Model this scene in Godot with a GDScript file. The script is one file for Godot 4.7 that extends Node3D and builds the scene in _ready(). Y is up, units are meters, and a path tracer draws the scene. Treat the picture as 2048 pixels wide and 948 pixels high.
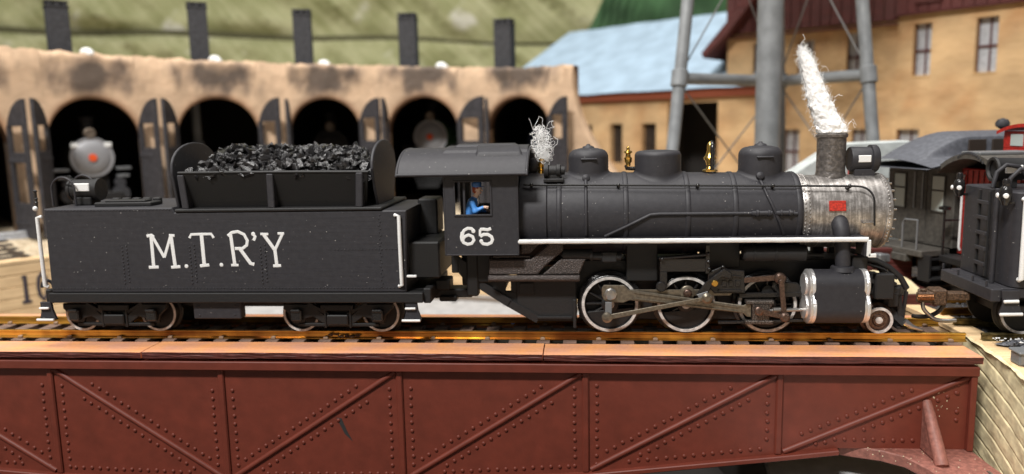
extends Node3D
# A model railway: a black steam engine and its tender on a brown turntable bridge. Lengths in the builders are millimetres; S turns them into metres.
const S := 0.001
const HUB := Vector3(-91.6, 0, 0)          # the turntable's centre
var M := {}
var names := {}
var org := Vector3.ZERO


class G:
	var v := PackedVector3Array()
	var n := PackedVector3Array()
	var c := PackedColorArray()
	var col := Color.WHITE
	var xf := Transform3D.IDENTITY
	var org := Vector3.ZERO

	func tri(a: Vector3, b: Vector3, d: Vector3, na: Vector3, nb: Vector3, nd: Vector3, ca := col, cb := col, cd := col) -> void:
		var p := xf * a
		var q := xf * b
		var r := xf * d
		var x := (xf.basis * na).normalized()
		var y := (xf.basis * nb).normalized()
		var z := (xf.basis * nd).normalized()
		if (q - p).cross(r - p).dot(x + y + z) > 0.0:
			v.append(p); v.append(r); v.append(q)
			n.append(x); n.append(z); n.append(y)
			c.append(ca); c.append(cd); c.append(cb)
		else:
			v.append(p); v.append(q); v.append(r)
			n.append(x); n.append(y); n.append(z)
			c.append(ca); c.append(cb); c.append(cd)

	func quad(a: Vector3, b: Vector3, d: Vector3, e: Vector3, m: Vector3) -> void:
		tri(a, b, d, m, m, m)
		tri(a, d, e, m, m, m)

	func flat(a: Vector3, b: Vector3, d: Vector3, out: Vector3) -> void:
		var m := (b - a).cross(d - a).normalized()
		if m.dot(out) < 0.0:
			m = -m
		tri(a, b, d, m, m, m)

	func box(lo: Vector3, hi: Vector3, bev := 0.15) -> void:
		var ce := (lo + hi) * 0.5
		var h := ((hi - lo) * 0.5).abs()
		var t := minf(bev, minf(h.x, minf(h.y, h.z)) * 0.8)
		for ax in 3:
			var u := (ax + 1) % 3
			var w := (ax + 2) % 3
			for s in [-1.0, 1.0]:
				var m := Vector3.ZERO
				m[ax] = s
				var pts := []
				for k in [[-1, -1], [1, -1], [1, 1], [-1, 1]]:
					var p := ce
					p[ax] += s * h[ax]
					p[u] += k[0] * (h[u] - t)
					p[w] += k[1] * (h[w] - t)
					pts.append(p)
				quad(pts[0], pts[1], pts[2], pts[3], m)
				if t > 0.0:
					for s2 in [-1.0, 1.0]:
						var m2 := Vector3.ZERO
						m2[ax] = s
						m2[u] = s2
						var e1 := ce
						e1[ax] += s * h[ax]
						e1[u] += s2 * (h[u] - t)
						var e2 := ce
						e2[ax] += s * (h[ax] - t)
						e2[u] += s2 * h[u]
						var l := Vector3.ZERO
						l[w] = h[w] - t
						quad(e1 - l, e1 + l, e2 + l, e2 - l, m2)
		if t > 0.0:
			for sx in [-1.0, 1.0]:
				for sy in [-1.0, 1.0]:
					for sz in [-1.0, 1.0]:
						var s3 := Vector3(sx, sy, sz)
						var q := h - Vector3(t, t, t)
						tri(ce + s3 * Vector3(h.x, q.y, q.z), ce + s3 * Vector3(q.x, h.y, q.z), ce + s3 * Vector3(q.x, q.y, h.z), s3, s3, s3)

	func bar(a: Vector3, b: Vector3, w: float, d: float, side := Vector3(0, 0, 1), bev := 0.1) -> void:
		# a straight rectangular bar from a to b: w across, d along «side»
		var old := xf
		var x := (b - a).normalized()
		var z := (side - x * side.dot(x)).normalized()
		var y := z.cross(x)
		xf = old * Transform3D(Basis(x, y, z), (a + b) * 0.5)
		var h := a.distance_to(b) * 0.5
		box(Vector3(-h, -w * 0.5, -d * 0.5), Vector3(h, w * 0.5, d * 0.5), bev)
		xf = old

	func prism(poly: PackedVector2Array, z0: float, z1: float, bev := 0.0, crease := 35.0) -> void:
		# an outline in x and y, extruded from z0 to z1
		var p := poly.duplicate()
		if not Geometry2D.is_polygon_clockwise(p):
			p.reverse()
		var k := p.size()
		var inner := PackedVector2Array()
		var en := PackedVector2Array()
		for i in k:
			var d := (p[(i + 1) % k] - p[i]).normalized()
			en.append(Vector2(-d.y, d.x))
		for i in k:
			var a := en[(i + k - 1) % k]
			var b := en[i]
			var m := a + b
			inner.append(p[i] - m / maxf(0.5, m.dot(m) * 0.5) * bev)
		var lim := cos(deg_to_rad(crease))
		for i in k:
			var j := (i + 1) % k
			var e := en[i]
			var ea := e
			var eb := e
			if e.dot(en[(i + k - 1) % k]) > lim:
				ea = (e + en[(i + k - 1) % k]).normalized()
			if e.dot(en[j]) > lim:
				eb = (e + en[j]).normalized()
			var na := Vector3(ea.x, ea.y, 0)
			var nb := Vector3(eb.x, eb.y, 0)
			var zl := z0 + bev
			var zh := z1 - bev
			var A := Vector3(p[i].x, p[i].y, zl)
			var B := Vector3(p[j].x, p[j].y, zl)
			var C := Vector3(p[j].x, p[j].y, zh)
			var D := Vector3(p[i].x, p[i].y, zh)
			tri(A, B, C, na, nb, nb)
			tri(A, C, D, na, nb, na)
			if bev > 0.0:
				for s in [-1.0, 1.0]:
					var zz := zh if s > 0 else zl
					var ze := z1 if s > 0 else z0
					var o := Vector3(0, 0, s)
					var E1 := Vector3(p[i].x, p[i].y, zz)
					var E2 := Vector3(p[j].x, p[j].y, zz)
					var E3 := Vector3(inner[j].x, inner[j].y, ze)
					var E4 := Vector3(inner[i].x, inner[i].y, ze)
					tri(E1, E2, E3, na + o, nb + o, nb + o)
					tri(E1, E3, E4, na + o, nb + o, na + o)
		var t := Geometry2D.triangulate_polygon(inner)
		for i in range(0, t.size(), 3):
			for s in [-1.0, 1.0]:
				var ze := z1 if s > 0 else z0
				var o := Vector3(0, 0, s)
				tri(Vector3(inner[t[i]].x, inner[t[i]].y, ze), Vector3(inner[t[i + 1]].x, inner[t[i + 1]].y, ze), Vector3(inner[t[i + 2]].x, inner[t[i + 2]].y, ze), o, o, o)

	func lathe(prof: Array, at: Vector3, axis: Vector3, seg := 32, crease := 40.0, from := 0.0, to := TAU) -> void:
		# prof: [radius, distance along the axis] pairs
		var a := axis.normalized()
		var u := a.cross(Vector3(0, 0, 1) if absf(a.z) < 0.9 else Vector3(0, 1, 0)).normalized()
		var w := a.cross(u)
		var k := prof.size()
		var sn := []
		for i in k - 1:
			var d := Vector2(prof[i + 1][0] - prof[i][0], prof[i + 1][1] - prof[i][1])
			var l := maxf(d.length(), 1e-6)
			sn.append(Vector2(d.y, -d.x) / l)
		var lim := cos(deg_to_rad(crease))
		for i in k - 1:
			var na: Vector2 = sn[i]
			var nb: Vector2 = sn[i]
			if i > 0 and sn[i].dot(sn[i - 1]) > lim:
				na = (sn[i] + sn[i - 1]).normalized()
			if i < k - 2 and sn[i].dot(sn[i + 1]) > lim:
				nb = (sn[i] + sn[i + 1]).normalized()
			for j in seg:
				var t0 := from + (to - from) * j / seg
				var t1 := from + (to - from) * (j + 1) / seg
				var d0 := u * cos(t0) + w * sin(t0)
				var d1 := u * cos(t1) + w * sin(t1)
				var A: Vector3 = at + d0 * prof[i][0] + a * prof[i][1]
				var B: Vector3 = at + d1 * prof[i][0] + a * prof[i][1]
				var C: Vector3 = at + d1 * prof[i + 1][0] + a * prof[i + 1][1]
				var D: Vector3 = at + d0 * prof[i + 1][0] + a * prof[i + 1][1]
				var n0 := d0 * na.x + a * na.y
				var n1 := d1 * na.x + a * na.y
				var n2 := d1 * nb.x + a * nb.y
				var n3 := d0 * nb.x + a * nb.y
				if prof[i][0] > 1e-5:
					tri(A, B, C, n0, n1, n2)
				if prof[i + 1][0] > 1e-5:
					tri(A, C, D, n0, n2, n3)

	func rod(a: Vector3, b: Vector3, r: float, seg := 12) -> void:
		var l := a.distance_to(b)
		var e := minf(r * 0.25, l * 0.2)
		lathe([[0, 0], [r - e, 0], [r, e], [r, l - e], [r - e, l], [0, l]], a, b - a, seg)

	func tube(path: PackedVector3Array, r: float, sides := 8, r_end := -1.0, flat_z := 1.0) -> void:
		var k := path.size()
		var up := Vector3(0, 0, 1)
		var rings := []
		var ups := []
		for i in k:
			var d := (path[mini(i + 1, k - 1)] - path[maxi(i - 1, 0)]).normalized()
			var x := up - d * up.dot(d)
			if x.length() < 0.05:
				x = Vector3(0, 1, 0) - d * d.y
				if x.length() < 0.05:
					x = Vector3(1, 0, 0) - d * d.x
			x = x.normalized()
			if flat_z == 1.0:
				up = x
			var y := d.cross(x)
			var rr := r if r_end < 0.0 else lerpf(r, r_end, float(i) / maxf(1.0, k - 1.0))
			var ring := []
			var un := []
			for j in sides:
				var t := TAU * j / sides
				ring.append(path[i] + x * cos(t) * rr * flat_z + y * sin(t) * rr)
				un.append((x * cos(t) / flat_z + y * sin(t)).normalized())
			rings.append(ring)
			ups.append(un)
		for i in k - 1:
			for j in sides:
				var m := (j + 1) % sides
				tri(rings[i][j], rings[i][m], rings[i + 1][m], ups[i][j], ups[i][m], ups[i + 1][m])
				tri(rings[i][j], rings[i + 1][m], rings[i + 1][j], ups[i][j], ups[i + 1][m], ups[i + 1][j])
		for e in [0, k - 1]:
			var o := (path[0] - path[1]).normalized() if e == 0 else (path[k - 1] - path[k - 2]).normalized()
			var tip: Vector3 = path[e] + o * (r if r_end < 0.0 or e == 0 else r_end) * 0.5 * minf(flat_z, 1.0)
			for j in sides:
				var m := (j + 1) % sides
				tri(rings[e][j], rings[e][m], tip, o + ups[e][j] * 0.6, o + ups[e][m] * 0.6, o)

	func ball(at: Vector3, r: Vector3, seg := 12, rings := 8, lo := -90.0) -> void:
		for i in rings:
			var a0 := deg_to_rad(lerpf(lo, 90.0, float(i) / rings))
			var a1 := deg_to_rad(lerpf(lo, 90.0, float(i + 1) / rings))
			for j in seg:
				var t0 := TAU * j / seg
				var t1 := TAU * (j + 1) / seg
				var A := Vector3(cos(a0) * cos(t0), sin(a0), cos(a0) * sin(t0))
				var B := Vector3(cos(a0) * cos(t1), sin(a0), cos(a0) * sin(t1))
				var C := Vector3(cos(a1) * cos(t1), sin(a1), cos(a1) * sin(t1))
				var D := Vector3(cos(a1) * cos(t0), sin(a1), cos(a1) * sin(t0))
				if i > 0 or lo > -89.0:
					tri(at + A * r, at + B * r, at + C * r, A / r, B / r, C / r)
				if i < rings - 1:
					tri(at + A * r, at + C * r, at + D * r, A / r, C / r, D / r)

	func rivet(at: Vector3, nrm: Vector3, r: float, seg := 7, high := 0.55) -> void:
		lathe([[r, -0.05], [r * 0.94, r * high * 0.55], [r * 0.6, r * high * 0.92], [0, r * high]], at, nrm, seg, 80.0)

	func grid(f: Callable, us: int, vs: int, out := Vector3(0, 0, 1), tint = null, smooth := true) -> void:
		# f(u, v) with u and v from 0 to 1 gives points; normals face «out»
		var p := []
		var k := []
		for j in vs + 1:
			for i in us + 1:
				p.append(f.call(float(i) / us, float(j) / vs))
				k.append(tint.call(float(i) / us, float(j) / vs) if tint != null else col)
		var nn := []
		var w := us + 1
		for j in vs + 1:
			for i in us + 1:
				var dx: Vector3 = p[j * w + mini(i + 1, us)] - p[j * w + maxi(i - 1, 0)]
				var dy: Vector3 = p[mini(j + 1, vs) * w + i] - p[maxi(j - 1, 0) * w + i]
				var m := dx.cross(dy).normalized()
				nn.append(m if m.dot(out) >= 0.0 else -m)
		for j in vs:
			for i in us:
				var a := j * w + i
				var b := a + 1
				var d := a + w + 1
				var e := a + w
				if smooth:
					tri(p[a], p[b], p[d], nn[a], nn[b], nn[d], k[a], k[b], k[d])
					tri(p[a], p[d], p[e], nn[a], nn[d], nn[e], k[a], k[d], k[e])
				else:
					flat(p[a], p[b], p[d], out)
					flat(p[a], p[d], p[e], out)

	func mesh() -> ArrayMesh:
		var a := []
		a.resize(Mesh.ARRAY_MAX)
		var w := PackedVector3Array()
		w.resize(v.size())
		for i in v.size():
			w[i] = (v[i] - org) * 0.001
		a[Mesh.ARRAY_VERTEX] = w
		a[Mesh.ARRAY_NORMAL] = n
		a[Mesh.ARRAY_COLOR] = c
		var m := ArrayMesh.new()
		m.add_surface_from_arrays(Mesh.PRIMITIVE_TRIANGLES, a)
		return m


func g() -> G:
	var q := G.new()
	q.org = org
	return q


func numbered(called: String) -> String:
	names[called] = names.get(called, 0) + 1
	return called if names[called] == 1 else "%s_%03d" % [called, names[called] - 1]


func tag(o: Node3D, label: String, category: String, group := "", kind := "") -> void:
	if label: o.set_meta("label", label)
	if category: o.set_meta("category", category)
	if group: o.set_meta("group", group)
	if kind: o.set_meta("kind", kind)


func thing(called: String, label: String, category: String, at := Vector3.ZERO, turn := 0.0, group := "", kind := "") -> Node3D:
	var o := Node3D.new()
	o.name = numbered(called)
	add_child(o)
	o.position = at * S
	o.rotation.y = turn
	tag(o, label, category, group, kind)
	org = at if turn == 0.0 else Vector3.ZERO
	return o


func put(called: String, q: G, m: Material, parent: Node3D = self, label := "") -> MeshInstance3D:
	var o := MeshInstance3D.new()
	o.name = numbered(called) if parent == self else called
	o.mesh = q.mesh()
	o.material_override = m
	parent.add_child(o, true)
	if label: o.set_meta("label", label)
	return o


func copy_part(o: MeshInstance3D, at: Vector3, parent: Node3D = null) -> MeshInstance3D:
	# one more of a small part, sharing its mesh and material
	var r := MeshInstance3D.new()
	r.name = String(o.name)
	r.mesh = o.mesh
	r.material_override = o.material_override
	(parent if parent else o.get_parent()).add_child(r, true)
	r.position = at * S
	return r


func structure(called: String, q: G, m: Material, label: String, category: String) -> MeshInstance3D:
	var o := put(called, q, m)
	tag(o, label, category, "", "structure")
	return o


# ---------------------------------------------------------------- materials
func noise_img(w: int, h: int, freq: float, sd: int, oct := 4, type := FastNoiseLite.TYPE_SIMPLEX_SMOOTH) -> Image:
	var f := FastNoiseLite.new()
	f.noise_type = type
	f.frequency = freq
	f.seed = sd
	f.fractal_octaves = oct
	return f.get_seamless_image(w, h)


func tex(size: int, f: Callable) -> ImageTexture:
	var im := Image.create(size, size, false, Image.FORMAT_RGB8)
	for y in size:
		for x in size:
			im.set_pixel(x, y, f.call(x, y))
	return ImageTexture.create_from_image(im)


func grey_tex(im: Image) -> ImageTexture:
	var j := im.duplicate() as Image
	j.convert(Image.FORMAT_RGB8)
	return ImageTexture.create_from_image(j)


func mt(key: String, lin: Color, rough: float, metal := 0.0, t: Texture2D = null, span := 30.0, bump: Texture2D = null, relief := 0.0) -> StandardMaterial3D:
	# span: the millimetres that the textures cover; relief in millimetres
	var m := StandardMaterial3D.new()
	m.resource_name = key
	m.albedo_color = lin.linear_to_srgb()
	m.roughness = rough
	m.metallic = metal
	if t:
		m.albedo_texture = t
	if bump:
		m.heightmap_enabled = true
		m.heightmap_texture = bump
		m.heightmap_scale = relief * 0.1
	if t or bump:
		m.uv1_triplanar = true
		m.uv1_triplanar_sharpness = 6.0
		m.uv1_scale = Vector3.ONE * (1000.0 / span)
	M[key] = m
	return m


func s8(r: float, gg: float, b: float) -> Color:
	return Color(r / 255.0, gg / 255.0, b / 255.0)


func lin(r: float, gg: float, b: float) -> Color:
	return s8(r, gg, b).srgb_to_linear()


func make_materials() -> void:
	var r := RandomNumberGenerator.new()
	r.seed = 11
	var fine := noise_img(256, 256, 0.09, 1, 3)
	var mid := noise_img(512, 512, 0.02, 2, 5)
	var big := noise_img(512, 512, 0.008, 3, 5)
	var grain := noise_img(32, 512, 0.06, 4, 4)
	grain.resize(512, 512, Image.INTERPOLATE_CUBIC)
	var cell := noise_img(512, 512, 0.05, 5, 3, FastNoiseLite.TYPE_CELLULAR)
	var fine_t := grey_tex(fine)
	var mid_t := grey_tex(mid)
	var grain_t := grey_tex(grain)
	var cell_t := grey_tex(cell)
	var big_t := grey_tex(big)
		# satin black paint with pale dust specks
	var black := Image.create(1024, 1024, false, Image.FORMAT_RGB8)
	for y in 1024:
		for x in 1024:
			var q := 44.0 + 9.0 * (mid.get_pixel(x % 512, y % 512).r - 0.5) + 5.0 * (fine.get_pixel(x % 256, y % 256).r - 0.5)
			black.set_pixel(x, y, s8(q + 2, q + 1, q + 5))
	for i in 300:
		var x := r.randi_range(4, 1018)
		var y := r.randi_range(4, 1018)
		var e := pow(r.randf(), 2.2)
		var k := s8(105 + 130 * e, 102 + 128 * e, 98 + 124 * e)
		var l := 1 + int(e * 3.4)
		for a in l:
			for b in maxi(1, l - (1 if r.randf() < 0.5 else 0)):
				black.set_pixel(x + a, y + b, k)
	var black_t := ImageTexture.create_from_image(black)
	mt("black", Color.WHITE, 0.58, 0.0, black_t, 48.0, fine_t, 0.02)
	mt("tank_black", Color.WHITE, 0.6, 0.0, black_t, 52.0, grain_t, 0.035)
	mt("black_deep", Color(0.0085, 0.008, 0.008), 0.55, 0.0, null, 20.0, fine_t, 0.02)  # black deepened in colour for occlusion and dust on the lower parts
	mt("black_gloss", Color(0.014, 0.013, 0.013), 0.24, 0.0, null, 8.0, mid_t, 0.05)
	mt("black_dust_shade", Color(0.013, 0.0125, 0.013), 0.62, 0.0, null, 16.0, mid_t, 0.05)  # dust and the shade of undersides both put into this darker black
	for k in ["black", "tank_black", "black_deep", "black_dust_shade"]: M[k].metallic_specular = 0.46
	mt("coal", Color(0.019, 0.018, 0.019), 0.2, 0.0, null, 5.0, cell_t, 0.09)
	mt("white_paint", Color(0.78, 0.78, 0.77), 0.5, 0.0, null, 6.0, mid_t, 0.06)
	mt("white_rim", Color(0.66, 0.63, 0.6), 0.5, 0.0, grey_tex(soft(mid, 0.78)), 20.0)
	# drybrushed silver over dark metal
	var silver := tex(512, func(x, y):
		var st := grain.get_pixel(y, x).r * 0.42 + mid.get_pixel(x, y).r * 0.5 + fine.get_pixel(x % 256, y % 256).r * 0.22
		var k := clampf((st - 0.43) * 2.6, 0.0, 1.0)
		return s8(lerpf(138, 214, k), lerpf(134, 210, k), lerpf(131, 207, k)))
	mt("smokebox", Color(0.95, 0.94, 0.93), 0.38, 0.66, silver, 34.0, fine_t, 0.015)
	var gun := tex(256, func(x, y):
		var k := clampf((cell.get_pixel(x * 2, y * 2).r * 0.5 + mid.get_pixel(x * 2, y * 2).r - 0.52) * 2.2, 0.0, 1.0)
		return s8(lerpf(92, 122, k), lerpf(87, 116, k), lerpf(84, 112, k)))
	mt("stack_metal", Color.WHITE, 0.36, 0.5, gun, 18.0, mid_t, 0.14)
	mt("silver", Color(0.78, 0.77, 0.76), 0.33, 0.75, null, 8.0, mid_t, 0.12)
	mt("steel", Color(0.42, 0.40, 0.38), 0.28, 0.9, null, 6.0, fine_t, 0.02)
	mt("rod_bronze", Color(0.25, 0.215, 0.165), 0.36, 0.75, grey_tex(soft(mid, 0.82)), 14.0, fine_t, 0.02)
	mt("rod_brown", Color(0.17, 0.11, 0.085), 0.34, 0.7, grey_tex(soft(mid, 0.75)), 9.0, mid_t, 0.05)
	mt("crosshead_metal", Color(0.25, 0.215, 0.19), 0.4, 0.75, grey_tex(soft(mid, 0.4)), 5.0, fine_t, 0.08)
	mt("firebox_metal", Color(0.17, 0.14, 0.13), 0.42, 0.4, grey_tex(soft(cell, 0.45)), 9.0, cell_t, 0.2)
	mt("brass", Color(0.72, 0.46, 0.12), 0.22, 1.0)
	# rail brass: gold at both ends of the bridge, browner along the middle. One picture covers 420 mm from the bridge's centre on
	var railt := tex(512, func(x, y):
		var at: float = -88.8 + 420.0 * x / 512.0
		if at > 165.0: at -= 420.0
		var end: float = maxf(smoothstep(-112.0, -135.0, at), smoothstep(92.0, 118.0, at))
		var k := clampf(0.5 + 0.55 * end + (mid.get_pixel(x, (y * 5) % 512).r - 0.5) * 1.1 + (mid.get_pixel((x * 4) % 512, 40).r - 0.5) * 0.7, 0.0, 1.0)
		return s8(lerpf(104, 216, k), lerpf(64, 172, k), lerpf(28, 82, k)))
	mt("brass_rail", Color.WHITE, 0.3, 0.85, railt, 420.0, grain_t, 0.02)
	mt("old_rail", lin(168, 152, 104), 0.38, 0.8, grey_tex(soft(mid, 0.6)), 30.0)
	mt("dull_rail", lin(120, 108, 96), 0.45, 0.6)
	mt("couple", lin(118, 92, 72), 0.5, 0.25, grey_tex(soft(mid, 0.5)), 8.0, mid_t, 0.1)
	mt("copper", Color(0.48, 0.22, 0.10), 0.3, 0.9)
	mt("hose", Color(0.03, 0.027, 0.025), 0.35)
	mt("red_plate", lin(200, 52, 34), 0.5, 0.0, grey_tex(soft(mid, 0.7)), 9.0, fine_t, 0.02)
	mt("green_bit", lin(120, 150, 105), 0.6)
	# turntable
	var deck := tex(512, func(x, y):
		var k := clampf(big.get_pixel(x, y).r * 1.6 - 0.3, 0.0, 1.0)
		var d := (grain.get_pixel(x, y).r - 0.5) * 20.0 + (fine.get_pixel(x % 256, y % 256).r - 0.5) * 16.0
		return s8(lerpf(210, 230, k) + d, lerpf(152, 160, k) + d, lerpf(122, 106, k) + d * 0.8))
	mt("deck_wood", Color(0.98, 0.98, 0.98), 0.6, 0.0, deck, 60.0, grain_t, 0.05)
	var side := tex(512, func(x, y):
		var d := (grain.get_pixel(x, y).r - 0.5) * 46.0 + (mid.get_pixel(x, y).r - 0.5) * 20.0
		return s8(98 + d, 50 + d * 0.6, 44 + d * 0.55))
	mt("plank_side", Color.WHITE, 0.5, 0.0, side, 26.0, grain_t, 0.4)
	var girder := tex(512, func(x, y):
		var d := (mid.get_pixel(x, y).r - 0.5) * 12.0 + (big.get_pixel(x, y).r - 0.5) * 14.0
		return s8(106 + d, 46 + d * 0.5, 32 + d * 0.42))
	mt("girder", Color.WHITE, 0.55, 0.0, girder, 60.0, fine_t, 0.03)
	mt("shoe", lin(150, 96, 84), 0.6, 0.0, grey_tex(soft(mid, 0.8)), 20.0, fine_t, 0.06)
	mt("mark", Color(0.025, 0.025, 0.025), 0.6)
	mt("tie", lin(138, 112, 98), 0.75, 0.0, grey_tex(soft(grain, 0.6)), 24.0, grain_t, 0.1)
	mt("tie_dark", lin(66, 58, 52), 0.8, 0.0, grey_tex(soft(grain, 0.6)), 24.0, grain_t, 0.1)
	mt("clip", lin(140, 114, 92), 0.6)
	var sand := tex(512, func(x, y):
		var d := (fine.get_pixel(x % 256, y % 256).r - 0.5) * 50.0 + (mid.get_pixel(x, y).r - 0.5) * 54.0
		return s8(198 + d, 180 + d, 152 + d))
	mt("ballast", lin(104, 94, 84), 0.9, 0.0, grey_tex(soft(mid, 0.45)), 40.0, mid_t, 0.8)
	mt("sand", Color(0.9, 0.9, 0.9), 0.9, 0.0, sand, 70.0, mid_t, 0.6)
	var pitw := tex(512, func(x, y):
		var d := (grain.get_pixel(x, y).r - 0.5) * 30.0 + (big.get_pixel(x, y).r - 0.5) * 26.0
		return s8(222 + d, 190 + d, 146 + d * 0.9))
	mt("pit_wood", Color.WHITE, 0.7, 0.0, pitw, 60.0, grain_t, 0.15)
	mt("pit_wood_cream", lin(240, 224, 180), 0.75, 0.0, grey_tex(soft(mid, 0.86)), 50.0, mid_t, 0.12)
	mt("groove", lin(150, 122, 76), 0.8)
	mt("pit_floor", lin(172, 172, 172), 0.8, 0.0, grey_tex(soft(mid, 0.9)), 90.0)
	mt("number_paint", lin(58, 52, 62), 0.7)
	# plaster and paint of the buildings
	var plaster := mt("adobe", Color(1, 1, 1), 0.85, 0.0, grey_tex(soft(big, 0.88)), 90.0, mid_t, 0.35)
	plaster.vertex_color_use_as_albedo = true
	var yel := mt("yellow", Color(1, 1, 1), 0.85, 0.0, grey_tex(soft(big, 0.86)), 110.0, mid_t, 0.6)
	yel.vertex_color_use_as_albedo = true
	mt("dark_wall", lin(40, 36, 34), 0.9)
	mt("maroon", lin(92, 36, 30), 0.7, 0.0, grey_tex(soft(grain, 0.75)), 40.0, grain_t, 0.4)
	mt("eave_brown", lin(128, 62, 36), 0.7)
	mt("roof_blue", lin(160, 182, 200), 0.7, 0.0, grey_tex(soft(big, 0.9)), 120.0)
	mt("roof_grey", lin(196, 202, 200), 0.75, 0.0, grey_tex(soft(mid, 0.88)), 70.0)
	mt("door_grey", lin(66, 64, 68), 0.7, 0.0, grey_tex(soft(mid, 0.75)), 50.0)
	mt("iron_grey", lin(64, 64, 68), 0.7, 0.0, grey_tex(soft(mid, 0.7)), 30.0)
	mt("tower_grey", lin(142, 145, 147), 0.5, 0.0, grey_tex(soft(big, 0.85)), 60.0)
	mt("cable", lin(120, 118, 116), 0.5, 0.4)
	mt("window_pale", lin(190, 192, 196), 0.35, 0.0, grey_tex(soft(mid, 0.85)), 30.0)
	mt("window_dark", lin(58, 50, 44), 0.3)
	mt("coach_grey", lin(86, 82, 76), 0.6, 0.0, grey_tex(soft(mid, 0.8)), 24.0, fine_t, 0.03)
	mt("coach_roof", lin(92, 94, 101), 0.6, 0.0, grey_tex(soft(mid, 0.85)), 24.0)
	mt("coach_glass", lin(176, 184, 180), 0.2)
	mt("lime", lin(150, 166, 40), 0.5)
	mt("red", lin(188, 42, 32), 0.5, 0.0, grey_tex(soft(mid, 0.8)), 20.0)
	mt("grey_metal", lin(120, 122, 124), 0.45, 0.3)
	var hill := tex(512, func(x, y):
		var a := big.get_pixel(x, y).r
		var b := grain.get_pixel((x + y) % 512, (x - y + 512) % 512).r
		var k := clampf(a * 0.9 + b * 0.7 - 0.32, 0.0, 1.0)
		var w := clampf((big.get_pixel((x + 200) % 512, y).r - 0.72) * 7.0, 0.0, 1.0) * 0.7
		return s8(lerpf(lerpf(120, 170, k), 200, w), lerpf(lerpf(122, 168, k), 196, w), lerpf(lerpf(80, 132, k), 190, w)))
	mt("hill", Color(0.93, 0.93, 0.93), 0.9, 0.0, hill, 420.0, big_t, 1.0)
	mt("hill_green", lin(62, 98, 60), 0.9, 0.0, grey_tex(soft(big, 0.7)), 360.0, big_t, 2.0)
	mt("seam", lin(70, 68, 44), 0.9)
	mt("stone_grey", lin(128, 130, 138), 0.6, 0.0, grey_tex(soft(mid, 0.5)), 12.0, mid_t, 0.5)
	var vc := mt("figure", Color(1, 1, 1), 0.42)
	vc.vertex_color_use_as_albedo = true
	mt("cotton", Color(0.98, 0.98, 0.98), 1.0)
	M["cotton"].metallic_specular = 0.1
	mt("plain_white", Color(0.8, 0.8, 0.78), 0.5)
	mt("smoke_silver", lin(150, 150, 153), 0.5, 0.2)
	mt("orange", lin(226, 84, 30), 0.6)
	mt("loco_green", lin(60, 110, 70), 0.6)
	mt("loco_blue", lin(52, 62, 92), 0.6)
	mt("dust_brown", lin(120, 92, 70), 0.8, 0.0, grey_tex(soft(mid, 0.5)), 6.0, mid_t, 0.3)


func soft(im: Image, low: float) -> Image:
	# the picture's range squeezed to low..1, for tinting
	var o := im.duplicate() as Image
	o.convert(Image.FORMAT_RGB8)
	for y in o.get_height():
		for x in o.get_width():
			var k := lerpf(low, 1.0, clampf((im.get_pixel(x, y).r - 0.2) / 0.6, 0.0, 1.0))
			o.set_pixel(x, y, Color(k, k, k))
	return o


func v2(a: Array) -> PackedVector2Array:
	var o := PackedVector2Array()
	for i in range(0, a.size(), 2):
		o.append(Vector2(a[i], a[i + 1]))
	return o


func v3(a: Array) -> PackedVector3Array:
	var o := PackedVector3Array()
	for p in a:
		o.append(p)
	return o


func ring_path(at: Vector3, r: float, a0: float, a1: float, k: int, u: Vector3, w: Vector3) -> PackedVector3Array:
	var o := PackedVector3Array()
	for i in k + 1:
		var t := deg_to_rad(lerpf(a0, a1, float(i) / k))
		o.append(at + u * cos(t) * r + w * sin(t) * r)
	return o


func polar(deg: float, r: float, y := 0.0) -> Vector3:
	# a point round the turntable; 0 degrees is straight behind it, 90 to the east
	return HUB + Vector3(r * sin(deg_to_rad(deg)), y, -r * cos(deg_to_rad(deg)))


# ---------------------------------------------------------------- the scene
func _ready() -> void:
	var cam := Camera3D.new()
	cam.name = "camera"
	add_child(cam)
	var att := CameraAttributesPhysical.new()
	att.frustum_focal_length = 50.0
	att.frustum_focus_distance = 0.222
	att.exposure_aperture = 21.0
	cam.attributes = att
	cam.keep_aspect = Camera3D.KEEP_HEIGHT
	cam.fov = 34.3
	cam.near = 0.01
	cam.far = 6.0
	cam.basis = Basis(Vector3.UP, 0.0910) * Basis(Vector3.RIGHT, -0.1462) * Basis(Vector3.BACK, -0.0208)
	cam.position = Vector3(22.93, 64.42, 242.15) * S
	cam.current = true
	var we := WorldEnvironment.new()
	we.name = "room_light"
	var env := Environment.new()
	env.background_mode = Environment.BG_COLOR
	env.background_color = Color(0.42, 0.42, 0.425)
	env.tonemap_mode = Environment.TONE_MAPPER_LINEAR
	env.tonemap_exposure = 1.0
	env.sdfgi_enabled = true
	env.ssao_enabled = true
	env.ssil_enabled = true
	we.environment = env
	add_child(we)
	lamp("ceiling_lamp_over_viewer", Vector3(-330, 1000, 720), Vector3(0, 20, 10), Vector2(0.1, 0.3), 2.1, Color(1.0, 0.99, 0.975))
	lamp("ceiling_lamp_over_layout", Vector3(-120, 1150, -130), Vector3(-60, 0, -160), Vector2(0.3, 1.2), 1.6, Color(1.0, 0.985, 0.965))

	make_materials()
	ground_and_pit()
	backdrop()
	bridge()
	approach_tracks()
	roundhouse()
	buildings()
	water_tower()
	tender()
	locomotive()
	engineer()
	cotton()
	neighbours()
	oddments()


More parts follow.
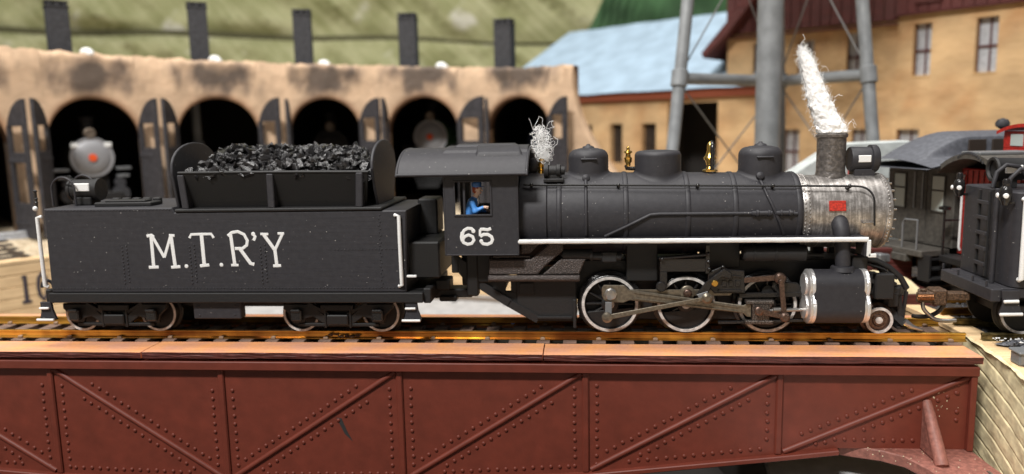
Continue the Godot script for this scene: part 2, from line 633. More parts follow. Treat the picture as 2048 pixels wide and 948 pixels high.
func lamp(called: String, at: Vector3, aim: Vector3, size: Vector2, energy: float, tint: Color) -> void:
	var l := AreaLight3D.new()
	l.name = called
	add_child(l)
	l.area_size = size
	l.light_energy = energy
	l.light_color = tint
	l.area_range = 5.0
	l.shadow_enabled = true
	l.position = at * S
	l.look_at_from_position(at * S, aim * S, Vector3(1, 0, 0))


# ---------------------------------------------------------------- ground, pit and backdrop
func ground_h(r: float) -> float:
	return -3.4 + 7.0 * smoothstep(238.0, 300.0, r)


func ground_and_pit() -> void:
	org = Vector3.ZERO
	var nz := FastNoiseLite.new()
	nz.seed = 4
	nz.frequency = 0.05
	var q := g()
	var rs := [236.0, 244.0, 255.0, 268.0, 282.0, 300.0, 330.0, 380.0, 480.0, 700.0, 1100.0, 1700.0]
	for i in rs.size() - 1:
		q.grid(func(u, w):
			var r: float = lerpf(rs[i], rs[i + 1], w)
			var p := polar(u * 360.0, r)
			var flatten := smoothstep(40.0, 56.0, u * 360.0) * smoothstep(150.0, 130.0, u * 360.0)
			p.y = lerpf(ground_h(r), -3.6, flatten) - flatten * 0.8 + (nz.get_noise_2d(p.x * 2.0, p.z * 2.0) * 0.9 if r > 240.0 else 0.0)
			return p, 120, 1, Vector3.UP)
	structure("ground", q, M.sand, "pale sandy ground round the turntable pit", "ground")
	q = g()
	q.lathe([[232.4, -42.0], [172.0, -42.0], [171.0, -43.0]], HUB, Vector3.UP, 120)
	structure("pit_floor", q, M.pit_floor, "light grey floor of the turntable pit", "floor")
	q = g()
	q.lathe([[171.0, -42.6], [170.0, -66.0], [0.0, -66.0]], HUB, Vector3.UP, 120)  # sunk and coloured dark to stand for shade below the bridge
	structure("pit_bottom", q, M.dark_wall, "sunken middle of the turntable pit, coloured dark for the shade under the bridge", "floor")
	# the pit wall: bent boards with dark joints, each course a part
	var wall := Node3D.new()
	wall.name = "pit_wall"
	add_child(wall)
	tag(wall, "pale wooden wall round the turntable pit, painted with a stall number", "wall", "", "structure")
	var courses := 6
	for k in courses:
		q = g()
		var lo := lerpf(-42.0, -4.2, float(k) / courses) + 0.25
		var hi := lerpf(-42.0, -4.2, float(k + 1) / courses) - 0.1
		q.lathe([[236.0, lo], [232.6, lo], [232.2, lo + 0.3], [232.2 - 0.1 * (k % 2), hi - 0.3], [232.6, hi], [236.0, hi]], HUB, Vector3.UP, 160, 10.0, deg_to_rad(-84.0), deg_to_rad(255.0))
		put("wall_board", q, M.pit_wood, wall)
	q = g()
	q.lathe([[236.2, -42.0], [233.4, -42.0], [233.4, -4.2], [236.2, -4.2]], HUB, Vector3.UP, 160, 10.0)
	put("wall_backing", q, M.groove, wall)
	q = g()
	q.lathe([[231.8, -4.0], [231.8, -2.6], [232.3, -2.2], [238.5, -2.3], [239.5, -4.0]], HUB, Vector3.UP, 160, 50.0)
	put("wall_coping", q, M.pit_wood, wall)
	# the stone-cut end of the wall beside the bridge
	var cut := FastNoiseLite.new()
	cut.seed = 9
	cut.frequency = 0.12
	for k in 11:
		q = g()
		var lo := -42.0 + k * 4.9
		q.grid(func(u, w):
			var d := lerpf(90.5, 112.0, u)
			var e := minf(minf(w, 1.0 - w) * 14.0, 1.0)
			var p := polar(d, 231.6 - 0.35 * e - cut.get_noise_2d(u * 60.0, w * 5.0 + k * 13.0) * 0.28, minf(-2.9, lo + w * 4.85 - u * 16.0))
			return p, 60, 16, Vector3(-1, 0, 0.3))
		put("stone_course", q, M.pit_wood_cream, wall)
	q = g()
	q.grid(func(u, w):
		var d := lerpf(90.5, 112.0, u)
		return polar(d, 230.6 + w * 9.0 + cut.get_noise_2d(u * 60.0, w * 10.0) * 0.9, -2.6 + 0.5 * cut.get_noise_2d(u * 70.0, w * 20.0)), 60, 8, Vector3.UP)
	put("stone_cap", q, M.pit_wood_cream, wall)
	# painted stall number
	q = g()
	stroke(q, [[-1.2, 10.2], [0, 11.2], [0, 0.6]], 0.95)
	stroke(q, [[-2.2, 0.5], [2.2, 0.5]], 0.6)
	stroke(q, [[6.0, 5.8], [6.5, 9.2], [8.2, 11.3], [9.9, 9.2], [10.4, 5.8], [9.9, 2.4], [8.2, 0.4], [6.5, 2.4], [6.0, 5.8]], 0.85)
	for i in q.v.size(): q.v[i].y *= 1.36
	bend_on(q, -52.9, 231.8, -26.3)
	put("stall_number", q, M.number_paint, wall)
	# the rail on which the bridge's wheels run
	var ring := thing("pit_rail", "thin ring rail on the pit floor under the bridge", "rail", Vector3.ZERO, 0.0)
	q = g()
	q.lathe([[217.0, -42.0], [217.0, -41.0], [218.0, -40.4], [218.0, -39.6], [219.2, -39.6], [219.2, -40.4], [220.2, -41.0], [220.2, -42.0]], HUB, Vector3.UP, 140, 20.0)
	put("rail", q, M.dull_rail, ring)
	for k in 40:
		q = g()
		var d := -80.0 + k * 9.0
		var p := polar(d, 212.0, -41.95)
		var p2 := polar(d, 225.0, -41.95)
		q.bar(p, p2, 3.0, 0.7, Vector3.UP, 0.1)
		put("sleeper", q, M.tie_dark, ring)


func stroke(q: G, pts: Array, r: float, close := false) -> void:
	# a brush stroke in the x-y plane, slightly domed
	var dense := PackedVector3Array()
	for i in pts.size():
		dense.append(Vector3(pts[i][0], pts[i][1], 0))
	q.tube(dense, r, 8, -1.0, 0.22)


func bend_on(q: G, deg: float, r: float, y: float) -> void:
	# lays strokes on the inside of the pit wall
	for i in q.v.size():
		var p := q.v[i]
		var a := deg + rad_to_deg(p.x / r)
		q.v[i] = polar(a, r - p.z, y + p.y)
		var m := q.n[i]
		var t := deg_to_rad(a)
		q.n[i] = Vector3(cos(t), 0, sin(t)) * m.x + Vector3.UP * m.y + Vector3(-sin(t), 0, cos(t)) * m.z


func backdrop() -> void:
	org = Vector3.ZERO
	var nz := FastNoiseLite.new()
	nz.seed = 21
	nz.frequency = 0.006
	nz.fractal_octaves = 4
	var q := g()
	var seam := func(x): return 171.0 - 0.055 * x + 2.0 * sin(x * 0.02)
	for part in 2:
		q = g()
		q.grid(func(u, w):
			var x := lerpf(-1000.0, 1000.0, u)
			var s: float = seam.call(x)
			var y: float = lerpf(-12.0, s - 2.2, w) if part == 0 else lerpf(s + 2.2, 560.0, w)
			var fold := nz.get_noise_2d(x + y * 1.2, y * 0.7 - x * 0.3) * 26.0 + nz.get_noise_2d(x * 3.0 + y * 3.5, y * 1.6) * 7.0
			var e := smoothstep(0.0, 0.05, w) * smoothstep(0.0, 0.05, 1.0 - w)
			return Vector3(x, y, -800.0 - y * 0.22 + (fold + 14.0) * e), 160, 40, Vector3(0, 0.2, 1))
		structure("hill_backdrop_lower" if part == 0 else "hill_backdrop_upper", q, M.hill, "olive green painted hillside below the dark seam" if part == 0 else "olive green painted hillside above the dark seam", "backdrop")
	q = g()
	q.grid(func(u, w):
		var x := lerpf(-1000.0, 1000.0, u)
		return Vector3(x, seam.call(x) + lerpf(-3.4, 3.4, w), -840.0), 60, 1, Vector3(0, 0, 1))
	structure("hill_backdrop_seam", q, M.seam, "dark open seam running across the painted hillside", "backdrop")
	q = g()
	q.grid(func(u, w):
		var x := lerpf(10.0, 900.0, u)
		var top := 175.0 + 240.0 * smoothstep(10.0, 150.0, x) + 40.0 * nz.get_noise_2d(x * 2.0, 7.0)
		var y := lerpf(-12.0, top, w)
		return Vector3(x, y, -770.0 - y * 0.08 + nz.get_noise_2d(x * 1.3 + y, y * 1.4) * 24.0), 100, 40, Vector3(0, 0.2, 1))
	structure("green_hill", q, M.hill_green, "darker green painted mountain behind the blue roof", "hill")


# ---------------------------------------------------------------- turntable bridge
const RAIL := [-1.15, -2.5, 1.15, -2.5, 1.15, -2.2, 0.25, -1.95, 0.2, -0.85, 0.52, -0.6, 0.52, -0.08, 0.4, 0.0, -0.4, 0.0, -0.52, -0.08, -0.52, -0.6, -0.2, -0.85, -0.25, -1.95, -1.15, -2.2]


func along_x(at := Vector3.ZERO) -> Transform3D:
	# a prism's outline (x, y) then stands across the track and its depth runs along it
	return Transform3D(Basis(Vector3(0, 0, 1), Vector3(0, 1, 0), Vector3(1, 0, 0)), at)


func rail_bar(q: G, a: Vector3, b: Vector3) -> void:
	var x := (b - a).normalized()
	q.xf = Transform3D(Basis(Vector3(-x.z, 0, x.x), Vector3.UP, x), a)
	q.prism(v2(RAIL), 0.0, a.distance_to(b), 0.0, 20.0)
	q.xf = Transform3D.IDENTITY


func belly(x: float) -> float:
	var d := absf(x + 88.8)
	var xs := [0.0, 57.0, 112.0, 169.0, 186.0, 230.0]
	var ys := [-45.4, -44.2, -40.4, -33.6, -31.4, -31.0]
	for i in 5:
		if d <= xs[i + 1]:
			return lerpf(ys[i], ys[i + 1], (d - xs[i]) / (xs[i + 1] - xs[i]))
	return -31.0


func bridge() -> void:
	var t := thing("turntable_bridge", "brown riveted girder turntable bridge carrying the engine, with brass rails and tan walkways", "bridge", Vector3(-88.8, -43, 0))
	var q := g()
	# rails
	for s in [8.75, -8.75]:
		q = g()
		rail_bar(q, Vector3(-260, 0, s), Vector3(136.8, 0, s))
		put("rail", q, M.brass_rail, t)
	# ties with clips
	var tie: MeshInstance3D
	var clip: MeshInstance3D
	var old := org
	org = Vector3.ZERO
	q = g()
	q.box(Vector3(-2.1, -4.4, -11.9), Vector3(2.1, -2.52, 11.9), 0.15)
	tie = put("tie", q, M.tie, t)
	q = g()
	for s in [8.75, -8.75]:
		for k in [-1, 1]:
			q.box(Vector3(-0.75, -2.5, s + k * 1.25 - 0.35), Vector3(0.75, -1.75, s + k * 1.25 + 0.35), 0.12)
			q.box(Vector3(-0.5, -2.0, s + k * 0.85 - 0.35), Vector3(0.5, -1.65, s + k * 0.85 + 0.35), 0.1)
	clip = put("rail_clip", q, M.clip, t)
	org = old
	var rr := RandomNumberGenerator.new()
	rr.seed = 5
	for k in range(-11, 35):
		var at := Vector3(-162.9 + 8.68 * k + rr.randf_range(-0.25, 0.25), rr.randf_range(-0.08, 0.0), rr.randf_range(-0.3, 0.3))
		var o := tie if k == -11 else copy_part(tie, at - org)
		if k == -11: tie.position = (at - org) * S
		if posmod(k, 2) == 0:
			at = Vector3(-162.9 + 8.68 * k, 0, 0)
			if k == -10: clip.position = (at - org) * S
			else: copy_part(clip, at - org)
	# walkways: three boards a side
	var wood := FastNoiseLite.new()
	wood.seed = 3
	wood.frequency = 0.06
	for s in [1.0, -1.0]:
		for b in [[-262.0, -113.0], [-112.55, 11.25], [11.6, 134.8]]:
			q = g()
			var y0 := -3.0 + (0.12 if b[0] < 0 and b[0] > -200 else 0.0)
			var x0: float = b[0]
			var x1: float = b[1]
			q.grid(func(u, w): return Vector3(lerpf(x0, x1, u), y0 + 0.1 * wood.get_noise_2d(lerpf(x0, x1, u) * 0.4, w * 6.0), s * lerpf(12.35, 23.85 + 0.12 * wood.get_noise_2d(lerpf(x0, x1, u), 5.0), w)), 80, 6, Vector3.UP)
			for e in [x0, x1]:
				q.quad(Vector3(e, y0, s * 12.35), Vector3(e, y0, s * 23.85), Vector3(e, y0 - 2.0, s * 23.85), Vector3(e, y0 - 2.0, s * 12.35), Vector3(-1 if e == x0 else 1, 0, 0))
			q.quad(Vector3(x0, y0, s * 12.35), Vector3(x1, y0, s * 12.35), Vector3(x1, y0 - 2.0, s * 12.35), Vector3(x0, y0 - 2.0, s * 12.35), Vector3(0, 0, -s))
			var o := put("walkway_board", q, M.deck_wood, t)
			q = g()
			q.grid(func(u, w):
				var x := lerpf(x0, x1, u)
				return Vector3(x, y0 - 0.04 + 0.08 * wood.get_noise_2d(x * 1.3, 3.0) - w * (2.0 + 0.22 * wood.get_noise_2d(x * 0.5, 40.0)), s * (23.9 + 0.14 * wood.get_noise_2d(x, 5.0) - 0.4 * w * w + 0.12 * wood.get_noise_2d(x * 0.6, w * 40.0))), 140, 4, Vector3(0, 0, s))
			put("painted_edge", q, M.plank_side, o)
	# dark underside between the girders
	q = g()
	q.box(Vector3(-262, -8.6, -18.5), Vector3(133.0, -4.7, 18.5), 0.2)
	put("deck_beam", q, M.black_deep, t)
	for s in [1.0, -1.0]:
		girder(t, s)


func girder(t: Node3D, s: float) -> void:
	var poly := []
	for x in [-266.0, -258.0, -200.0, -146.0, -88.8, -32.0, 24.0, 80.0, 97.0, 134.0]:
		poly.append_array([x, belly(x)])
	poly.append_array([134.0, -8.6, -266.0, -8.6])
	var q := g()
	q.prism(v2(poly), 20.4 if s > 0 else -21.4, 21.4 if s > 0 else -20.4)
	var gd := put("girder", q, M.girder, t)
	q = g()
	q.box(Vector3(-266, -8.7, minf(s * 17, s * 23.6)), Vector3(134.3, -5.95, maxf(s * 17, s * 23.6)), 0.22)
	put("top_flange", q, M.girder, gd)
	q = g()
	var path := []
	for i in 61:
		path.append(lerpf(-266.0, 97.0, i / 60.0))
	q.grid(func(u, w):
		var x := lerpf(-266.0, 97.0, u)
		var y := belly(x)
		var ring := [Vector2(20.2, y - 1.5), Vector2(23.0, y - 1.5), Vector2(23.25, y - 1.25), Vector2(23.25, y - 0.25), Vector2(23.0, y), Vector2(21.0, y + 0.05)]
		var k: Vector2 = ring[int(round(w * 5))]
		return Vector3(x, k.y, s * k.x), 60, 5, Vector3(0, 0.3, s), null, false)
	put("bottom_flange", q, M.girder, gd)
	# end stiffener
	q = g()
	q.box(Vector3(132.4, belly(134), minf(s * 21.3, s * 23.2)), Vector3(134.1, -8.7, maxf(s * 21.3, s * 23.2)), 0.2)
	put("stiffener", q, M.girder, gd)
	var face := s * 21.4
	for k in range(-3, 4):
		var x := -88.8 + 56.3 * k
		q = g()
		q.box(Vector3(x - 1.0, belly(x) + 0.1, minf(face - s * 0.1, face + s * 0.8)), Vector3(x + 1.0, -8.8, maxf(face - s * 0.1, face + s * 0.8)), 0.4)
		put("stiffener", q, M.girder, gd)
		var right := -88.8 + 56.3 * (k + 1)
	for k in range(-3, 4):
		# the diagonal of the bay beside stiffener k, rising away from the middle
		var inner := -88.8 + 56.3 * (k if k >= 0 else k + 1)
		var outer := inner + (56.3 if k >= 0 else -56.3)
		if k == 3: outer = 134.0
		var sg := signf(outer - inner)
		var a := Vector3(inner + sg * 1.6, belly(inner) + 0.9, face + s * 0.25)
		var b := Vector3(outer - sg * 1.2, -9.4, face + s * 0.25)
		q = g()
		q.tube(v3([a - Vector3(0, 0, s * 0.3), b - Vector3(0, 0, s * 0.3)]), 0.85, 12)
		put("diagonal", q, M.girder, gd)
	if s < 0: return
	# rivets: one mesh shared by every one
	var old := org
	org = Vector3.ZERO
	q = g()
	q.rivet(Vector3.ZERO, Vector3(0, 0, 1), 0.62, 8, 0.75)
	var rv := q.mesh()
	org = old
	var spots := []
	var rr := RandomNumberGenerator.new()
	rr.seed = 8
	for k in range(3, -4, -1):
		var x := -88.8 + 56.3 * k
		for side in [1.0, -1.0]:
			if k == 3 and side > 0: continue
			var y := belly(x + side * 3.2) + 2.3
			var i := 0
			while y < -13.0 and i < 11:
				if k != 3 or i > 0: spots.append(Vector2(x + side * 3.3, y))
				y += 2.72
				i += 1
	for k in range(3, -4, -1):
		var inner := -88.8 + 56.3 * (k if k >= 0 else k + 1)
		var outer := inner + (56.3 if k >= 0 else -56.3)
		if k == 3: outer = 134.0
		var sg := signf(outer - inner)
		var a := Vector2(inner + sg * 1.6, belly(inner) + 0.9)
		var b := Vector2(outer - sg * 1.2, -9.4)
		var d := (b - a).normalized()
		var m := Vector2(-d.y, d.x)
		if m.y < 0: m = -m
		for i in 17:
			for side in [1.0, -1.0]:
				var f := 7.0 + i * 2.75
				if side < 0 and f < 9.0: continue
				var p = a + d * f + m * side * 2.9
				if absf(p.x - outer) < 4.4 or p.y > -12.4 or absf(p.x - inner) < 4.4 or p.y < belly(p.x) + 3.4: continue
				if k == 3 and p.x > 97 and p.y < -26.4: continue
				spots.append(p)
		var x := inner + sg * (13.0 if k != 3 else 8.0)
		var i := 0
		while absf(x - inner) < 52.0 and i < 16:
			var yy := belly(x) + 2.2
			if k == 3 and x > 94.0: yy = -28.6
			if x < 122.0: spots.append(Vector2(x, yy))
			x += sg * 2.72
			i += 1
	for i in 5:
		if i != 2: spots.append(Vector2(129.6, -11.6 - i * 2.7))
	# the nearest three hundred each a part, the rest one mass
	spots.sort_custom(func(a, b): return absf(a.x - 30.0) < absf(b.x - 30.0))
	var rest := g()
	for i in spots.size():
		var p := Vector3(spots[i].x + rr.randf_range(-0.12, 0.12), spots[i].y + rr.randf_range(-0.12, 0.12), face)
		if i < 300:
			var o := MeshInstance3D.new()
			o.name = "rivet"
			o.mesh = rv
			o.material_override = M.girder
			gd.add_child(o, true)
			o.position = (p - org) * S
		elif p.x > -180.0:
			rest.rivet(p, Vector3(0, 0, 1), 0.62, 8, 0.75)
	put("far_rivets", rest, M.girder, gd).set_meta("kind", "stuff")
	# the foot at the bridge's end: a curved plate, a rib and a wheel
	q = g()
	var rim := [[98.5, 19.0], [101.7, 20.6], [108.8, 23.0], [113.9, 27.0], [117.0, 34.7], [119.0, 44.0], [120.0, 52.0]]
	var out := [[136.0, 52.0], [135.5, 40.0], [134.6, 30.0], [134.2, 19.0]]
	var pl := []
	for p in rim: pl.append_array([p[0], p[1]])
	for p in out: pl.append_array([p[0], p[1]])
	q.xf = Transform3D(Basis(Vector3(1, 0, 0), Vector3(0, 0, 1), Vector3(0, 1, 0)), Vector3.ZERO)
	q.prism(v2(pl), -34.6, -31.2, 0.3, 50.0)
	put("end_foot", q, M.shoe, gd)
	q = g()
	q.xf = Transform3D(Basis(Vector3(0, 0, 1), Vector3(0, 1, 0), Vector3(1, 0, 0)), Vector3.ZERO)
	q.prism(v2([21.2, -17.0, 22.6, -17.5, 33.0, -31.1, 21.2, -31.1]), 120.2, 122.6, 0.4)
	q.xf = Transform3D.IDENTITY
	q.tube(v3([Vector3(121.4, -16.8, 21.2), Vector3(121.4, -19.5, 23.2), Vector3(121.4, -31.3, 32.6)]), 1.2, 12, 1.9)
	put("foot_rib", q, M.shoe, gd)
	q = g()
	q.lathe([[0, -2.2], [3.6, -2.2], [4.1, -1.8], [4.1, 1.4], [4.6, 1.6], [4.6, 2.2], [0, 2.2]], Vector3(130.0, -35.4, 37.0), Vector3(1, 0, 0), 28)
	put("pit_wheel", q, M.steel, gd)
	q = g()
	q.xf = Transform3D(Basis(Vector3(1, 0, 0), Vector3(0, 1, 0), Vector3(0, 0, 1)), Vector3.ZERO)
	q.prism(v2([-52.8, -24.2, -51.2, -24.4, -49.6, -28.6, -48.0, -31.8, -50.4, -29.4]), face + 0.02, face + 0.12)
	put("scuff_mark", q, M.mark, gd, "dark slanting scratch mark on the girder")
	q = g()
	rr.seed = 77
	for i in 70:
		var p := Vector3(rr.randf_range(100, 134), -31.15, rr.randf_range(21, 45))
		if p.z > 20 + (p.x - 98) * 0.9: continue
		q.ball(p, Vector3.ONE * rr.randf_range(0.08, 0.25), 5, 3)
	for i in 14:
		q.ball(Vector3(rr.randf_range(123, 131), rr.randf_range(-22, -14), face), Vector3(rr.randf_range(0.1, 0.35), rr.randf_range(0.1, 0.5), 0.08), 5, 3)
	put("plaster_specks", q, M.sand, gd).set_meta("kind", "stuff")


# ---------------------------------------------------------------- tracks outside the pit
func radial_track(deg: float, r0: float, r1: float, label: String, rail_m: Material, called := "radial_track", lift := 0.0) -> void:
	var at := polar(deg, r0)
	var t := thing(called, label, "railway track", at, deg_to_rad(-deg), "tracks radiating from the turntable pit")
	org = Vector3.ZERO
	var q := g()
	for s in [8.75, -8.75]:
		q = g()
		var y1 := ground_h(r1) + 3.4 if lift == 0.0 else 0.0
		rail_bar(q, Vector3(s, 0, 0), Vector3(s, y1, -(r1 - r0)))
		put("rail", q, rail_m, t)
	q = g()
	q.box(Vector3(-14.5, -4.4, -2.1), Vector3(14.5, -2.52, 2.1), 0.2)
	var tie := put("tie", q, M.tie_dark, t)
	var k := 0
	var d := 3.0
	while d < r1 - r0:
		var p := Vector3(0, (ground_h(r0 + d) + 3.4) if lift == 0.0 else 0.0, -d)
		if k == 0: tie.position = p * S
		else: copy_part(tie, p)
		d += 8.7
		k += 1


func approach_tracks() -> void:
	var bed := g()
	bed.org = Vector3.ZERO
	var nz := FastNoiseLite.new()
	nz.frequency = 0.1
	bed.grid(func(u, w):
		var d := lerpf(58.0, 93.6 + 3.0 * w, u)
		var r: float = lerpf(239.0, 460.0, w * w) + 1.6 * nz.get_noise_1d(u * 300.0) * (1.0 - w)
		return polar(d, r, -3.0 + 7.0 * smoothstep(238.0, 300.0, r) * 0.0 + 0.35 * nz.get_noise_2d(u * 300.0, w * 160.0)), 90, 40, Vector3.UP)
	structure("ballast_bed", bed, M.ballast, "dark brown ballast bed under the approach tracks", "ground")
	radial_track(90.0, 233.0, 400.0, "approach track in line with the bridge, under the black tender with a ladder", M.old_rail, "radial_track", 1.0)
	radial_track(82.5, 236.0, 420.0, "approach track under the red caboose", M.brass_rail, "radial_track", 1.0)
	radial_track(75.0, 236.0, 430.0, "approach track under the grey coach", M.dull_rail, "radial_track", 1.0)
	var says := ["track leading to the outermost stall whose door leaf has two windows", "track leading to the stall with the silver engine front and red dot", "track leading to the empty dark stall behind the coal load", "track leading to the stall behind the tender's front coal board", "track leading to the stall with the green engine", "track leading to the last stall beside the sloping buttress"]
	var degs := [-54.5, -40.5, -26.1, -12.5, 0.7, 13.9]
	for i in 6:
		radial_track(degs[i], 236.0, 420.0, says[i], M.dull_rail)


# ---------------------------------------------------------------- roundhouse
const STALLS := [-54.5, -40.5, -26.1, -12.5, 0.7, 13.9]


func roof_h(deg: float) -> float:
	return lerpf(114.5, 102.5, clampf((deg + 41.0) / 56.0, -0.4, 1.0))


func roundhouse() -> void:
	var t := thing("roundhouse", "tan adobe engine roundhouse with sooty arches and open dark doors", "roundhouse", polar(-20.0, 310.0))
	var nz := FastNoiseLite.new()
	nz.seed = 31
	nz.frequency = 0.03
	nz.fractal_octaves = 4
	var base := lin(216, 184, 152)
	var soot := lin(78, 68, 64)
	var rust := lin(150, 104, 72)
	var edges := []
	for i in 7:
		if i == 0: edges.append(STALLS[0] - 7.0)
		elif i == 6: edges.append(STALLS[5] + 7.4)
		else: edges.append((STALLS[i - 1] + STALLS[i]) * 0.5)
	for i in 6:
		var mid: float = STALLS[i]
		var half: float = [26.0, 26.0, 26.0, 24.0, 25.0, 22.0][i]
		var crown: float = [83.5, 84.0, 84.0, 83.0, 82.5, 80.5][i]
		var spring := crown - half
		var lo: float = (edges[i] - mid) * PI / 180.0 * 300.0
		var hi: float = (edges[i + 1] - mid) * PI / 180.0 * 300.0
		var ss := []
		for k in 8: ss.append(lerpf(lo, -half, k / 8.0))
		ss.append(-half - 0.01)
		for k in 33: ss.append(-half * cos(PI * k / 32.0))
		ss.append(half + 0.01)
		for k in 8: ss.append(lerpf(half, hi, (k + 1) / 8.0))
		var under := func(x): return 0.0 if absf(x) > half else spring + half * sqrt(maxf(0.0, 1.0 - x * x / (half * half)))
		var tint := func(x, y):
			var dx: float = x / 24.0
			var dy: float = (y - 98.0) / (11.0 if y > 98.0 else 14.0)
			var w := clampf(1.55 - sqrt(dx * dx + dy * dy) * 1.15 + nz.get_noise_2d(x * 2.2 + i * 300.0, y * 1.2) * 0.9, 0.0, 1.0)
			w *= 0.9 * (0.3 + 0.7 * smoothstep(crown - 5.0, crown + 7.0, y))
			var ring := 0.0
			if absf(x) < half + 6.0:
				var rr := Vector2(x, maxf(0.0, y - spring)).length() - half
				ring = clampf(1.0 - absf(rr) / 5.0, 0.0, 1.0) * smoothstep(spring - 6.0, spring + 10.0, y) * 0.75
			return base.lerp(rust, ring).lerp(soot, w)
		var q := g()
		var f := func(x, y, r):
			var d: float = mid + rad_to_deg(x / 300.0)
			var p := polar(d, r)
			p.y = y + 2.0
			var m := nz.get_noise_3d(p.x, p.y, p.z)
			return p + (HUB - p).normalized() * Vector3(1, 0, 1) * m * 1.1
		var rows := 22
		for k in ss.size() - 1:
			var a: float = ss[k]
			var b: float = ss[k + 1]
			var ya: float = under.call(a)
			var yb: float = under.call(b)
			if absf(a) > half - 0.001 and absf(b) > half - 0.001 and absf(ya - yb) > 1.0: continue
			var ta: float = roof_h(mid + rad_to_deg(a / 300.0)) - 2.0 + nz.get_noise_1d(a * 3.0 + i * 77.0) * 1.6
			var tb: float = roof_h(mid + rad_to_deg(b / 300.0)) - 2.0 + nz.get_noise_1d(b * 3.0 + i * 77.0) * 1.6
			if absf(b) <= half and absf(a) > half: ya = yb
			if absf(a) <= half and absf(b) > half: yb = ya
			q.grid(func(u, w):
				var y := lerpf(lerpf(ya, ta, w), lerpf(yb, tb, w), u)
				return f.call(lerpf(a, b, u), y, 300.0 + 2.5 * smoothstep(0.93, 1.0, w) + 1.2 * smoothstep(0.06, 0.0, w)), 1, rows, (HUB - polar(mid, 300.0)).normalized(), func(u, w):
				var y := lerpf(lerpf(ya, ta, w), lerpf(yb, tb, w), u)
				return tint.call(lerpf(a, b, u), y))
			# parapet top, soffit and back
			q.col = base
			q.quad(f.call(a, ta, 302.5), f.call(b, tb, 302.5), f.call(b, tb - 0.4, 312.0), f.call(a, ta - 0.4, 312.0), Vector3.UP)
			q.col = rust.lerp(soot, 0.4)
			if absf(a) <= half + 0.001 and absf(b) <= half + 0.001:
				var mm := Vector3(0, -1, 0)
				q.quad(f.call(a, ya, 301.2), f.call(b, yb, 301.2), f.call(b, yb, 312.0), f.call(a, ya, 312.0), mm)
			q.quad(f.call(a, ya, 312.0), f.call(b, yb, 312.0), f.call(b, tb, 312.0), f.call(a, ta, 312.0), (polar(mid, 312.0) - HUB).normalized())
		for e in [-half, half]:
			q.col = base.lerp(rust, 0.3)
			q.quad(f.call(e, 0.0, 301.2), f.call(e, spring, 301.2), f.call(e, spring, 312.0), f.call(e, 0.0, 312.0), Vector3(-e, 0, 0))
		put("arch_wall", q, M.adobe, t)
		# doors: two leaves with half-arch heads, standing open
		for s in [-1.0, 1.0]:
			door_leaf(t, mid, s, half - 0.6, spring + 1.0, crown - spring - 1.5, ([110.0, 110.0, 106.0, 86.0, 83.0, 72.0] if s < 0.0 else [95.0, 105.0, 119.0, 128.0, 146.0, 140.0])[i], i == 0)
		# smoke jack on the roof
		q = g()
		var jd: float = [-56.0, -42.4, -27.6, -15.3, -2.1, 10.3][i]
		var jt: float = [150.0, 149.0, 153.0, 149.5, 146.0, 139.0][i]
		var jc := polar(jd, 335.0)
		q.xf = Transform3D(Basis(Vector3.UP, deg_to_rad(-jd)), jc)
		q.box(Vector3(-6.4, 88, -6.4), Vector3(6.4, jt - 3.4, 6.4), 0.3)
		q.box(Vector3(-7.0, jt - 3.4, -7.0), Vector3(7.0, jt - 2.4, 7.0), 0.2)
		for cx in [-4.6, 0.0, 4.6]:
			for cz in [-5.4, 5.4]:
				q.box(Vector3(cx - 1.2, jt - 2.4, cz - 0.8), Vector3(cx + 1.2, jt - 0.6, cz + 0.8), 0.1)
		q.box(Vector3(-6.8, jt - 0.6, -6.8), Vector3(6.8, jt + 0.4, 6.8), 0.2)
		put("smoke_jack", q, M.iron_grey, t)
		q = g()
		var kd: float = [-54.0, -40.4, -26.0, -12.4, 3.2, 14.0][i]
		if i < 5:
			var kp := polar(kd, 305.0, roof_h(kd) + 0.6)
			q.ball(kp, Vector3(4.2, 3.0, 3.6), 12, 8)
			q.ball(kp + Vector3(2.6, -1.0, 1.0), Vector3(3.0, 2.0, 2.4), 10, 6)
			put("roof_knob", q, M.plain_white, t)  # white knob on the roof front above the stall
	# flaring buttress at the east end
	var q := g()
	var d0: float = edges[6]
	var p0 := polar(d0, 300.0)
	var along := Vector3(cos(deg_to_rad(d0)), 0, sin(deg_to_rad(d0)))
	var outv := (p0 - HUB).normalized()
	q.col = base
	q.xf = Transform3D(Basis(along, Vector3.UP, outv), p0)
	var prof := [[-6.0, 0.0], [-6.0, 102.2], [-1.8, 102.0], [-0.6, 100.4], [0.4, 90.0], [2.2, 79.0], [5.4, 69.0], [10.0, 59.0], [17.5, 47.0], [26.0, 36.0], [34.0, 25.0], [41.0, 15.0], [51.0, 0.0]]
	var pl := []
	for p in prof: pl.append_array(p)
	q.prism(v2(pl), -0.6, 9.0, 1.2, 60.0)
	put("buttress", q, M.adobe, t)
	# roof, back and end walls
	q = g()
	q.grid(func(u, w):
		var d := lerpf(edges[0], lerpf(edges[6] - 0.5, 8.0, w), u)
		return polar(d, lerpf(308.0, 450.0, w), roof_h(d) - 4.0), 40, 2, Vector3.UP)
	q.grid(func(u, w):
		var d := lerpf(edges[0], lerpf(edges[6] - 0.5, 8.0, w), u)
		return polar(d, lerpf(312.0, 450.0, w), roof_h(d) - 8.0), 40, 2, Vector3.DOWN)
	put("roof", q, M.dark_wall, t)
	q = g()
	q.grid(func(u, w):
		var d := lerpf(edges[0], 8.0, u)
		return polar(d, 450.0, lerpf(0.0, roof_h(d) - 4.0, w)), 40, 1, Vector3(0, 0, 1))
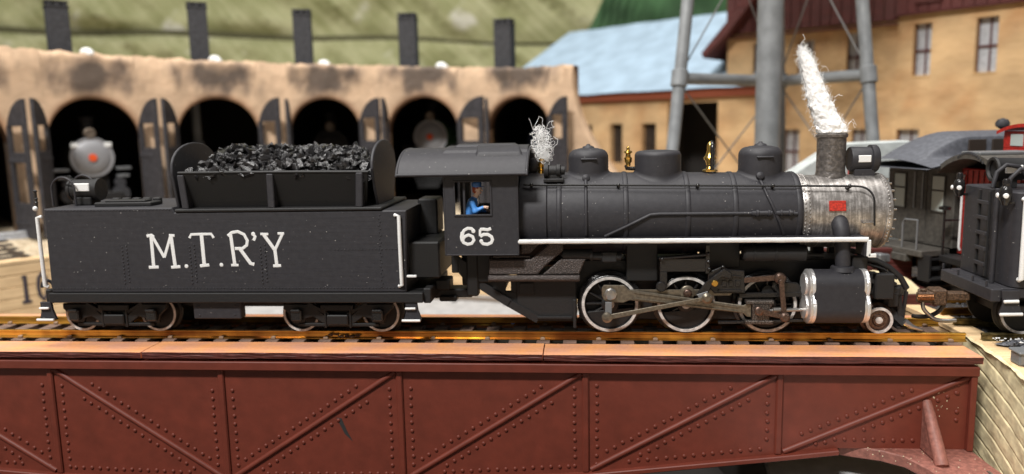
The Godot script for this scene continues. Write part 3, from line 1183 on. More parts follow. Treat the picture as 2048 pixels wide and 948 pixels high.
	for e in [edges[0], edges[6] - 0.5]:
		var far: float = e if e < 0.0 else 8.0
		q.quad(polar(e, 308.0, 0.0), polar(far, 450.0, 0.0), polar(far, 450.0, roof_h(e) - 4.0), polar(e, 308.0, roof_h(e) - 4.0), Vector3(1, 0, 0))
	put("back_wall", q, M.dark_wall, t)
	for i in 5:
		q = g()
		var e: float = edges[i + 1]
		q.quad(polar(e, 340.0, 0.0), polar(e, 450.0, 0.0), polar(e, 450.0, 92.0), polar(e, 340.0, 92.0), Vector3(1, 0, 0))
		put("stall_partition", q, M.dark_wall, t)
	# engines standing in the stalls
	stall_engine(-40.9, 306.0, "engine with a silver smokebox front and red dot, in the first lit stall", M.smoke_silver, M.orange, M.black_dust_shade, true, 12.5)
	stall_engine(-12.9, 352.0, "dim engine with one pale headlight, in the stall behind the coal load", M.black_dust_shade, M.black_dust_shade, M.black_dust_shade, false, 14.0)
	stall_engine(0.2, 338.0, "green boilered engine with a silver front, in the stall behind the cab roof", M.smoke_silver, M.orange, M.loco_green, false, 20.0)
	stall_engine(13.0, 380.0, "dim blue grey engine at the back of the stall nearest the buttress", M.loco_blue, M.black_dust_shade, M.loco_blue, false, 14.0)
	var post := thing("grey_stove_pipe", "thin grey pipe standing in the empty stall behind the coal load", "pipe", polar(-28.6, 345.0))
	q = g()
	q.rod(polar(-28.6, 345.0, 2.0), polar(-28.6, 345.0, 96.0), 3.2)
	put("pipe", q, M.tower_grey, post)
	q = g()
	q.lathe([[3.4, 0], [4.4, 1], [4.4, 4], [3.4, 5]], polar(-28.6, 345.0, 52.0), Vector3.UP, 16)
	put("pipe_collar", q, M.tower_grey, post)


func door_leaf(t: Node3D, mid: float, s: float, w: float, spring: float, rise: float, opened: float, two: bool) -> void:
	# s: which jamb it hangs on; «opened»: degrees from shut
	var q := g()
	var jamb := polar(mid + rad_to_deg(s * (w + 0.6) / 300.0), 299.0, 2.0)
	var d := deg_to_rad(mid)
	var tang := Vector3(cos(d), 0, sin(d)) * -s
	var outv := Vector3(-sin(d), 0, cos(d))
	var a := deg_to_rad(opened)
	var x := tang * cos(a) + outv * sin(a)
	q.xf = Transform3D(Basis(x, Vector3.UP, x.cross(Vector3.UP)), jamb)
	var th := 1.0
	var y0 := spring + 8.5      # window head
	var y1 := spring - 7.0      # window sill
	var head := [w - sqrt(maxf(0.0, 1.0 - pow((y0 - spring) / rise, 2.0))) * w, y0, w, y0]
	for k in 11:
		var f := k / 10.0
		var xx := lerpf(w, w - sqrt(maxf(0.0, 1.0 - pow((y0 - spring) / rise, 2.0))) * w, f)
		if k == 10: continue
		head.append_array([xx, spring + rise * sqrt(maxf(0.0, 1.0 - pow((w - xx) / w, 2.0))) - 0.4])
	q.prism(v2(head), -th, th, 0.15)
	q.box(Vector3(0.4, y1, -th), Vector3(4.2, y0 - 0.02, th), 0.15)
	q.box(Vector3(w - 4.2, y1, -th), Vector3(w, y0 - 0.02, th), 0.15)
	if two:
		q.box(Vector3(0.4, y1 - 6, -th), Vector3(w, y1 - 0.02, th), 0.15)
		q.box(Vector3(0.4, y1 - 30, -th), Vector3(4.2, y1 - 6.02, th), 0.15)
		q.box(Vector3(w - 4.2, y1 - 30, -th), Vector3(w, y1 - 6.02, th), 0.15)
		q.box(Vector3(0.4, 0.5, -th), Vector3(w, y1 - 30.02, th), 0.15)
	else:
		q.box(Vector3(0.4, 0.5, -th), Vector3(w, y1 - 0.02, th), 0.15)
	var leaf := put("door_leaf", q, M.door_grey, t)
	for y in [8.0, y1 - 6.0]:
		q = g()
		q.xf = Transform3D(Basis(x, Vector3.UP, x.cross(Vector3.UP)), jamb)
		q.box(Vector3(0.2, y, -th - 0.5), Vector3(w * 0.7, y + 2.2, th + 0.5), 0.2)
		put("strap_hinge", q, M.door_grey, leaf)


func stall_engine(deg: float, r: float, label: String, front: Material, plate: Material, body: Material, flags: bool, lift: float) -> void:
	var t := thing("stall_engine", label, "locomotive", polar(deg, r, lift), deg_to_rad(-deg), "engines parked in the roundhouse stalls")
	org = Vector3.ZERO
	var q := g()
	var L := 60.0
	q.lathe([[12.6, -L], [13.2, -3.0], [13.2, -0.6], [12.7, 0.0]], Vector3(0, 36, 0), Vector3(0, 0, 1), 32)
	put("boiler", q, body, t)
	q = g()
	q.lathe([[12.9, -0.2], [12.9, 0.6], [11.4, 0.9], [11.0, 0.7], [10.0, 1.5], [5.0, 2.4], [0, 2.6]], Vector3(0, 36, 0.1), Vector3(0, 0, 1), 36)
	var sb := put("smokebox_front", q, front, t)
	q = g()
	q.lathe([[2.4, 2.4], [2.4, 3.4], [0, 3.4]], Vector3(0, 36, 0), Vector3(0, 0, 1), 20)
	put("number_plate", q, plate, sb)
	q = g()
	q.lathe([[3.4, -7], [3.4, 0.6], [2.9, 1.0], [0, 0.7]], Vector3(0, 51.5, 0.5), Vector3(0, 0, 1), 20)
	q.box(Vector3(-2, 47.5, -4), Vector3(2, 49, 0.2), 0.1)
	put("headlight", q, M.dull_rail, t)
	q = g()
	q.lathe([[4.0, 0], [4.0, 12], [4.6, 12.4], [4.6, 14], [3.6, 14], [3.4, 4]], Vector3(0, 48, -12), Vector3.UP, 20)
	put("smoke_stack", q, M.black_dust_shade, t)
	if flags:
		for s in [-1.0, 1.0]:
			q = g()
			q.box(Vector3(s * 9.6 - 2.2, 42.4, 0.6), Vector3(s * 9.6 + 2.2, 45.4, 1.4), 0.3)
			put("white_flag", q, M.plain_white, t)
	q = g()
	for s in [-1.0, 1.0]:
		q.box(Vector3(s * 18 - 4.5, 27.5, -12), Vector3(s * 18 + 4.5, 29.2, 0), 0.2)
		q.box(Vector3(s * 17 - 3.6, 22.6, -6), Vector3(s * 17 + 3.6, 24.2, 2), 0.2)
	put("running_board", q, M.grey_metal if flags else M.black_dust_shade, t)
	q = g()
	for s in [-1.0, 1.0]:
		q.lathe([[0, 0], [4.6, 0], [4.9, 0.6], [4.9, 14], [0, 14]], Vector3(s * 15, 12, -10), Vector3(0, 0, 1), 20)
		q.lathe([[0, 0], [3.2, 0], [3.2, 10], [0, 10]], Vector3(s * 15, 19, -8), Vector3(0, 0, 1), 16)
	put("cylinder", q, M.iron_grey, t)
	q = g()
	q.box(Vector3(-15, 9, 6), Vector3(15, 14, 9), 0.4)
	for k in 9:
		q.bar(Vector3(-12 + k * 3.0, 9, 9), Vector3((-12 + k * 3.0) * 0.55, -1.0, 15), 0.9, 0.9)
	q.box(Vector3(-8, -1.6, 13), Vector3(8, -0.4, 16), 0.2)
	put("pilot", q, M.black_dust_shade, t)
	q = g()
	q.box(Vector3(-9, 2, -L), Vector3(9, 24, -2), 0.3)
	put("frame", q, M.black_deep, t)


# ---------------------------------------------------------------- sheds and houses
func buildings() -> void:
	var nz := FastNoiseLite.new()
	nz.seed = 61
	nz.frequency = 0.02
	nz.fractal_octaves = 4
	# long shed with a pale blue roof
	var a := Vector3(-72, 0, -555)
	var b := Vector3(140, 0, -376)
	var e := (b - a).normalized()
	var back := Vector3(e.z, 0, -e.x)
	var t := thing("long_shed", "long yellow shed with a pale blue roof and a wide dark doorway", "shed", (a + b) * 0.5)
	var fr := Transform3D(Basis(e, Vector3.UP, -back), a)     # x along the wall, z towards the viewer
	var L := a.distance_to(b) + 30.0
	var tint := func(x, y):
		return lin(214, 178, 132).lerp(lin(186, 138, 90), clampf(nz.get_noise_2d(x * 1.5, y * 1.5) * 1.2 + 0.2, 0.0, 0.7))
	var holes := [[128.0, 28.0, 138.0, 62.0], [158.5, 28.0, 172.0, 62.5], [192.5, 28.0, 207.3, 62.4], [218.6, 0.0, 265.6, 78.6]]
	var q := g()
	q.xf = fr
	holed_wall(q, L, 88.0, holes, tint, 6.0)
	put("wall", q, M.yellow, t)
	for h in holes:
		q = g()
		q.xf = fr
		q.quad(Vector3(h[0], h[1], -5.5), Vector3(h[2], h[1], -5.5), Vector3(h[2], h[3], -5.5), Vector3(h[0], h[3], -5.5), Vector3(0, 0, 1))
		if h[1] > 0.0:
			q.box(Vector3((h[0] + h[2]) * 0.5 - 0.6, h[1], -5.4), Vector3((h[0] + h[2]) * 0.5 + 0.6, h[3], -4.6), 0.1)
			q.box(Vector3(h[0], (h[1] + h[3]) * 0.5 - 0.6, -5.35), Vector3(h[2], (h[1] + h[3]) * 0.5 + 0.6, -4.7), 0.1)
		if h[1] > 0.0: put("window", q, M.window_dark, t)
		else:
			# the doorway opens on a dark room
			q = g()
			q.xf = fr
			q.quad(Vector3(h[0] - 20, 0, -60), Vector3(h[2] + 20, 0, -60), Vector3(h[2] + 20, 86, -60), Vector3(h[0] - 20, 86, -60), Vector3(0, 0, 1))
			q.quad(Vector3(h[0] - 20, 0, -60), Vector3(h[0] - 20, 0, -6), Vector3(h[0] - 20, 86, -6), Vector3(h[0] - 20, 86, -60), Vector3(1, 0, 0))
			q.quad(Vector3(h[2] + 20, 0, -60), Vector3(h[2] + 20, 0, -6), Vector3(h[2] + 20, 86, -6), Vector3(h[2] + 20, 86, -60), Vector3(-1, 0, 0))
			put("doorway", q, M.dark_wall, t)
	q = g()
	q.xf = fr
	q.box(Vector3(-4, 82.0, 0.4), Vector3(L + 4, 89.0, 3.5), 0.3)
	put("eave_board", q, M.eave_brown, t)
	q = g()
	q.xf = fr
	var rise := 77.0
	var run := 134.0
	var sl := [Vector3(-4, 89.2, 6.0), Vector3(L + 4, 89.2, 6.0), Vector3(L + 4, 89.2 + rise, -run), Vector3(-4, 89.2 + rise, -run)]
	q.grid(func(u, w): return sl[0].lerp(sl[1], u).lerp(sl[3].lerp(sl[2], u), w) + Vector3.UP * nz.get_noise_2d(u * 300.0, w * 80.0) * 1.0, 40, 12, Vector3(0, 1, 0.6))
	q.quad(sl[3], sl[2], Vector3(L + 4, 89, -run * 2.0 - 6), Vector3(-4, 89, -run * 2.0 - 6), Vector3(0, 1, -0.6))
	put("roof", q, M.roof_blue, t)
	q = g()
	q.xf = fr
	q.col = lin(214, 178, 132)
	q.quad(Vector3(0, 0, -0.2), Vector3(0, 0, -run * 2), Vector3(0, 88, -run * 2), Vector3(0, 88, -0.2), Vector3(-1, 0, 0))
	q.flat(Vector3(0, 88, -0.2), Vector3(0, 88, -run * 2), Vector3(0, 88 + rise - 1.0, -run), Vector3(-1, 0, 0))
	put("gable_wall", q, M.yellow, t)

	# the tall yellow mill: two wall faces meeting at a corner
	t = thing("tall_mill", "tall yellow plaster mill with dark red upper boards and pale windows", "building", Vector3(240, 0, -330))
	var c0 := Vector3(137.8, 0, -386)
	var c1 := Vector3(241.7, 0, -324)
	var c2 := Vector3(345.0, 0, -215)
	var tint2 := func(x, y):
		return lin(214, 178, 132).lerp(lin(186, 136, 88), clampf(nz.get_noise_2d(x * 1.1 + 400.0, y * 0.8) * 1.6, 0.0, 0.75))
	for k in 2:
		var p: Vector3 = [c0, c1][k]
		var r: Vector3 = [c1, c2][k]
		var ex := (r - p).normalized()
		var face := Transform3D(Basis(ex, Vector3.UP, Vector3(-ex.z, 0, ex.x)), p)
		var len := p.distance_to(r)
		var hs := [[54.0, 91.0, 65.5, 121.0], [88.0, 91.0, 99.0, 123.6], [46.0, 24.0, 57.0, 56.0], [94.0, 24.0, 104.5, 55.6], [20.5, 98.0, 28.0, 121.5]] if k == 0 else [[10.5, 91.3, 22.4, 125.8], [49.5, 91.0, 62.5, 125.4], [-1.0, 0.0, -1.0, 0.0], [2.2, 22.0, 17.5, 55.2], [100.0, 91.0, 113.0, 125.4]]
		q = g()
		q.xf = face
		var use := []
		for h in hs:
			if h[0] > 0.0: use.append(h)
		holed_wall(q, len, 133.0, use, tint2, 6.0)
		put("wall", q, M.yellow, t)
		for h in use:
			q = g()
			q.xf = face
			q.quad(Vector3(h[0], h[1], -5.0), Vector3(h[2], h[1], -5.0), Vector3(h[2], h[3], -5.0), Vector3(h[0], h[3], -5.0), Vector3(0, 0, 1))
			var o := put("window", q, M.window_pale, t)
			q = g()
			q.xf = face
			var mx: float = (h[0] + h[2]) * 0.5 + 0.8
			var my: float = lerpf(h[1], h[3], 0.48)
			q.box(Vector3(mx - 0.55, h[1], -4.9), Vector3(mx + 0.55, h[3], -4.1), 0.1)
			q.box(Vector3(h[0], my - 0.7, -4.85), Vector3(h[2], my + 0.7, -3.9), 0.1)
			q.box(Vector3(h[0], h[1], -4.8), Vector3(h[0] + 0.7, h[3], -4.0), 0.1)
			put("sash", q, M.maroon, o)
			q = g()
			q.xf = face
			q.col = lin(210, 172, 122)
			q.box(Vector3(h[0] - 0.6, h[1] - 1.2, -4.0), Vector3(h[2] + 0.6, h[1] - 0.02, 0.4), 0.2)
			put("sill", q, M.yellow, o)
		# boarded upper storey, board by board
		var x := 0.0
		var base_y := 129.5 if k == 0 else 135.0
		while x < len:
			q = g()
			q.xf = face
			var wd := minf(7.0, len - x)
			q.box(Vector3(x + 0.25, base_y - (2.0 if k == 1 else 0.0), 0.2 + 0.4 * fmod(x, 2.0)), Vector3(x + wd - 0.25, 196.0, 3.4 + 0.3 * fmod(x * 1.7, 2.0)), 0.2)
			put("upper_board", q, M.maroon, t)
			x += 7.0
		q = g()
		q.xf = face
		q.box(Vector3(0, base_y - 3.2, 0.4), Vector3(len, base_y - 2.2, 4.6), 0.2)
		put("board_trim", q, M.maroon, t)
		if k == 1:
			q = g()
			q.xf = face
			q.box(Vector3(12, 138.5, 3.0), Vector3(30, 152, 5.4), 0.3)
			put("upper_panel", q, M.maroon, t)
	# the gable's overhanging eave
	q = g()
	var ex := (c1 - c0).normalized()
	q.xf = Transform3D(Basis(ex, Vector3.UP, Vector3(-ex.z, 0, ex.x)), c0)
	q.prism(v2([-16.0, 116.0, -14.0, 112.0, 4.0, 128.0, 34.0, 163.0, 34.0, 171.0]), -60.0, 14.0, 0.4)
	put("gable_eave", q, M.maroon, t)
	q = g()
	q.xf = Transform3D(Basis(ex, Vector3.UP, Vector3(-ex.z, 0, ex.x)), c0)
	q.col = lin(214, 178, 132)
	q.quad(Vector3(0, 0, 0), Vector3(0, 0, -150), Vector3(0, 130, -150), Vector3(0, 130, 0), Vector3(-1, 0, 0))
	put("side_wall", q, M.yellow, t)
	# low pale shed behind the headlight
	t = thing("low_shed", "low pale grey roofed shed behind the engine's headlight", "shed", Vector3(150, 0, -118))
	q = g()
	q.prism(v2([104.0, 30.0, 138.0, 52.6, 168.0, 53.4, 168.0, 24.0, 104.0, 24.0]), -128.0, -114.0, 0.4)
	put("roof", q, M.roof_grey, t)
	q = g()
	q.box(Vector3(108, -3, -127), Vector3(166, 24, -115.5), 0.3)
	put("wall", q, M.roof_grey, t)
	t = thing("red_box_crate", "small red box just behind the smokestack", "box", Vector3(139, 0, -95))
	q = g()
	q.box(Vector3(137.0, 30, -100), Vector3(141.5, 43.5, -92), 0.3)
	put("box_body", q, M.red, t)
	q = g()
	q.box(Vector3(136.7, 43.5, -100.4), Vector3(141.8, 44.3, -91.6), 0.2)
	put("box_lid", q, M.eave_brown, t)
	q = g()
	q.box(Vector3(136.5, -3, -100.5), Vector3(142, 30, -91.5), 0.3)
	put("box_stand", q, M.dark_wall, t)


func holed_wall(q: G, len: float, high: float, holes: Array, tint: Callable, deep: float) -> void:
	# a wall with real openings: its face split at every edge, jambs and heads inside the openings
	var xs := [0.0, len]
	var ys := [0.0, high]
	for h in holes:
		xs.append_array([h[0], h[2]])
		ys.append_array([h[1], h[3]])
	for k in int(len / 9.0): xs.append(k * 9.0)
	for k in int(high / 9.0): ys.append(k * 9.0)
	xs.sort()
	ys.sort()
	for i in xs.size() - 1:
		for j in ys.size() - 1:
			var x0: float = xs[i]
			var x1: float = xs[i + 1]
			var y0: float = ys[j]
			var y1: float = ys[j + 1]
			if x1 - x0 < 0.001 or y1 - y0 < 0.001: continue
			var cx := (x0 + x1) * 0.5
			var cy := (y0 + y1) * 0.5
			var inside := false
			for h in holes:
				if cx > h[0] and cx < h[2] and cy > h[1] and cy < h[3]: inside = true
			if inside: continue
			var m := Vector3(0, 0, 1)
			var A := Vector3(x0, y0, 0)
			var B := Vector3(x1, y0, 0)
			var C := Vector3(x1, y1, 0)
			var D := Vector3(x0, y1, 0)
			q.tri(A, B, C, m, m, m, tint.call(x0, y0), tint.call(x1, y0), tint.call(x1, y1))
			q.tri(A, C, D, m, m, m, tint.call(x0, y0), tint.call(x1, y1), tint.call(x0, y1))
	for h in holes:
		q.col = tint.call(h[0], h[1])
		q.quad(Vector3(h[0], h[1], 0), Vector3(h[0], h[3], 0), Vector3(h[0], h[3], -deep), Vector3(h[0], h[1], -deep), Vector3(1, 0, 0))
		q.quad(Vector3(h[2], h[1], 0), Vector3(h[2], h[3], 0), Vector3(h[2], h[3], -deep), Vector3(h[2], h[1], -deep), Vector3(-1, 0, 0))
		q.quad(Vector3(h[0], h[3], 0), Vector3(h[2], h[3], 0), Vector3(h[2], h[3], -deep), Vector3(h[0], h[3], -deep), Vector3(0, -1, 0))
		if h[1] > 0.0: q.quad(Vector3(h[0], h[1], 0), Vector3(h[2], h[1], 0), Vector3(h[2], h[1], -deep), Vector3(h[0], h[1], -deep), Vector3(0, 1, 0))


# ---------------------------------------------------------------- water tower
func water_tower() -> void:
	var t := thing("water_tower", "grey steel water tower legs with a thick riser pipe and tie rods", "water tower", Vector3(124, 0, -178))
	var mid := Vector3(122.3, 0, -182)
	var feet := [Vector3(64.7, 0, -158), Vector3(178.6, 0, -168.6), Vector3(139.4, 0, -216)]
	var tops := [Vector3(89, 215, -192), Vector3(163.3, 215, -199), Vector3(138.6, 215, -246)]
	var q := g()
	for i in 3:
		q = g()
		q.rod(feet[i] + Vector3(0, -3, 0), tops[i], 3.3, 16)
		put("leg", q, M.tower_grey, t)
	q = g()
	q.rod(mid + Vector3(0, -3, 0), mid + Vector3(0, 240, 0), 6.6, 28)
	put("riser_pipe", q, M.tower_grey, t)
	var at := func(i, y): return feet[i].lerp(tops[i], y / 215.0)
	for pr in [[0, 2], [2, 1]]:
		var y := 86.0
		q = g()
		q.rod(at.call(pr[0], y), at.call(pr[1], y), 3.1, 14)
		put("strut", q, M.tower_grey, t)
		for cr in [[5.0, 84.0], [84.0, 5.0], [88.0, 190.0], [190.0, 88.0]]:
			q = g()
			q.rod(at.call(pr[0], cr[0]), at.call(pr[1], cr[1]), 0.42, 8)
			put("tie_rod", q, M.cable, t)
	for i in 3:
		q = g()
		var p: Vector3 = at.call(i, 86.0)
		q.lathe([[3.6, -4.5], [4.3, -4.0], [4.3, 4.0], [3.6, 4.5]], p, tops[i] - feet[i], 16)
		put("gusset", q, M.tower_grey, t)
	q = g()
	q.lathe([[0, 0], [30, 2], [46, 9], [50, 22], [50, 90], [0, 112]], mid + Vector3(4, 214, -20), Vector3.UP, 40)
	put("tank", q, M.tower_grey, t)


# ---------------------------------------------------------------- tender
func tender() -> void:
	var t := thing("tender", "black coal tender lettered in white capitals, coupled behind the engine", "tender", Vector3(-88, 0, 0))
	var q := g()
	q.xf = Transform3D.IDENTITY
	q.prism(v2([-145.2, 14.2, -145.0, 41.0, -103.0, 41.0, -102.2, 39.5, -29.4, 39.4, -30.4, 14.2]), -16.5, 16.5, 0.35)
	var body := put("tank", q, M.tank_black, t)
	# fine rivet rows, far below the size that can be picked apart
	q = g()
	for x in [-120.3, -98.2, -75.5]:
		for i in 11:
			for c in 2:
				q.rivet(Vector3(x + c * 1.5, 17.2 + i * 1.15 + c * 0.55, 16.5), Vector3(0, 0, 1), 0.29, 6, 0.9)
	for i in 104: q.rivet(Vector3(-144.2 + i * 1.1, 15.6, 16.5), Vector3(0, 0, 1), 0.24, 6, 0.9)
	for i in 22: q.rivet(Vector3(-38.0 + 0.4 * (i % 2), 16.0 + i * 1.05, 16.5), Vector3(0, 0, 1), 0.24, 6, 0.9)
	for i in 38: q.rivet(Vector3(-143.8 + i * 1.08, 40.3, 16.5), Vector3(0, 0, 1), 0.24, 6, 0.9)
	for i in 20: q.rivet(Vector3(-52.0 + i * 1.05, 27.6, 16.5), Vector3(0, 0, 1), 0.22, 6, 0.9)
	put("rivet_rows", q, M.black, body).set_meta("kind", "stuff")
	# lettering, brushed on by hand
	var letter := func(strokes: Array, x: float, y: float, sx: float, sy: float, dots: Array = []):
		var k := g()
		for st in strokes:
			var pts := PackedVector3Array()
			for i in range(1, st.size()):
				pts.append(Vector3(x + st[i][0] * sx, y + st[i][1] * sy, 16.53))
			k.tube(pts, st[0], 10, -1.0, 0.12)
		for d in dots: k.ball(Vector3(x + d[0] * sx, y + d[1] * sy, 16.5), Vector3(d[2], d[2], 0.1), 14, 6)
		put("letter", k, M.white_paint, body)
	letter.call([[0.5, [0.04, 0.97], [0.22, 1.0], [0.3, 0.94]], [0.55, [0.2, 0.97], [0.2, 0.04]], [0.5, [0.02, 0.02], [0.38, 0.03]], [0.5, [0.24, 0.97], [0.62, 0.32]], [0.46, [0.62, 0.32], [0.92, 0.98]], [0.45, [0.86, 0.99], [1.06, 0.98]], [0.58, [0.93, 0.96], [0.99, 0.04]], [0.5, [0.84, 0.02], [1.18, 0.04]]], -112.2, 22.1, 8.9, 10.4, [[1.4, 0.05, 0.62]])
	letter.call([[0.42, [0.0, 0.88], [0.08, 0.99], [0.5, 1.0], [0.9, 1.0], [0.99, 0.88]], [0.6, [0.5, 0.98], [0.52, 0.04]], [0.5, [0.34, 0.02], [0.72, 0.05]]], -98.0, 22.5, 7.9, 10.2, [[1.22, 0.05, 0.62]])
	letter.call([[0.55, [0.14, 0.94], [0.24, 0.03]], [0.42, [0.06, 0.02], [0.42, 0.02]], [0.5, [0.0, 0.9], [0.2, 1.0], [0.5, 1.03], [0.8, 0.94], [0.94, 0.76], [0.9, 0.62], [0.68, 0.52], [0.3, 0.52]], [0.58, [0.56, 0.5], [1.02, 0.07], [1.2, 0.04]]], -85.6, 22.7, 6.5, 10.4)
	letter.call([[0.5, [0.0, 1.0], [0.12, 0.92], [0.02, 0.8]]], -77.6, 22.6, 6.0, 10.0, [[0.02, 1.0, 0.66]])
	letter.call([[0.4, [0.0, 0.99], [0.34, 0.98]], [0.4, [0.74, 1.0], [1.02, 1.0]], [0.56, [0.14, 0.97], [0.58, 0.5]], [0.46, [0.94, 0.98], [0.58, 0.5]], [0.55, [0.58, 0.5], [0.62, 0.04]], [0.48, [0.46, 0.02], [0.8, 0.03]]], -75.2, 22.4, 7.4, 10.3)
	# underframe
	q = g()
	q.box(Vector3(-146.2, 11.0, -17), Vector3(-25.2, 14.15, 17), 0.25)
	q.box(Vector3(-25.4, 10.6, -15), Vector3(-23.0, 15.2, 15.6), 0.3)
	q.box(Vector3(-148.6, 10.4, -15), Vector3(-146.0, 14.8, 15), 0.3)
	put("underframe", q, M.black_dust_shade, t)
	q = g()
	q.box(Vector3(-99.4, 5.4, 11.5), Vector3(-83.9, 10.9, 15.2), 0.3)
	for p in [[-97.6, 9.4], [-85.6, 9.6], [-97.4, 6.6], [-85.8, 6.8]]: q.rivet(Vector3(p[0], p[1], 15.2), Vector3(0, 0, 1), 0.35)
	put("toolbox", q, M.black, t)
	q = g()
	q.box(Vector3(-125, 7, -5), Vector3(-50, 11, 5), 0.3)
	put("centre_sill", q, M.black_deep, t)
	# coal bunker
	q = g()
	q.box(Vector3(-102.0, 39.5, -16.9), Vector3(-36.8, 40.5, 16.9), 0.3)
	var bunk := put("bunker_floor", q, M.black_dust_shade, t)
	for s in [1.0, -1.0]:
		q = g()
		q.grid(func(u, w):
			var x := lerpf(lerpf(-98.6, -100.2, w), lerpf(-42.6, -41.0, w), u)
			return Vector3(x, lerpf(40.4, 51.3, w) - 0.5 * u * u * w, s * lerpf(12.3, 15.5, w)), 30, 6, Vector3(0, 0, s))
		q.grid(func(u, w):
			var x := lerpf(lerpf(-98.6, -100.2, w), lerpf(-42.6, -41.0, w), u)
			return Vector3(x, lerpf(40.4, 51.3, w) - 0.5 * u * u * w, s * lerpf(11.5, 14.7, w)), 30, 2, Vector3(0, 0, -s))
		var rim := PackedVector3Array()
		for i in 25: rim.append(Vector3(lerpf(-100.6, -40.8, i / 24.0), 51.5 - 0.5 * pow(i / 24.0, 2.0), s * 15.2))
		q.tube(rim, 0.5, 8)
		put("bunker_side", q, M.black_deep, t)  # shade under the rim is put into the panels' deeper black
		for x in [-98.8, -71.4, -44.0]:
			q = g()
			var lean := (0.9 if x < -90 else (-0.5 if x > -50 else 0.0))
			q.xf = Transform3D(Basis(Vector3(1, 0, 0), Vector3(-lean * 0.1, 1, 0.0), Vector3(0, 0, 1)), Vector3(x, 40.4, 0))
			q.box(Vector3(-1.15, 0, minf(s * 12.6, s * 15.9)), Vector3(1.0, 10.5, maxf(s * 12.6, s * 15.9)), 0.25)
			put("bunker_stake", q, M.black, t)
	# arched boards at the bunker's ends
	for k in 2:
		var out := []
		if k == 0:
			out = [-12.5, 40.4, -15.0, 51.4]
			for i in 15: out.append_array([-15.0 * cos(PI * i / 14.0), 51.6 + 9.0 * pow(sin(PI * i / 14.0), 0.8)])
			out.append_array([15.0, 51.4, 12.5, 40.4])
		else:
			out = [-9.5, 40.4, -12.6, 46.0, -14.4, 51.5]
			for i in 17: out.append_array([-14.6 * cos(PI * i / 16.0), 51.8 + 8.6 * pow(sin(PI * i / 16.0), 0.85)])
			out.append_array([14.4, 51.5, 12.6, 46.0, 9.5, 40.4])
		q = g()
		q.xf = along_x(Vector3(-103.4 if k == 0 else -40.4, 0, 0))
		q.prism(v2(out), 0.0, 0.9, 0.2)
		put("coal_board", q, M.black, t)
	# deck fittings at the rear
	q = g()
	q.box(Vector3(-131.5, 41.0, 5.0), Vector3(-112.5, 42.3, 11.5), 0.25)
	for i in 5: q.box(Vector3(-129.6 + i * 3.5, 41.0, 3.4), Vector3(-127.0 + i * 3.5, 43.2, 5.2), 0.3)
	q.box(Vector3(-128.5, 42.3, 6.2), Vector3(-115.0, 42.9, 10.4), 0.2)
	put("water_hatch", q, M.black_dust_shade, t)
	q = g()
	q.lathe([[0, 0.2], [3.0, 0.0], [3.6, 0.2], [3.6, 1.0], [3.3, 1.2], [3.3, 8.6], [3.6, 8.8], [3.6, 10.2], [0, 10.2]], Vector3(-144.0, 46.0, 3.4), Vector3(1, 0, 0), 28)
	q.box(Vector3(-142, 41, 0.6), Vector3(-136, 43.6, 6.2), 0.3)
	var bl := put("backup_light", q, M.black_dust_shade, t)
	q = g()
	q.box(Vector3(-141.2, 45.6, 6.3), Vector3(-135.8, 48.2, 6.95), 0.2)
	put("number_board", q, M.white_paint, bl)
	q = g()
	q.lathe([[0, -0.1], [2.8, 0.1]], Vector3(-144.1, 46.0, 3.4), Vector3(1, 0, 0), 24)
	put("lens", q, M.steel, bl)
	for z in [8.4, -2.0]:
		q = g()
		var path := PackedVector3Array([Vector3(-147.4, 41, z)])
		path.append_array(ring_path(Vector3(-143.6, 46.4, z), 3.9, 180, 0, 16, Vector3(1, 0, 0), Vector3(0, 1, 0)))
		path.append(Vector3(-139.6, 41, z))
		q.tube(path, 0.36, 8)
		put("grab_hoop", q, M.black, t)
	# rear lamp bracket and grab irons
	q = g()
	for y in [46.6, 44.2, 43.0]: q.ball(Vector3(-147.4, y, 16.2), Vector3(0.7, 0.5, 0.6), 8, 6)
	q.rod(Vector3(-147.4, 41, 16.2), Vector3(-147.4, 47, 16.2), 0.45, 8)
	put("lamp_bracket", q, M.black_gloss, t)
	q = g()
	q.ball(Vector3(-147.5, 41.2, 16.8), Vector3(0.75, 0.8, 0.7), 10, 8)
	put("white_knob", q, M.white_paint, t)
	for k in 2:
		q = g()
		var x := -147.0 if k == 0 else -31.6
		var z := 17.0 if k == 0 else 17.2
		q.tube(v3([Vector3(x + (1.2 if k == 0 else -1.4), 38.6 if k == 0 else 38.0, 16.6), Vector3(x, 38.4 if k == 0 else 37.8, z), Vector3(x, 30, z), Vector3(x + 0.1, 16.6, z), Vector3(x + (0.9 if k == 0 else -0.9), 16.2, 16.6)]), 0.62 if k == 0 else 0.58, 8)
		put("handrail", q, M.white_paint, t)
	q = g()
	q.tube(ring_path(Vector3(-147.5, 16.0, 15), 1.9, -10, 190, 12, Vector3(1, 0, 0), Vector3(0, 1, 0)), 0.5, 8)
	put("hose_loop", q, M.black, t)
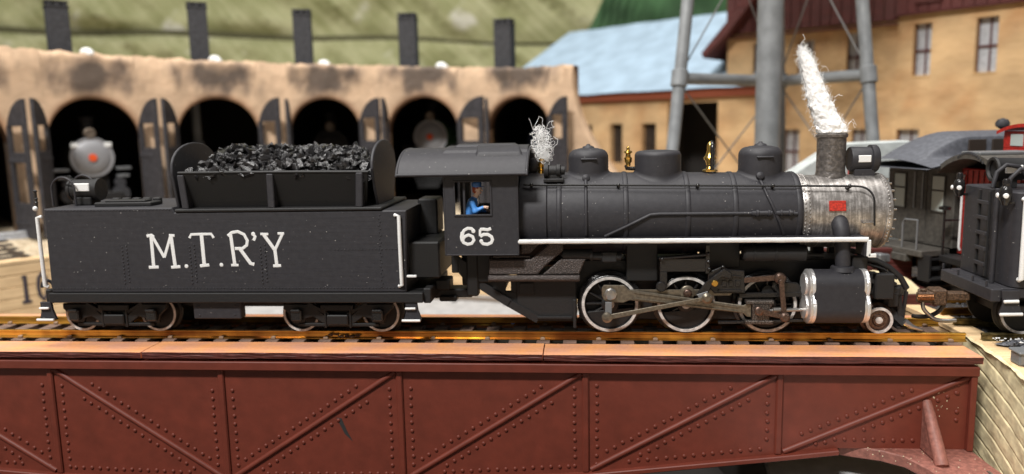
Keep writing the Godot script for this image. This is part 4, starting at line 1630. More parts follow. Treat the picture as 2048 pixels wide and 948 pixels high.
	# corner steps
	for k in 2:
		var x := -148.0 if k == 0 else -29.2
		for z in [16.0, -16.0]:
			q = g()
			q.xf = Transform3D(Basis.IDENTITY, Vector3(x, 0, z))
			q.prism(v2([-1.7, 11.1, 1.9, 11.1, 2.2, 8.6, 3.2, 5.8, 2.6, 5.3, -2.4, 5.3, -1.6, 8.0]), -0.5, 0.5, 0.1)
			q.box(Vector3(-2.6, 5.2, -1.2), Vector3(2.9, 5.7, 1.2), 0.1)
			q.box(Vector3(-1.6, 9.0, -1.0), Vector3(1.6, 9.4, 1.0), 0.1)
			var st := put("corner_step", q, M.black, t)
			q = g()
			q.xf = Transform3D(Basis.IDENTITY, Vector3(x, 0, z))
			q.tube(v3([Vector3(-2.7, 5.5, signf(z) * 1.2), Vector3(2.9, 5.5, signf(z) * 1.2)]), 0.42, 8)
			q.tube(v3([Vector3(-1.6, 9.2, signf(z) * 1.0), Vector3(1.5, 9.25, signf(z) * 1.0)]), 0.38, 8)
			put("white_tread", q, M.white_paint, st)
	# the front of the tank: legs and the step between
	q = g()
	q.box(Vector3(-30.4, 29.0, -15), Vector3(-23.9, 40.8, -4.5), 0.5)
	put("tank_leg", q, M.black_dust_shade, t)
	q = g()
	q.box(Vector3(-30.4, 17.8, -13), Vector3(-20.4, 29.2, 13), 0.5)
	put("front_locker", q, M.black_deep, t)
	q = g()
	q.box(Vector3(-30.0, 18.9, 16.0), Vector3(-27.0, 19.6, 17.0), 0.15)
	put("white_step_edge", q, M.white_paint, t)
	q = g()
	q.box(Vector3(-24, 9.6, -3.5), Vector3(-12.0, 12.4, 3.5), 0.4)
	q.box(Vector3(-22.5, 8.6, -5), Vector3(-16.8, 10.4, 5), 0.4)
	q.box(Vector3(-23.0, 13.0, 1), Vector3(-18.4, 16.4, 8), 0.4)
	put("drawbar", q, M.black_deep, t)
	for x in [-127.0, -53.3]: truck(t, x)
	# the coal
	var c := thing("coal_load", "heap of glossy black coal lumps filling the tender's bunker", "coal", Vector3(-70, 45, 0))
	q = g()
	var top := func(x, z):
		var e := (1.0 - pow(absf(z) / 15.0, 2.2)) * smoothstep(-101.5, -90.0, x) * smoothstep(-38.0, -50.0, x)
		return 50.0 + 7.9 * e - 0.02 * (x + 70.0)
	q.grid(func(u, w):
		var x := lerpf(-101.0, -41.0, u)
		var z := lerpf(-14.2, 14.2, w)
		return Vector3(x, top.call(x, z) - 1.4, z), 50, 20, Vector3.UP)
	put("coal_bed", q, M.coal, c)
	var rr := RandomNumberGenerator.new()
	rr.seed = 42
	var shapes := []
	var old := org
	org = Vector3.ZERO
	for k in 14:
		q = g()
		var pts := []
		for i in 11:
			var d := Vector3(rr.randfn(), rr.randfn(), rr.randfn()).normalized()
			pts.append(d * Vector3(1.35, 0.85, 1.0) * rr.randf_range(0.75, 1.2))
		hull(q, pts)
		shapes.append(q.mesh())
	org = old
	var spots := []
	for i in 760:
		var x := rr.randf_range(-100.4, -41.8)
		var z := rr.randf_range(-13.6, 14.6)
		spots.append(Vector3(x, top.call(x, z) + rr.randf_range(-0.9, 0.5), z))
	spots.sort_custom(func(a, b): return a.z > b.z)
	var rest := g()
	for i in spots.size():
		var b := Basis.from_euler(Vector3(rr.randf() * TAU, rr.randf() * TAU, rr.randf() * TAU)).scaled(Vector3.ONE * rr.randf_range(0.85, 1.75))
		var sh: ArrayMesh = shapes[i % 14]
		if i < 300:
			var o := MeshInstance3D.new()
			o.name = "coal_lump"
			o.mesh = sh
			o.material_override = M.coal
			c.add_child(o, true)
			o.transform = Transform3D(b, (spots[i] - org) * S)
		else:
			var a := sh.surface_get_arrays(0)
			var vv: PackedVector3Array = a[Mesh.ARRAY_VERTEX]
			var nn: PackedVector3Array = a[Mesh.ARRAY_NORMAL]
			for j in range(0, vv.size(), 3):
				rest.xf = Transform3D(b, spots[i])
				rest.tri(vv[j] * 1000.0, vv[j + 1] * 1000.0, vv[j + 2] * 1000.0, nn[j], nn[j + 1], nn[j + 2])
	put("far_coal", rest, M.coal, c).set_meta("kind", "stuff")


func hull(q: G, pts: Array) -> void:
	# the convex hull of a few points, face by face
	var k := pts.size()
	for a in k:
		for b in range(a + 1, k):
			for d in range(b + 1, k):
				var m: Vector3 = (pts[b] - pts[a]).cross(pts[d] - pts[a])
				if m.length() < 1e-6: continue
				m = m.normalized()
				var lo := false
				var hi := false
				for e in k:
					if e == a or e == b or e == d: continue
					var s: float = m.dot(pts[e] - pts[a])
					if s > 1e-6: hi = true
					if s < -1e-6: lo = true
				if lo and hi: continue
				q.flat(pts[a], pts[b], pts[d], -m if hi else m)


func wheel_set(q: G, rim: G, x: float, r: float, z0 := 7.2) -> void:
	for s in [1.0, -1.0]:
		q.lathe([[0, z0], [r + 0.9, z0], [r + 0.9, z0 + 0.5], [r + 0.1, z0 + 1.0], [r, z0 + 2.9], [r - 1.0, z0 + 2.9], [r - 1.1, z0 + 2.0], [1.6, z0 + 1.7], [1.4, z0 + 2.8], [0, z0 + 2.8]], Vector3(x, r, 0), Vector3(0, 0, s), 36)
		rim.lathe([[r - 0.85, z0 + 2.85], [r - 0.8, z0 + 3.05], [r - 0.12, z0 + 3.05], [r - 0.05, z0 + 2.8]], Vector3(x, r, 0), Vector3(0, 0, s), 40)


func truck(t: Node3D, x: float) -> void:
	var q := g()
	for s in [1.0, -1.0]:
		q.xf = Transform3D(Basis(Vector3(1, 0, 0), Vector3(0, 1, 0), Vector3(0, 0, s)), Vector3(x, 0, 0))
		# arch-bar side frame
		q.prism(v2([-17.6, 9.8, -8.6, 9.8, -4.2, 6.2, 4.2, 6.2, 8.6, 9.8, 17.6, 9.8, 17.6, 8.2, 15.2, 6.0, 14.6, 3.6, 11.0, 3.6, 10.4, 5.0, 8.0, 5.6, 5.0, 3.4, -5.0, 3.4, -8.0, 5.6, -10.4, 5.0, -11.0, 3.6, -14.6, 3.6, -15.2, 6.0, -17.6, 8.2]), 11.6, 13.2, 0.3)
		q.bar(Vector3(-13, 3.0, 12.4), Vector3(13, 3.0, 12.4), 0.9, 1.6)
		q.box(Vector3(-5.5, 7.6, 10.5), Vector3(5.0, 9.6, 13.6), 0.25)
		q.box(Vector3(-3.4, 3.2, 12), Vector3(3.4, 6.4, 14.2), 0.3)
		q.bar(Vector3(-3, 6.4, 12.6), Vector3(-9.5, 10, 12.6), 1.0, 1.4)
		q.bar(Vector3(3, 6.4, 12.6), Vector3(9.5, 10, 12.6), 1.0, 1.4)
		for c in [-4.0, 4.0]: q.rod(Vector3(c, 2.2, 13.3), Vector3(c, 8.6, 13.3), 0.4, 8)
	q.xf = Transform3D.IDENTITY
	q.box(Vector3(x - 3, 3.5, -11), Vector3(x + 3, 7.5, 11), 0.3)
	var o := put("truck", q, M.black_deep, t, "four wheeled arch bar truck under the tender")
	for s in [1.0, -1.0]:
		for dx in [-13.0, 13.0]:
			q = g()
			q.xf = Transform3D(Basis(Vector3(1, 0, 0), Vector3(0, 1, 0), Vector3(0, 0, s)), Vector3(x + dx, 0, 0))
			q.box(Vector3(-1.7, 4.6, 11.8), Vector3(1.7, 8.2, 15.0), 0.35)
			q.box(Vector3(-1.5, 7.6, 14.4), Vector3(1.5, 8.4, 15.5), 0.2)
			put("journal_box", q, M.black_gloss, o)
	for dx in [-13.0, 13.0]:
		q = g()
		var rim := g()
		wheel_set(q, rim, x + dx, 6.0)
		q.rod(Vector3(x + dx, 6.0, -9), Vector3(x + dx, 6.0, 9), 1.0, 10)
		put("wheel", q, M.black_deep, o)
		put("white_rim", rim, M.white_rim, o)


# ---------------------------------------------------------------- locomotive
const BY := 36.0      # height of the boiler's axis


func boiler_r(x: float) -> float:
	return lerpf(13.0, 12.0, clampf((x - 20.0) / 68.0, 0.0, 1.0))


func on_boiler(x: float, y: float, lift := 0.0) -> Vector3:
	var r := boiler_r(x) if x < 87.5 else 11.1
	return Vector3(x, y, 0) + Vector3(0, 0, sqrt(maxf(0.0, r * r - (y - BY) * (y - BY)))) + Vector3(0, (y - BY) / r, sqrt(maxf(0.0, 1.0 - pow((y - BY) / r, 2.0)))) * lift


func locomotive() -> void:
	var t := thing("steam_locomotive", "black steam engine numbered 65 with a silver smokebox and white trim", "locomotive", Vector3(48, 0, 0))
	var X := Vector3(1, 0, 0)
	var Y := Vector3(0, 1, 0)
	var q := g()
	# boiler and its bands
	q.lathe([[0, -2.0], [12.9, -1.0], [13.0, 20.0], [12.0, 87.4], [11.9, 88.0], [0, 88.0]], Vector3(0, BY, 0), X, 96)
	var bo := put("boiler", q, M.black, t)
	for x in [16.3, 36.3, 54.6, 68.5, 86.9]:
		q = g()
		var r := boiler_r(x)
		q.lathe([[r - 0.1, x - 0.85], [r + 0.12, x - 0.75], [r + 0.3, x - 0.4], [r + 0.3, x + 0.4], [r + 0.12, x + 0.75], [r - 0.1, x + 0.85]], Vector3(0, BY, 0), X, 96, 80.0)
		put("boiler_band", q, M.black, bo)
	for s in [1.0, -1.0]:
		for path in [[[24.4, 47.6], [24.4, 31.0]], [[75.9, 47.2], [77.6, 42.0], [82.6, 30.6]], [[30.0, 30.4], [43.4, 36.8], [46.0, 37.0], [74.0, 36.9]], [[79.6, 36.8], [86.0, 36.7]]]:
			var pts := PackedVector3Array()
			for i in path.size() - 1:
				for k in 9:
					var a: Array = path[i]
					var b: Array = path[i + 1]
					var p := on_boiler(lerpf(a[0], b[0], k / 8.0), lerpf(a[1], b[1], k / 8.0), 0.22)
					pts.append(Vector3(p.x, p.y, p.z * s))
			q = g()
			q.tube(pts, 0.5, 8)
			put("pipe", q, M.black, bo)
		q = g()
		for pr in [[72.8, 78.8, 0.75], [79.8, 84.8, 0.7], [74.0, 75.0, 1.05], [77.4, 78.2, 1.0], [81.0, 81.6, 0.95], [83.4, 84.2, 1.0]]:
			var p := on_boiler(pr[0], 36.9, 0.4)
			var p2 := on_boiler(pr[1], 36.9, 0.4)
			q.rod(Vector3(p.x, p.y, p.z * s), Vector3(p2.x, p2.y, p2.z * s), pr[2], 10)
		put("check_valve", q, M.black, bo)
	# rear shroud beside the cab
	q = g()
	q.lathe([[13.4, 4.2], [13.5, 12.4], [13.0, 12.8]], Vector3(0, BY, 0), X, 64, 30.0, 0.0, PI)
	q.lathe([[13.4, 4.2], [13.5, 12.4], [13.0, 12.8]], Vector3(0, BY, 0), X, 64, 30.0, PI, TAU)
	put("firebox_wrapper", q, M.black, bo)
	# smokebox
	q = g()
	q.lathe([[11.1, 87.9], [11.3, 88.2], [11.3, 90.6], [11.1, 90.8], [11.1, 111.6], [11.3, 111.8], [11.3, 113.2], [10.9, 113.7], [9.6, 114.1], [8.6, 114.2], [8.2, 114.8], [4.0, 116.2], [0, 116.6]], Vector3(0, BY, 0), X, 80)
	var sb := put("smokebox", q, M.smokebox, t)
	q = g()
	for row in [88.7, 90.0, 112.5]:
		for i in 60:
			var a := TAU * (i + (0.5 if row == 90.0 else 0.0)) / 60.0
			var d := Vector3(0, cos(a), sin(a))
			q.rivet(Vector3(row, BY, 0) + d * 11.3, d, 0.3, 6, 0.8)
	put("smokebox_rivets", q, M.smokebox, sb).set_meta("kind", "stuff")
	for i in 22:
		q = g()
		var a := TAU * i / 22.0
		var p := Vector3(113.6, BY + 10.3 * cos(a), 10.3 * sin(a))
		q.rod(p, p + X * 1.1, 0.3, 6)
		put("front_stud", q, M.steel, sb)
	q = g()
	var th := atan2(2.6, 10.8)
	q.xf = Transform3D(Basis(X, Vector3(0, cos(th), -sin(th)), Vector3(0, sin(th), cos(th))), Vector3(97.7, BY + 2.7, 11.0))
	q.box(Vector3(-2.35, -1.55, -0.3), Vector3(2.35, 1.55, 0.3), 0.12)
	put("number_plate", q, M.red_plate, sb)
	q = g()
	q.rod(Vector3(104.8, 33.8, 12.2), Vector3(108.0, 33.8, 11.8), 0.28, 8)
	q.rod(Vector3(105.0, 33.8, 10), Vector3(105.0, 33.8, 12.3), 0.3, 8)
	q.rod(Vector3(107.8, 33.8, 10), Vector3(107.8, 33.8, 12.0), 0.3, 8)
	put("hand_grip", q, M.steel, sb)
	# steam pipes to the cylinders
	for s in [1.0, -1.0]:
		q = g()
		q.tube(v3([Vector3(98.5, 34.6, s * 8.8), Vector3(98.6, 33.4, s * 10.6), Vector3(98.8, 31.8, s * 11.6), Vector3(99.0, 29.8, s * 12.2), Vector3(99.4, 20.0, s * 12.6)]), 2.6, 20, 2.1)
		q.lathe([[3.6, 0.0], [3.2, 1.2], [2.5, 1.5]], Vector3(99.3, 19.8, s * 12.6), Y, 20)
		put("steam_pipe", q, M.black, t)
	# stack
	q = g()
	q.lathe([[4.9, 45.0], [4.5, 46.8], [4.15, 48.2], [4.2, 58.2], [4.6, 58.6], [4.65, 59.3], [4.3, 59.6], [3.6, 59.5], [3.5, 52]], Vector3(98.7, 0, 0), Y, 40)
	put("smoke_stack", q, M.stack_metal, t)
	# headlight
	q = g()
	q.lathe([[0, 104.0], [3.5, 104.0], [3.7, 104.4], [3.55, 109.8], [4.2, 110.0], [4.2, 111.6], [3.9, 112.0], [3.3, 111.8], [3.2, 110.6], [0, 110.4]], Vector3(0, 51.8, 0), X, 36)
	q.box(Vector3(105.0, 46.0, -2.6), Vector3(111.0, 48.8, 2.6), 0.3)
	var hl := put("headlight", q, M.black, t)
	q = g()
	q.box(Vector3(105.6, 50.9, 3.2), Vector3(109.3, 53.0, 3.72), 0.15)
	put("number_board", q, M.white_paint, hl)
	# domes
	dome(t, 25.3, 6.2, 56.2, 2.6, true, "steam_dome")
	dome(t, 46.7, 7.1, 55.3, 1.5, false, "sand_dome")
	dome(t, 77.7, 6.5, 56.0, 2.6, true, "steam_dome")
	# whistle, bell and valve of brass
	q = g()
	q.lathe([[0, 50.6], [0.75, 50.7], [0.8, 51.6], [1.15, 52.0], [1.2, 53.3], [0.8, 53.6], [0.75, 54.4], [1.35, 54.9], [1.2, 55.3], [0.5, 55.6], [0.55, 56.2], [0.3, 56.7], [0, 56.8]], Vector3(37.6, 0, 0), Y, 18)
	var wh := put("whistle", q, M.brass, t)
	q = g()
	q.tube(v3([Vector3(40.5, 49.9, 0), Vector3(38.6, 49.9, 0), Vector3(37.2, 50.0, 0), Vector3(37.0, 50.9, 0)]), 0.62, 8)
	put("bracket", q, M.black_gloss, wh)
	q = g()
	q.lathe([[0, 48.6], [2.4, 48.7], [2.4, 49.1], [1.2, 49.5], [0.9, 50.2]], Vector3(62.6, 0, 0), Y, 20)
	q.lathe([[0.0, 50.4], [1.1, 50.6], [1.3, 51.8], [1.95, 52.6], [1.9, 53.0], [1.35, 53.6], [1.0, 55.0], [0.95, 56.6], [0.6, 57.5], [0, 57.9]], Vector3(62.6, 0, 0), Y, 20)
	var be := put("bell", q, M.brass, t)
	q = g()
	var yoke := PackedVector3Array([Vector3(63.0, 49.2, 1.6), Vector3(63.0, 53.0, 2.1)])
	yoke.append_array(ring_path(Vector3(63.0, 55.4, 0), 2.1, 0, 180, 12, Vector3(0, 0, 1), Vector3(0, 1, 0)))
	yoke.append(Vector3(63.0, 49.2, -1.6))
	q.tube(yoke, 0.62, 8)
	put("yoke", q, M.black_gloss, be)
	q = g()
	q.lathe([[0, 49.0], [1.1, 49.0], [1.1, 49.8], [0.75, 50.0], [1.2, 50.4], [1.2, 50.9], [0.8, 51.1], [1.15, 51.5], [1.15, 52.0], [0.8, 52.2], [1.0, 52.6], [1.0, 53.4], [0, 53.6]], Vector3(10.7, 0, 2.5), Y, 18)
	put("safety_valve", q, M.brass, t)
	# turbo generator on its bracket
	q = g()
	q.lathe([[0, 11.6], [2.2, 11.7], [2.3, 12.2], [2.3, 13.0], [1.6, 13.3], [1.6, 15.4], [2.0, 15.6], [2.0, 16.6], [1.3, 16.9], [1.3, 18.0], [0, 18.2]], Vector3(0, 50.0, 6.5), X, 24)
	q.box(Vector3(11.6, 46.6, 5.0), Vector3(17.8, 47.7, 9.0), 0.2)
	q.box(Vector3(12.6, 47.4, 5.6), Vector3(16.6, 49.0, 7.6), 0.2)
	put("generator", q, M.black_dust_shade, t)
	q = g()
	q.ball(Vector3(8.2, 51.2, 1.5), Vector3(1.6, 2.6, 1.6), 14, 10)
	put("lubricator", q, M.black, t)
	# handrails along the boiler
	for s in [1.0, -1.0]:
		q = g()
		var hp := v3([Vector3(5.6, 46.1, s * 9.8), Vector3(7.0, 46.0, s * 10.1), Vector3(102.0, 44.4, s * 10.1)])
		for i in 9:
			var a := PI / 2 * i / 8.0
			hp.append(Vector3(103.6 + 4.0 * sin(a), 44.3 - 4.0 * (1.0 - cos(a)), s * (10.1 + 2.0 * (i / 8.0))))
		hp.append(Vector3(108.0, 33.0, s * 12.0))
		q.tube(hp, 0.3, 8)
		var hr := put("handrail", q, M.black_deep, t)
		for x in [8.0, 34.1, 57.5, 79.3, 101.2]:
			q = g()
			var y = 46.0 - 1.6 * (x - 7.0) / 95.0
			q.ball(Vector3(x, y, s * 10.1), Vector3(0.62, 0.66, 0.62), 10, 8)
			q.lathe([[0.75, 0], [0.5, 0.6], [0.4, 1.8]], Vector3(x, y - 0.9, s * 8.0), Vector3(0, 0.45, s), 10)
			put("stanchion", q, M.black_gloss, hr)
	# running boards with white edges
	for s in [1.0, -1.0]:
		q = g()
		q.box(Vector3(4.0, 29.0, minf(s * 7, s * 16.3)), Vector3(105.2, 30.0, maxf(s * 7, s * 16.3)), 0.1)
		q.box(Vector3(104.0, 24.6, minf(s * 9, s * 16.2)), Vector3(105.1, 29.6, maxf(s * 9, s * 16.2)), 0.1)
		var rb := put("running_board", q, M.black, t)
		q = g()
		var nz := FastNoiseLite.new()
		nz.frequency = 0.09
		q.grid(func(u, w):
			var x := lerpf(4.1, 104.9, u)
			var e := absf(w - 0.5) * 2.0
			return Vector3(x, 29.55 + (w - 0.5) * (1.4 + 0.1 * nz.get_noise_1d(x * 4.0)) + 0.06 * nz.get_noise_1d(x * 2.0 + 70.0), s * (16.62 - 0.3 * pow(e, 4.0) + 0.05 * nz.get_noise_2d(x * 3.0, w * 30.0))), 160, 6, Vector3(0, 0, s))
		q.box(Vector3(104.6, 24.6, minf(s * 15.9, s * 16.6)), Vector3(105.7, 29.4, maxf(s * 15.9, s * 16.6)), 0.15)
		q.box(Vector3(105.0, 24.3, minf(s * 15.9, s * 16.6)), Vector3(107.3, 25.4, maxf(s * 15.9, s * 16.6)), 0.15)
		put("white_edge", q, M.white_paint, rb)
	cab(t)
	running_gear(t)


func dome(t: Node3D, x: float, r: float, top: float, rnd: float, capped: bool, called: String) -> void:
	var q := g()
	var prof := [[r + 0.25, 42.0], [r, 49.5]]
	for i in 9:
		var a := PI / 2 * i / 8.0
		prof.append([r - rnd + rnd * cos(a), top - rnd + rnd * sin(a)])
	prof.append([r * 0.5, top + 0.2])
	if capped:
		prof.append_array([[1.9, top + 0.35], [1.7, top + 0.75], [0.7, top + 1.1], [0.5, top + 1.5], [0, top + 1.6]])
	else:
		prof.append([0, top + 0.25])
	q.lathe(prof, Vector3(x, 0, 0), Vector3(0, 1, 0), 48, 50.0)
	# the flare where it meets the boiler
	var br := boiler_r(x)
	q.grid(func(u, w):
		var a = u * TAU
		var rr := r - 0.1 + 1.3 * pow(w, 1.6)
		var z := rr * sin(a)
		var y := BY + sqrt(maxf(0.0, br * br - z * z))
		return Vector3(x + rr * cos(a), y + 1.5 * pow(1.0 - w, 2.2) - 0.05, z * (1.0 + 0.02 * (1.0 - w))), 56, 6, Vector3(0, 1, 0))
	var o := put(called, q, M.black, t)
	if capped:
		for s in [1.0, -1.0]:
			q = g()
			q.tube(v3([Vector3(x - 2.2, top - 2.9, s * (r - 0.9)), Vector3(x - 2.2, top - 2.9, s * (r + 0.25)), Vector3(x + 2.3, top - 2.9, s * (r + 0.25)), Vector3(x + 2.3, top - 2.9, s * (r - 0.9))]), 0.32, 8)
			q.lathe([[1.25, -0.4], [1.1, 0.5], [0.5, 0.8], [0, 0.85]], Vector3(x - 0.8 if x < 50 else x - 1.4, 47.6, s * (r + 0.35)), Vector3(0, 0.3, s), 14)
			put("dome_handle", q, M.black, o)


func cab(t: Node3D) -> void:
	var none := func(_x, _y): return Color.WHITE
	var X0 := -17.9
	# front sheet with its shape over the boiler
	var q := g()
	var out := [-15.5, 26.0, -15.5, 50.0]
	for i in 13: out.append_array([-15.5 + 31.0 * i / 12.0, 50.0 + 6.2 * (1.0 - pow(absf(-1.0 + i / 6.0), 2.4))])
	out.append_array([15.5, 50.0, 15.5, 26.0])
	q.xf = along_x(Vector3(3.2, 0, 0))
	q.prism(v2(out), 0.0, 0.8)
	var o := put("cab", q, M.black, t)
	for s in [1.0, -1.0]:
		q = g()
		for inner in 2:
			q.xf = Transform3D(Basis(Vector3(1, 0, 0), Vector3(0, 1, 0), Vector3(0, 0, s if inner == 0 else -s)), Vector3(X0, 25.7, s * (16.5 if inner == 0 else 15.5)))
			holed_wall(q, 22.2, 24.2, [[3.2, 12.0, 14.2, 22.2]], none, 0.5)
		q.xf = Transform3D.IDENTITY
		q.box(Vector3(X0 - 0.15, 25.6, minf(s * 15.4, s * 16.6)), Vector3(X0 + 0.5, 49.8, maxf(s * 15.4, s * 16.6)), 0.15)
		q.box(Vector3(3.8, 25.6, minf(s * 15.4, s * 16.58)), Vector3(4.45, 49.8, maxf(s * 15.4, s * 16.58)), 0.15)
		q.box(Vector3(X0, 25.45, minf(s * 15.4, s * 16.6)), Vector3(4.3, 25.9, maxf(s * 15.4, s * 16.6)), 0.12)
		put("cab_side", q, M.black, o)
	q = g()
	q.box(Vector3(X0 + 0.4, 25.9, -15.4), Vector3(3.2, 26.9, 15.4), 0.1)
	put("cab_floor", q, M.black_deep, o)
	for s in [1.0, -1.0]:
		q = g()
		var z = s * 16.55
		for b in [[-14.9, 37.4, -3.4, 38.0], [-14.9, 47.6, -3.4, 48.1], [-14.9, 37.9, -14.4, 47.7], [-4.0, 37.9, -3.4, 47.7]]:
			q.box(Vector3(b[0], b[1], minf(z, z + s * 0.3)), Vector3(b[2], b[3], maxf(z, z + s * 0.3)), 0.1)
		q.box(Vector3(-12.2, 37.9, minf(s * 15.3, s * 15.9)), Vector3(-11.5, 47.8, maxf(s * 15.3, s * 15.9)), 0.1)
		put("window_frame", q, M.black, o)
	# number
	for dg in 2:
		q = g()
		if dg == 0:
			q.tube(v3([Vector3(-9.0, 33.0, 16.6), Vector3(-9.8, 33.7, 16.6), Vector3(-10.9, 33.8, 16.6), Vector3(-12.0, 33.2, 16.6), Vector3(-12.7, 32.0, 16.6), Vector3(-12.8, 30.6, 16.6), Vector3(-12.3, 29.5, 16.6), Vector3(-11.1, 28.95, 16.6), Vector3(-9.8, 29.2, 16.6), Vector3(-9.1, 30.2, 16.6), Vector3(-9.5, 31.3, 16.6), Vector3(-10.7, 31.8, 16.6), Vector3(-11.9, 31.3, 16.6), Vector3(-12.5, 30.4, 16.6)]), 0.5, 10, -1.0, 0.12)
			q.ball(Vector3(-9.2, 32.9, 16.6), Vector3(0.62, 0.62, 0.1), 12, 6)
			q.tube(v3([Vector3(-12.5, 32.6, 16.6), Vector3(-12.75, 31.2, 16.6), Vector3(-12.5, 29.9, 16.6)]), 0.62, 10, -1.0, 0.12)
		else:
			q.tube(v3([Vector3(-3.9, 33.7, 16.6), Vector3(-4.9, 33.3, 16.6), Vector3(-6.2, 33.5, 16.6), Vector3(-7.2, 33.4, 16.6)]), 0.5, 10, -1.0, 0.12)
			q.tube(v3([Vector3(-7.2, 33.4, 16.6), Vector3(-7.25, 31.4, 16.6)]), 0.38, 10, -1.0, 0.12)
			q.tube(v3([Vector3(-7.2, 31.3, 16.6), Vector3(-6.2, 31.9, 16.6), Vector3(-4.9, 31.9, 16.6), Vector3(-3.8, 31.2, 16.6), Vector3(-3.5, 30.3, 16.6), Vector3(-3.9, 29.4, 16.6), Vector3(-5.1, 28.9, 16.6), Vector3(-6.4, 29.1, 16.6), Vector3(-7.0, 29.9, 16.6)]), 0.52, 10, -1.0, 0.12)
			q.ball(Vector3(-6.9, 29.9, 16.6), Vector3(0.6, 0.6, 0.1), 12, 6)
		put("cab_number", q, M.white_paint, o)
	# roof
	q = g()
	var sec := func(f):       # f from -1 to 1 across the cab
		return Vector2(19.0 * f, 50.0 + 7.4 * pow(1.0 - pow(absf(f), 2.5), 0.72))
	var us := []
	q.grid(func(u, w):
		var f: float = -cos(PI * u)
		var p: Vector2 = sec.call(f)
		return Vector3(lerpf(-31.4, 7.2, w), p.y, p.x), 56, 16, Vector3(0, 1, 0))
	q.grid(func(u, w):
		var f: float = -cos(PI * u)
		var p: Vector2 = sec.call(f)
		return Vector3(lerpf(-31.4, 7.2, w), p.y - 0.8 + 0.3 * absf(f), p.x * 0.96), 56, 2, Vector3(0, -1, 0))
	var bead := PackedVector3Array()
	for k in 2:
		bead = PackedVector3Array()
		for i in 41:
			var p: Vector2 = sec.call(-cos(PI * i / 40.0))
			bead.append(Vector3(-31.4 if k == 0 else 7.2, p.y - 0.35, p.x))
		q.tube(bead, 0.5, 8)
	for s in [1.0, -1.0]: q.tube(v3([Vector3(-31.4, 50.0, s * 18.9), Vector3(7.2, 50.0, s * 18.9)]), 0.52, 8)
	put("cab_roof", q, M.black, o)
	q = g()
	var roof_y := func(z): return sec.call(z / 19.0).y
	q.grid(func(u, w):
		var z := lerpf(-11.0, 11.0, u)
		return Vector3(lerpf(-19.0, 7.0, w), roof_y.call(z) + 0.55 * smoothstep(0.0, 0.04, minf(u, 1.0 - u)) * smoothstep(0.0, 0.03, w), z), 50, 40, Vector3(0, 1, 0))
	put("roof_sheet", q, M.black, o)
	q = g()
	q.grid(func(u, w):
		var z := lerpf(4.0, 13.6, u)
		return Vector3(lerpf(-9.5, 4.5, w) + u * 1.2, roof_y.call(z) + 0.95 * smoothstep(0.0, 0.05, minf(u, 1.0 - u)) * smoothstep(0.0, 0.05, minf(w, 1.0 - w)), z), 30, 30, Vector3(0, 1, 0))
	q.grid(func(u, w):
		var z := lerpf(-6.0, 6.0, u)
		return Vector3(lerpf(-16.0, 3.0, w), roof_y.call(z) + 0.6 + 0.5 * smoothstep(0.0, 0.05, minf(u, 1.0 - u)) * smoothstep(0.0, 0.05, minf(w, 1.0 - w)), z), 20, 20, Vector3(0, 1, 0))
	put("roof_hatch", q, M.black, o)
	# backhead inside
	q = g()
	q.lathe([[0, -5.6], [4.0, -5.3], [8.0, -3.6], [9.6, -1.0], [9.8, 3.2]], Vector3(0, 35.5, 1.0), Vector3(1, 0, 0), 36)
	put("backhead", q, M.black_deep, o)
	# gear under the cab
	q = g()
	q.box(Vector3(-17.4, 18.8, 7.5), Vector3(-15.2, 25.6, 9.5), 0.3)
	q.box(Vector3(-12.6, 11.6, 6.5), Vector3(-9.0, 25.6, 10.5), 0.4)
	q.box(Vector3(-9.6, 15.8, 5.0), Vector3(-5.0, 25.6, 10.0), 0.4)
	q.box(Vector3(-14.8, 14.0, -6.0), Vector3(-4.0, 25.6, 6.0), 0.5)
	q.prism(v2([-15.4, 18.9, -12.2, 14.8, -12.2, 22.0, -15.4, 24.0]), 7.8, 9.4, 0.2)
	put("cab_support", q, M.black_deep, t)


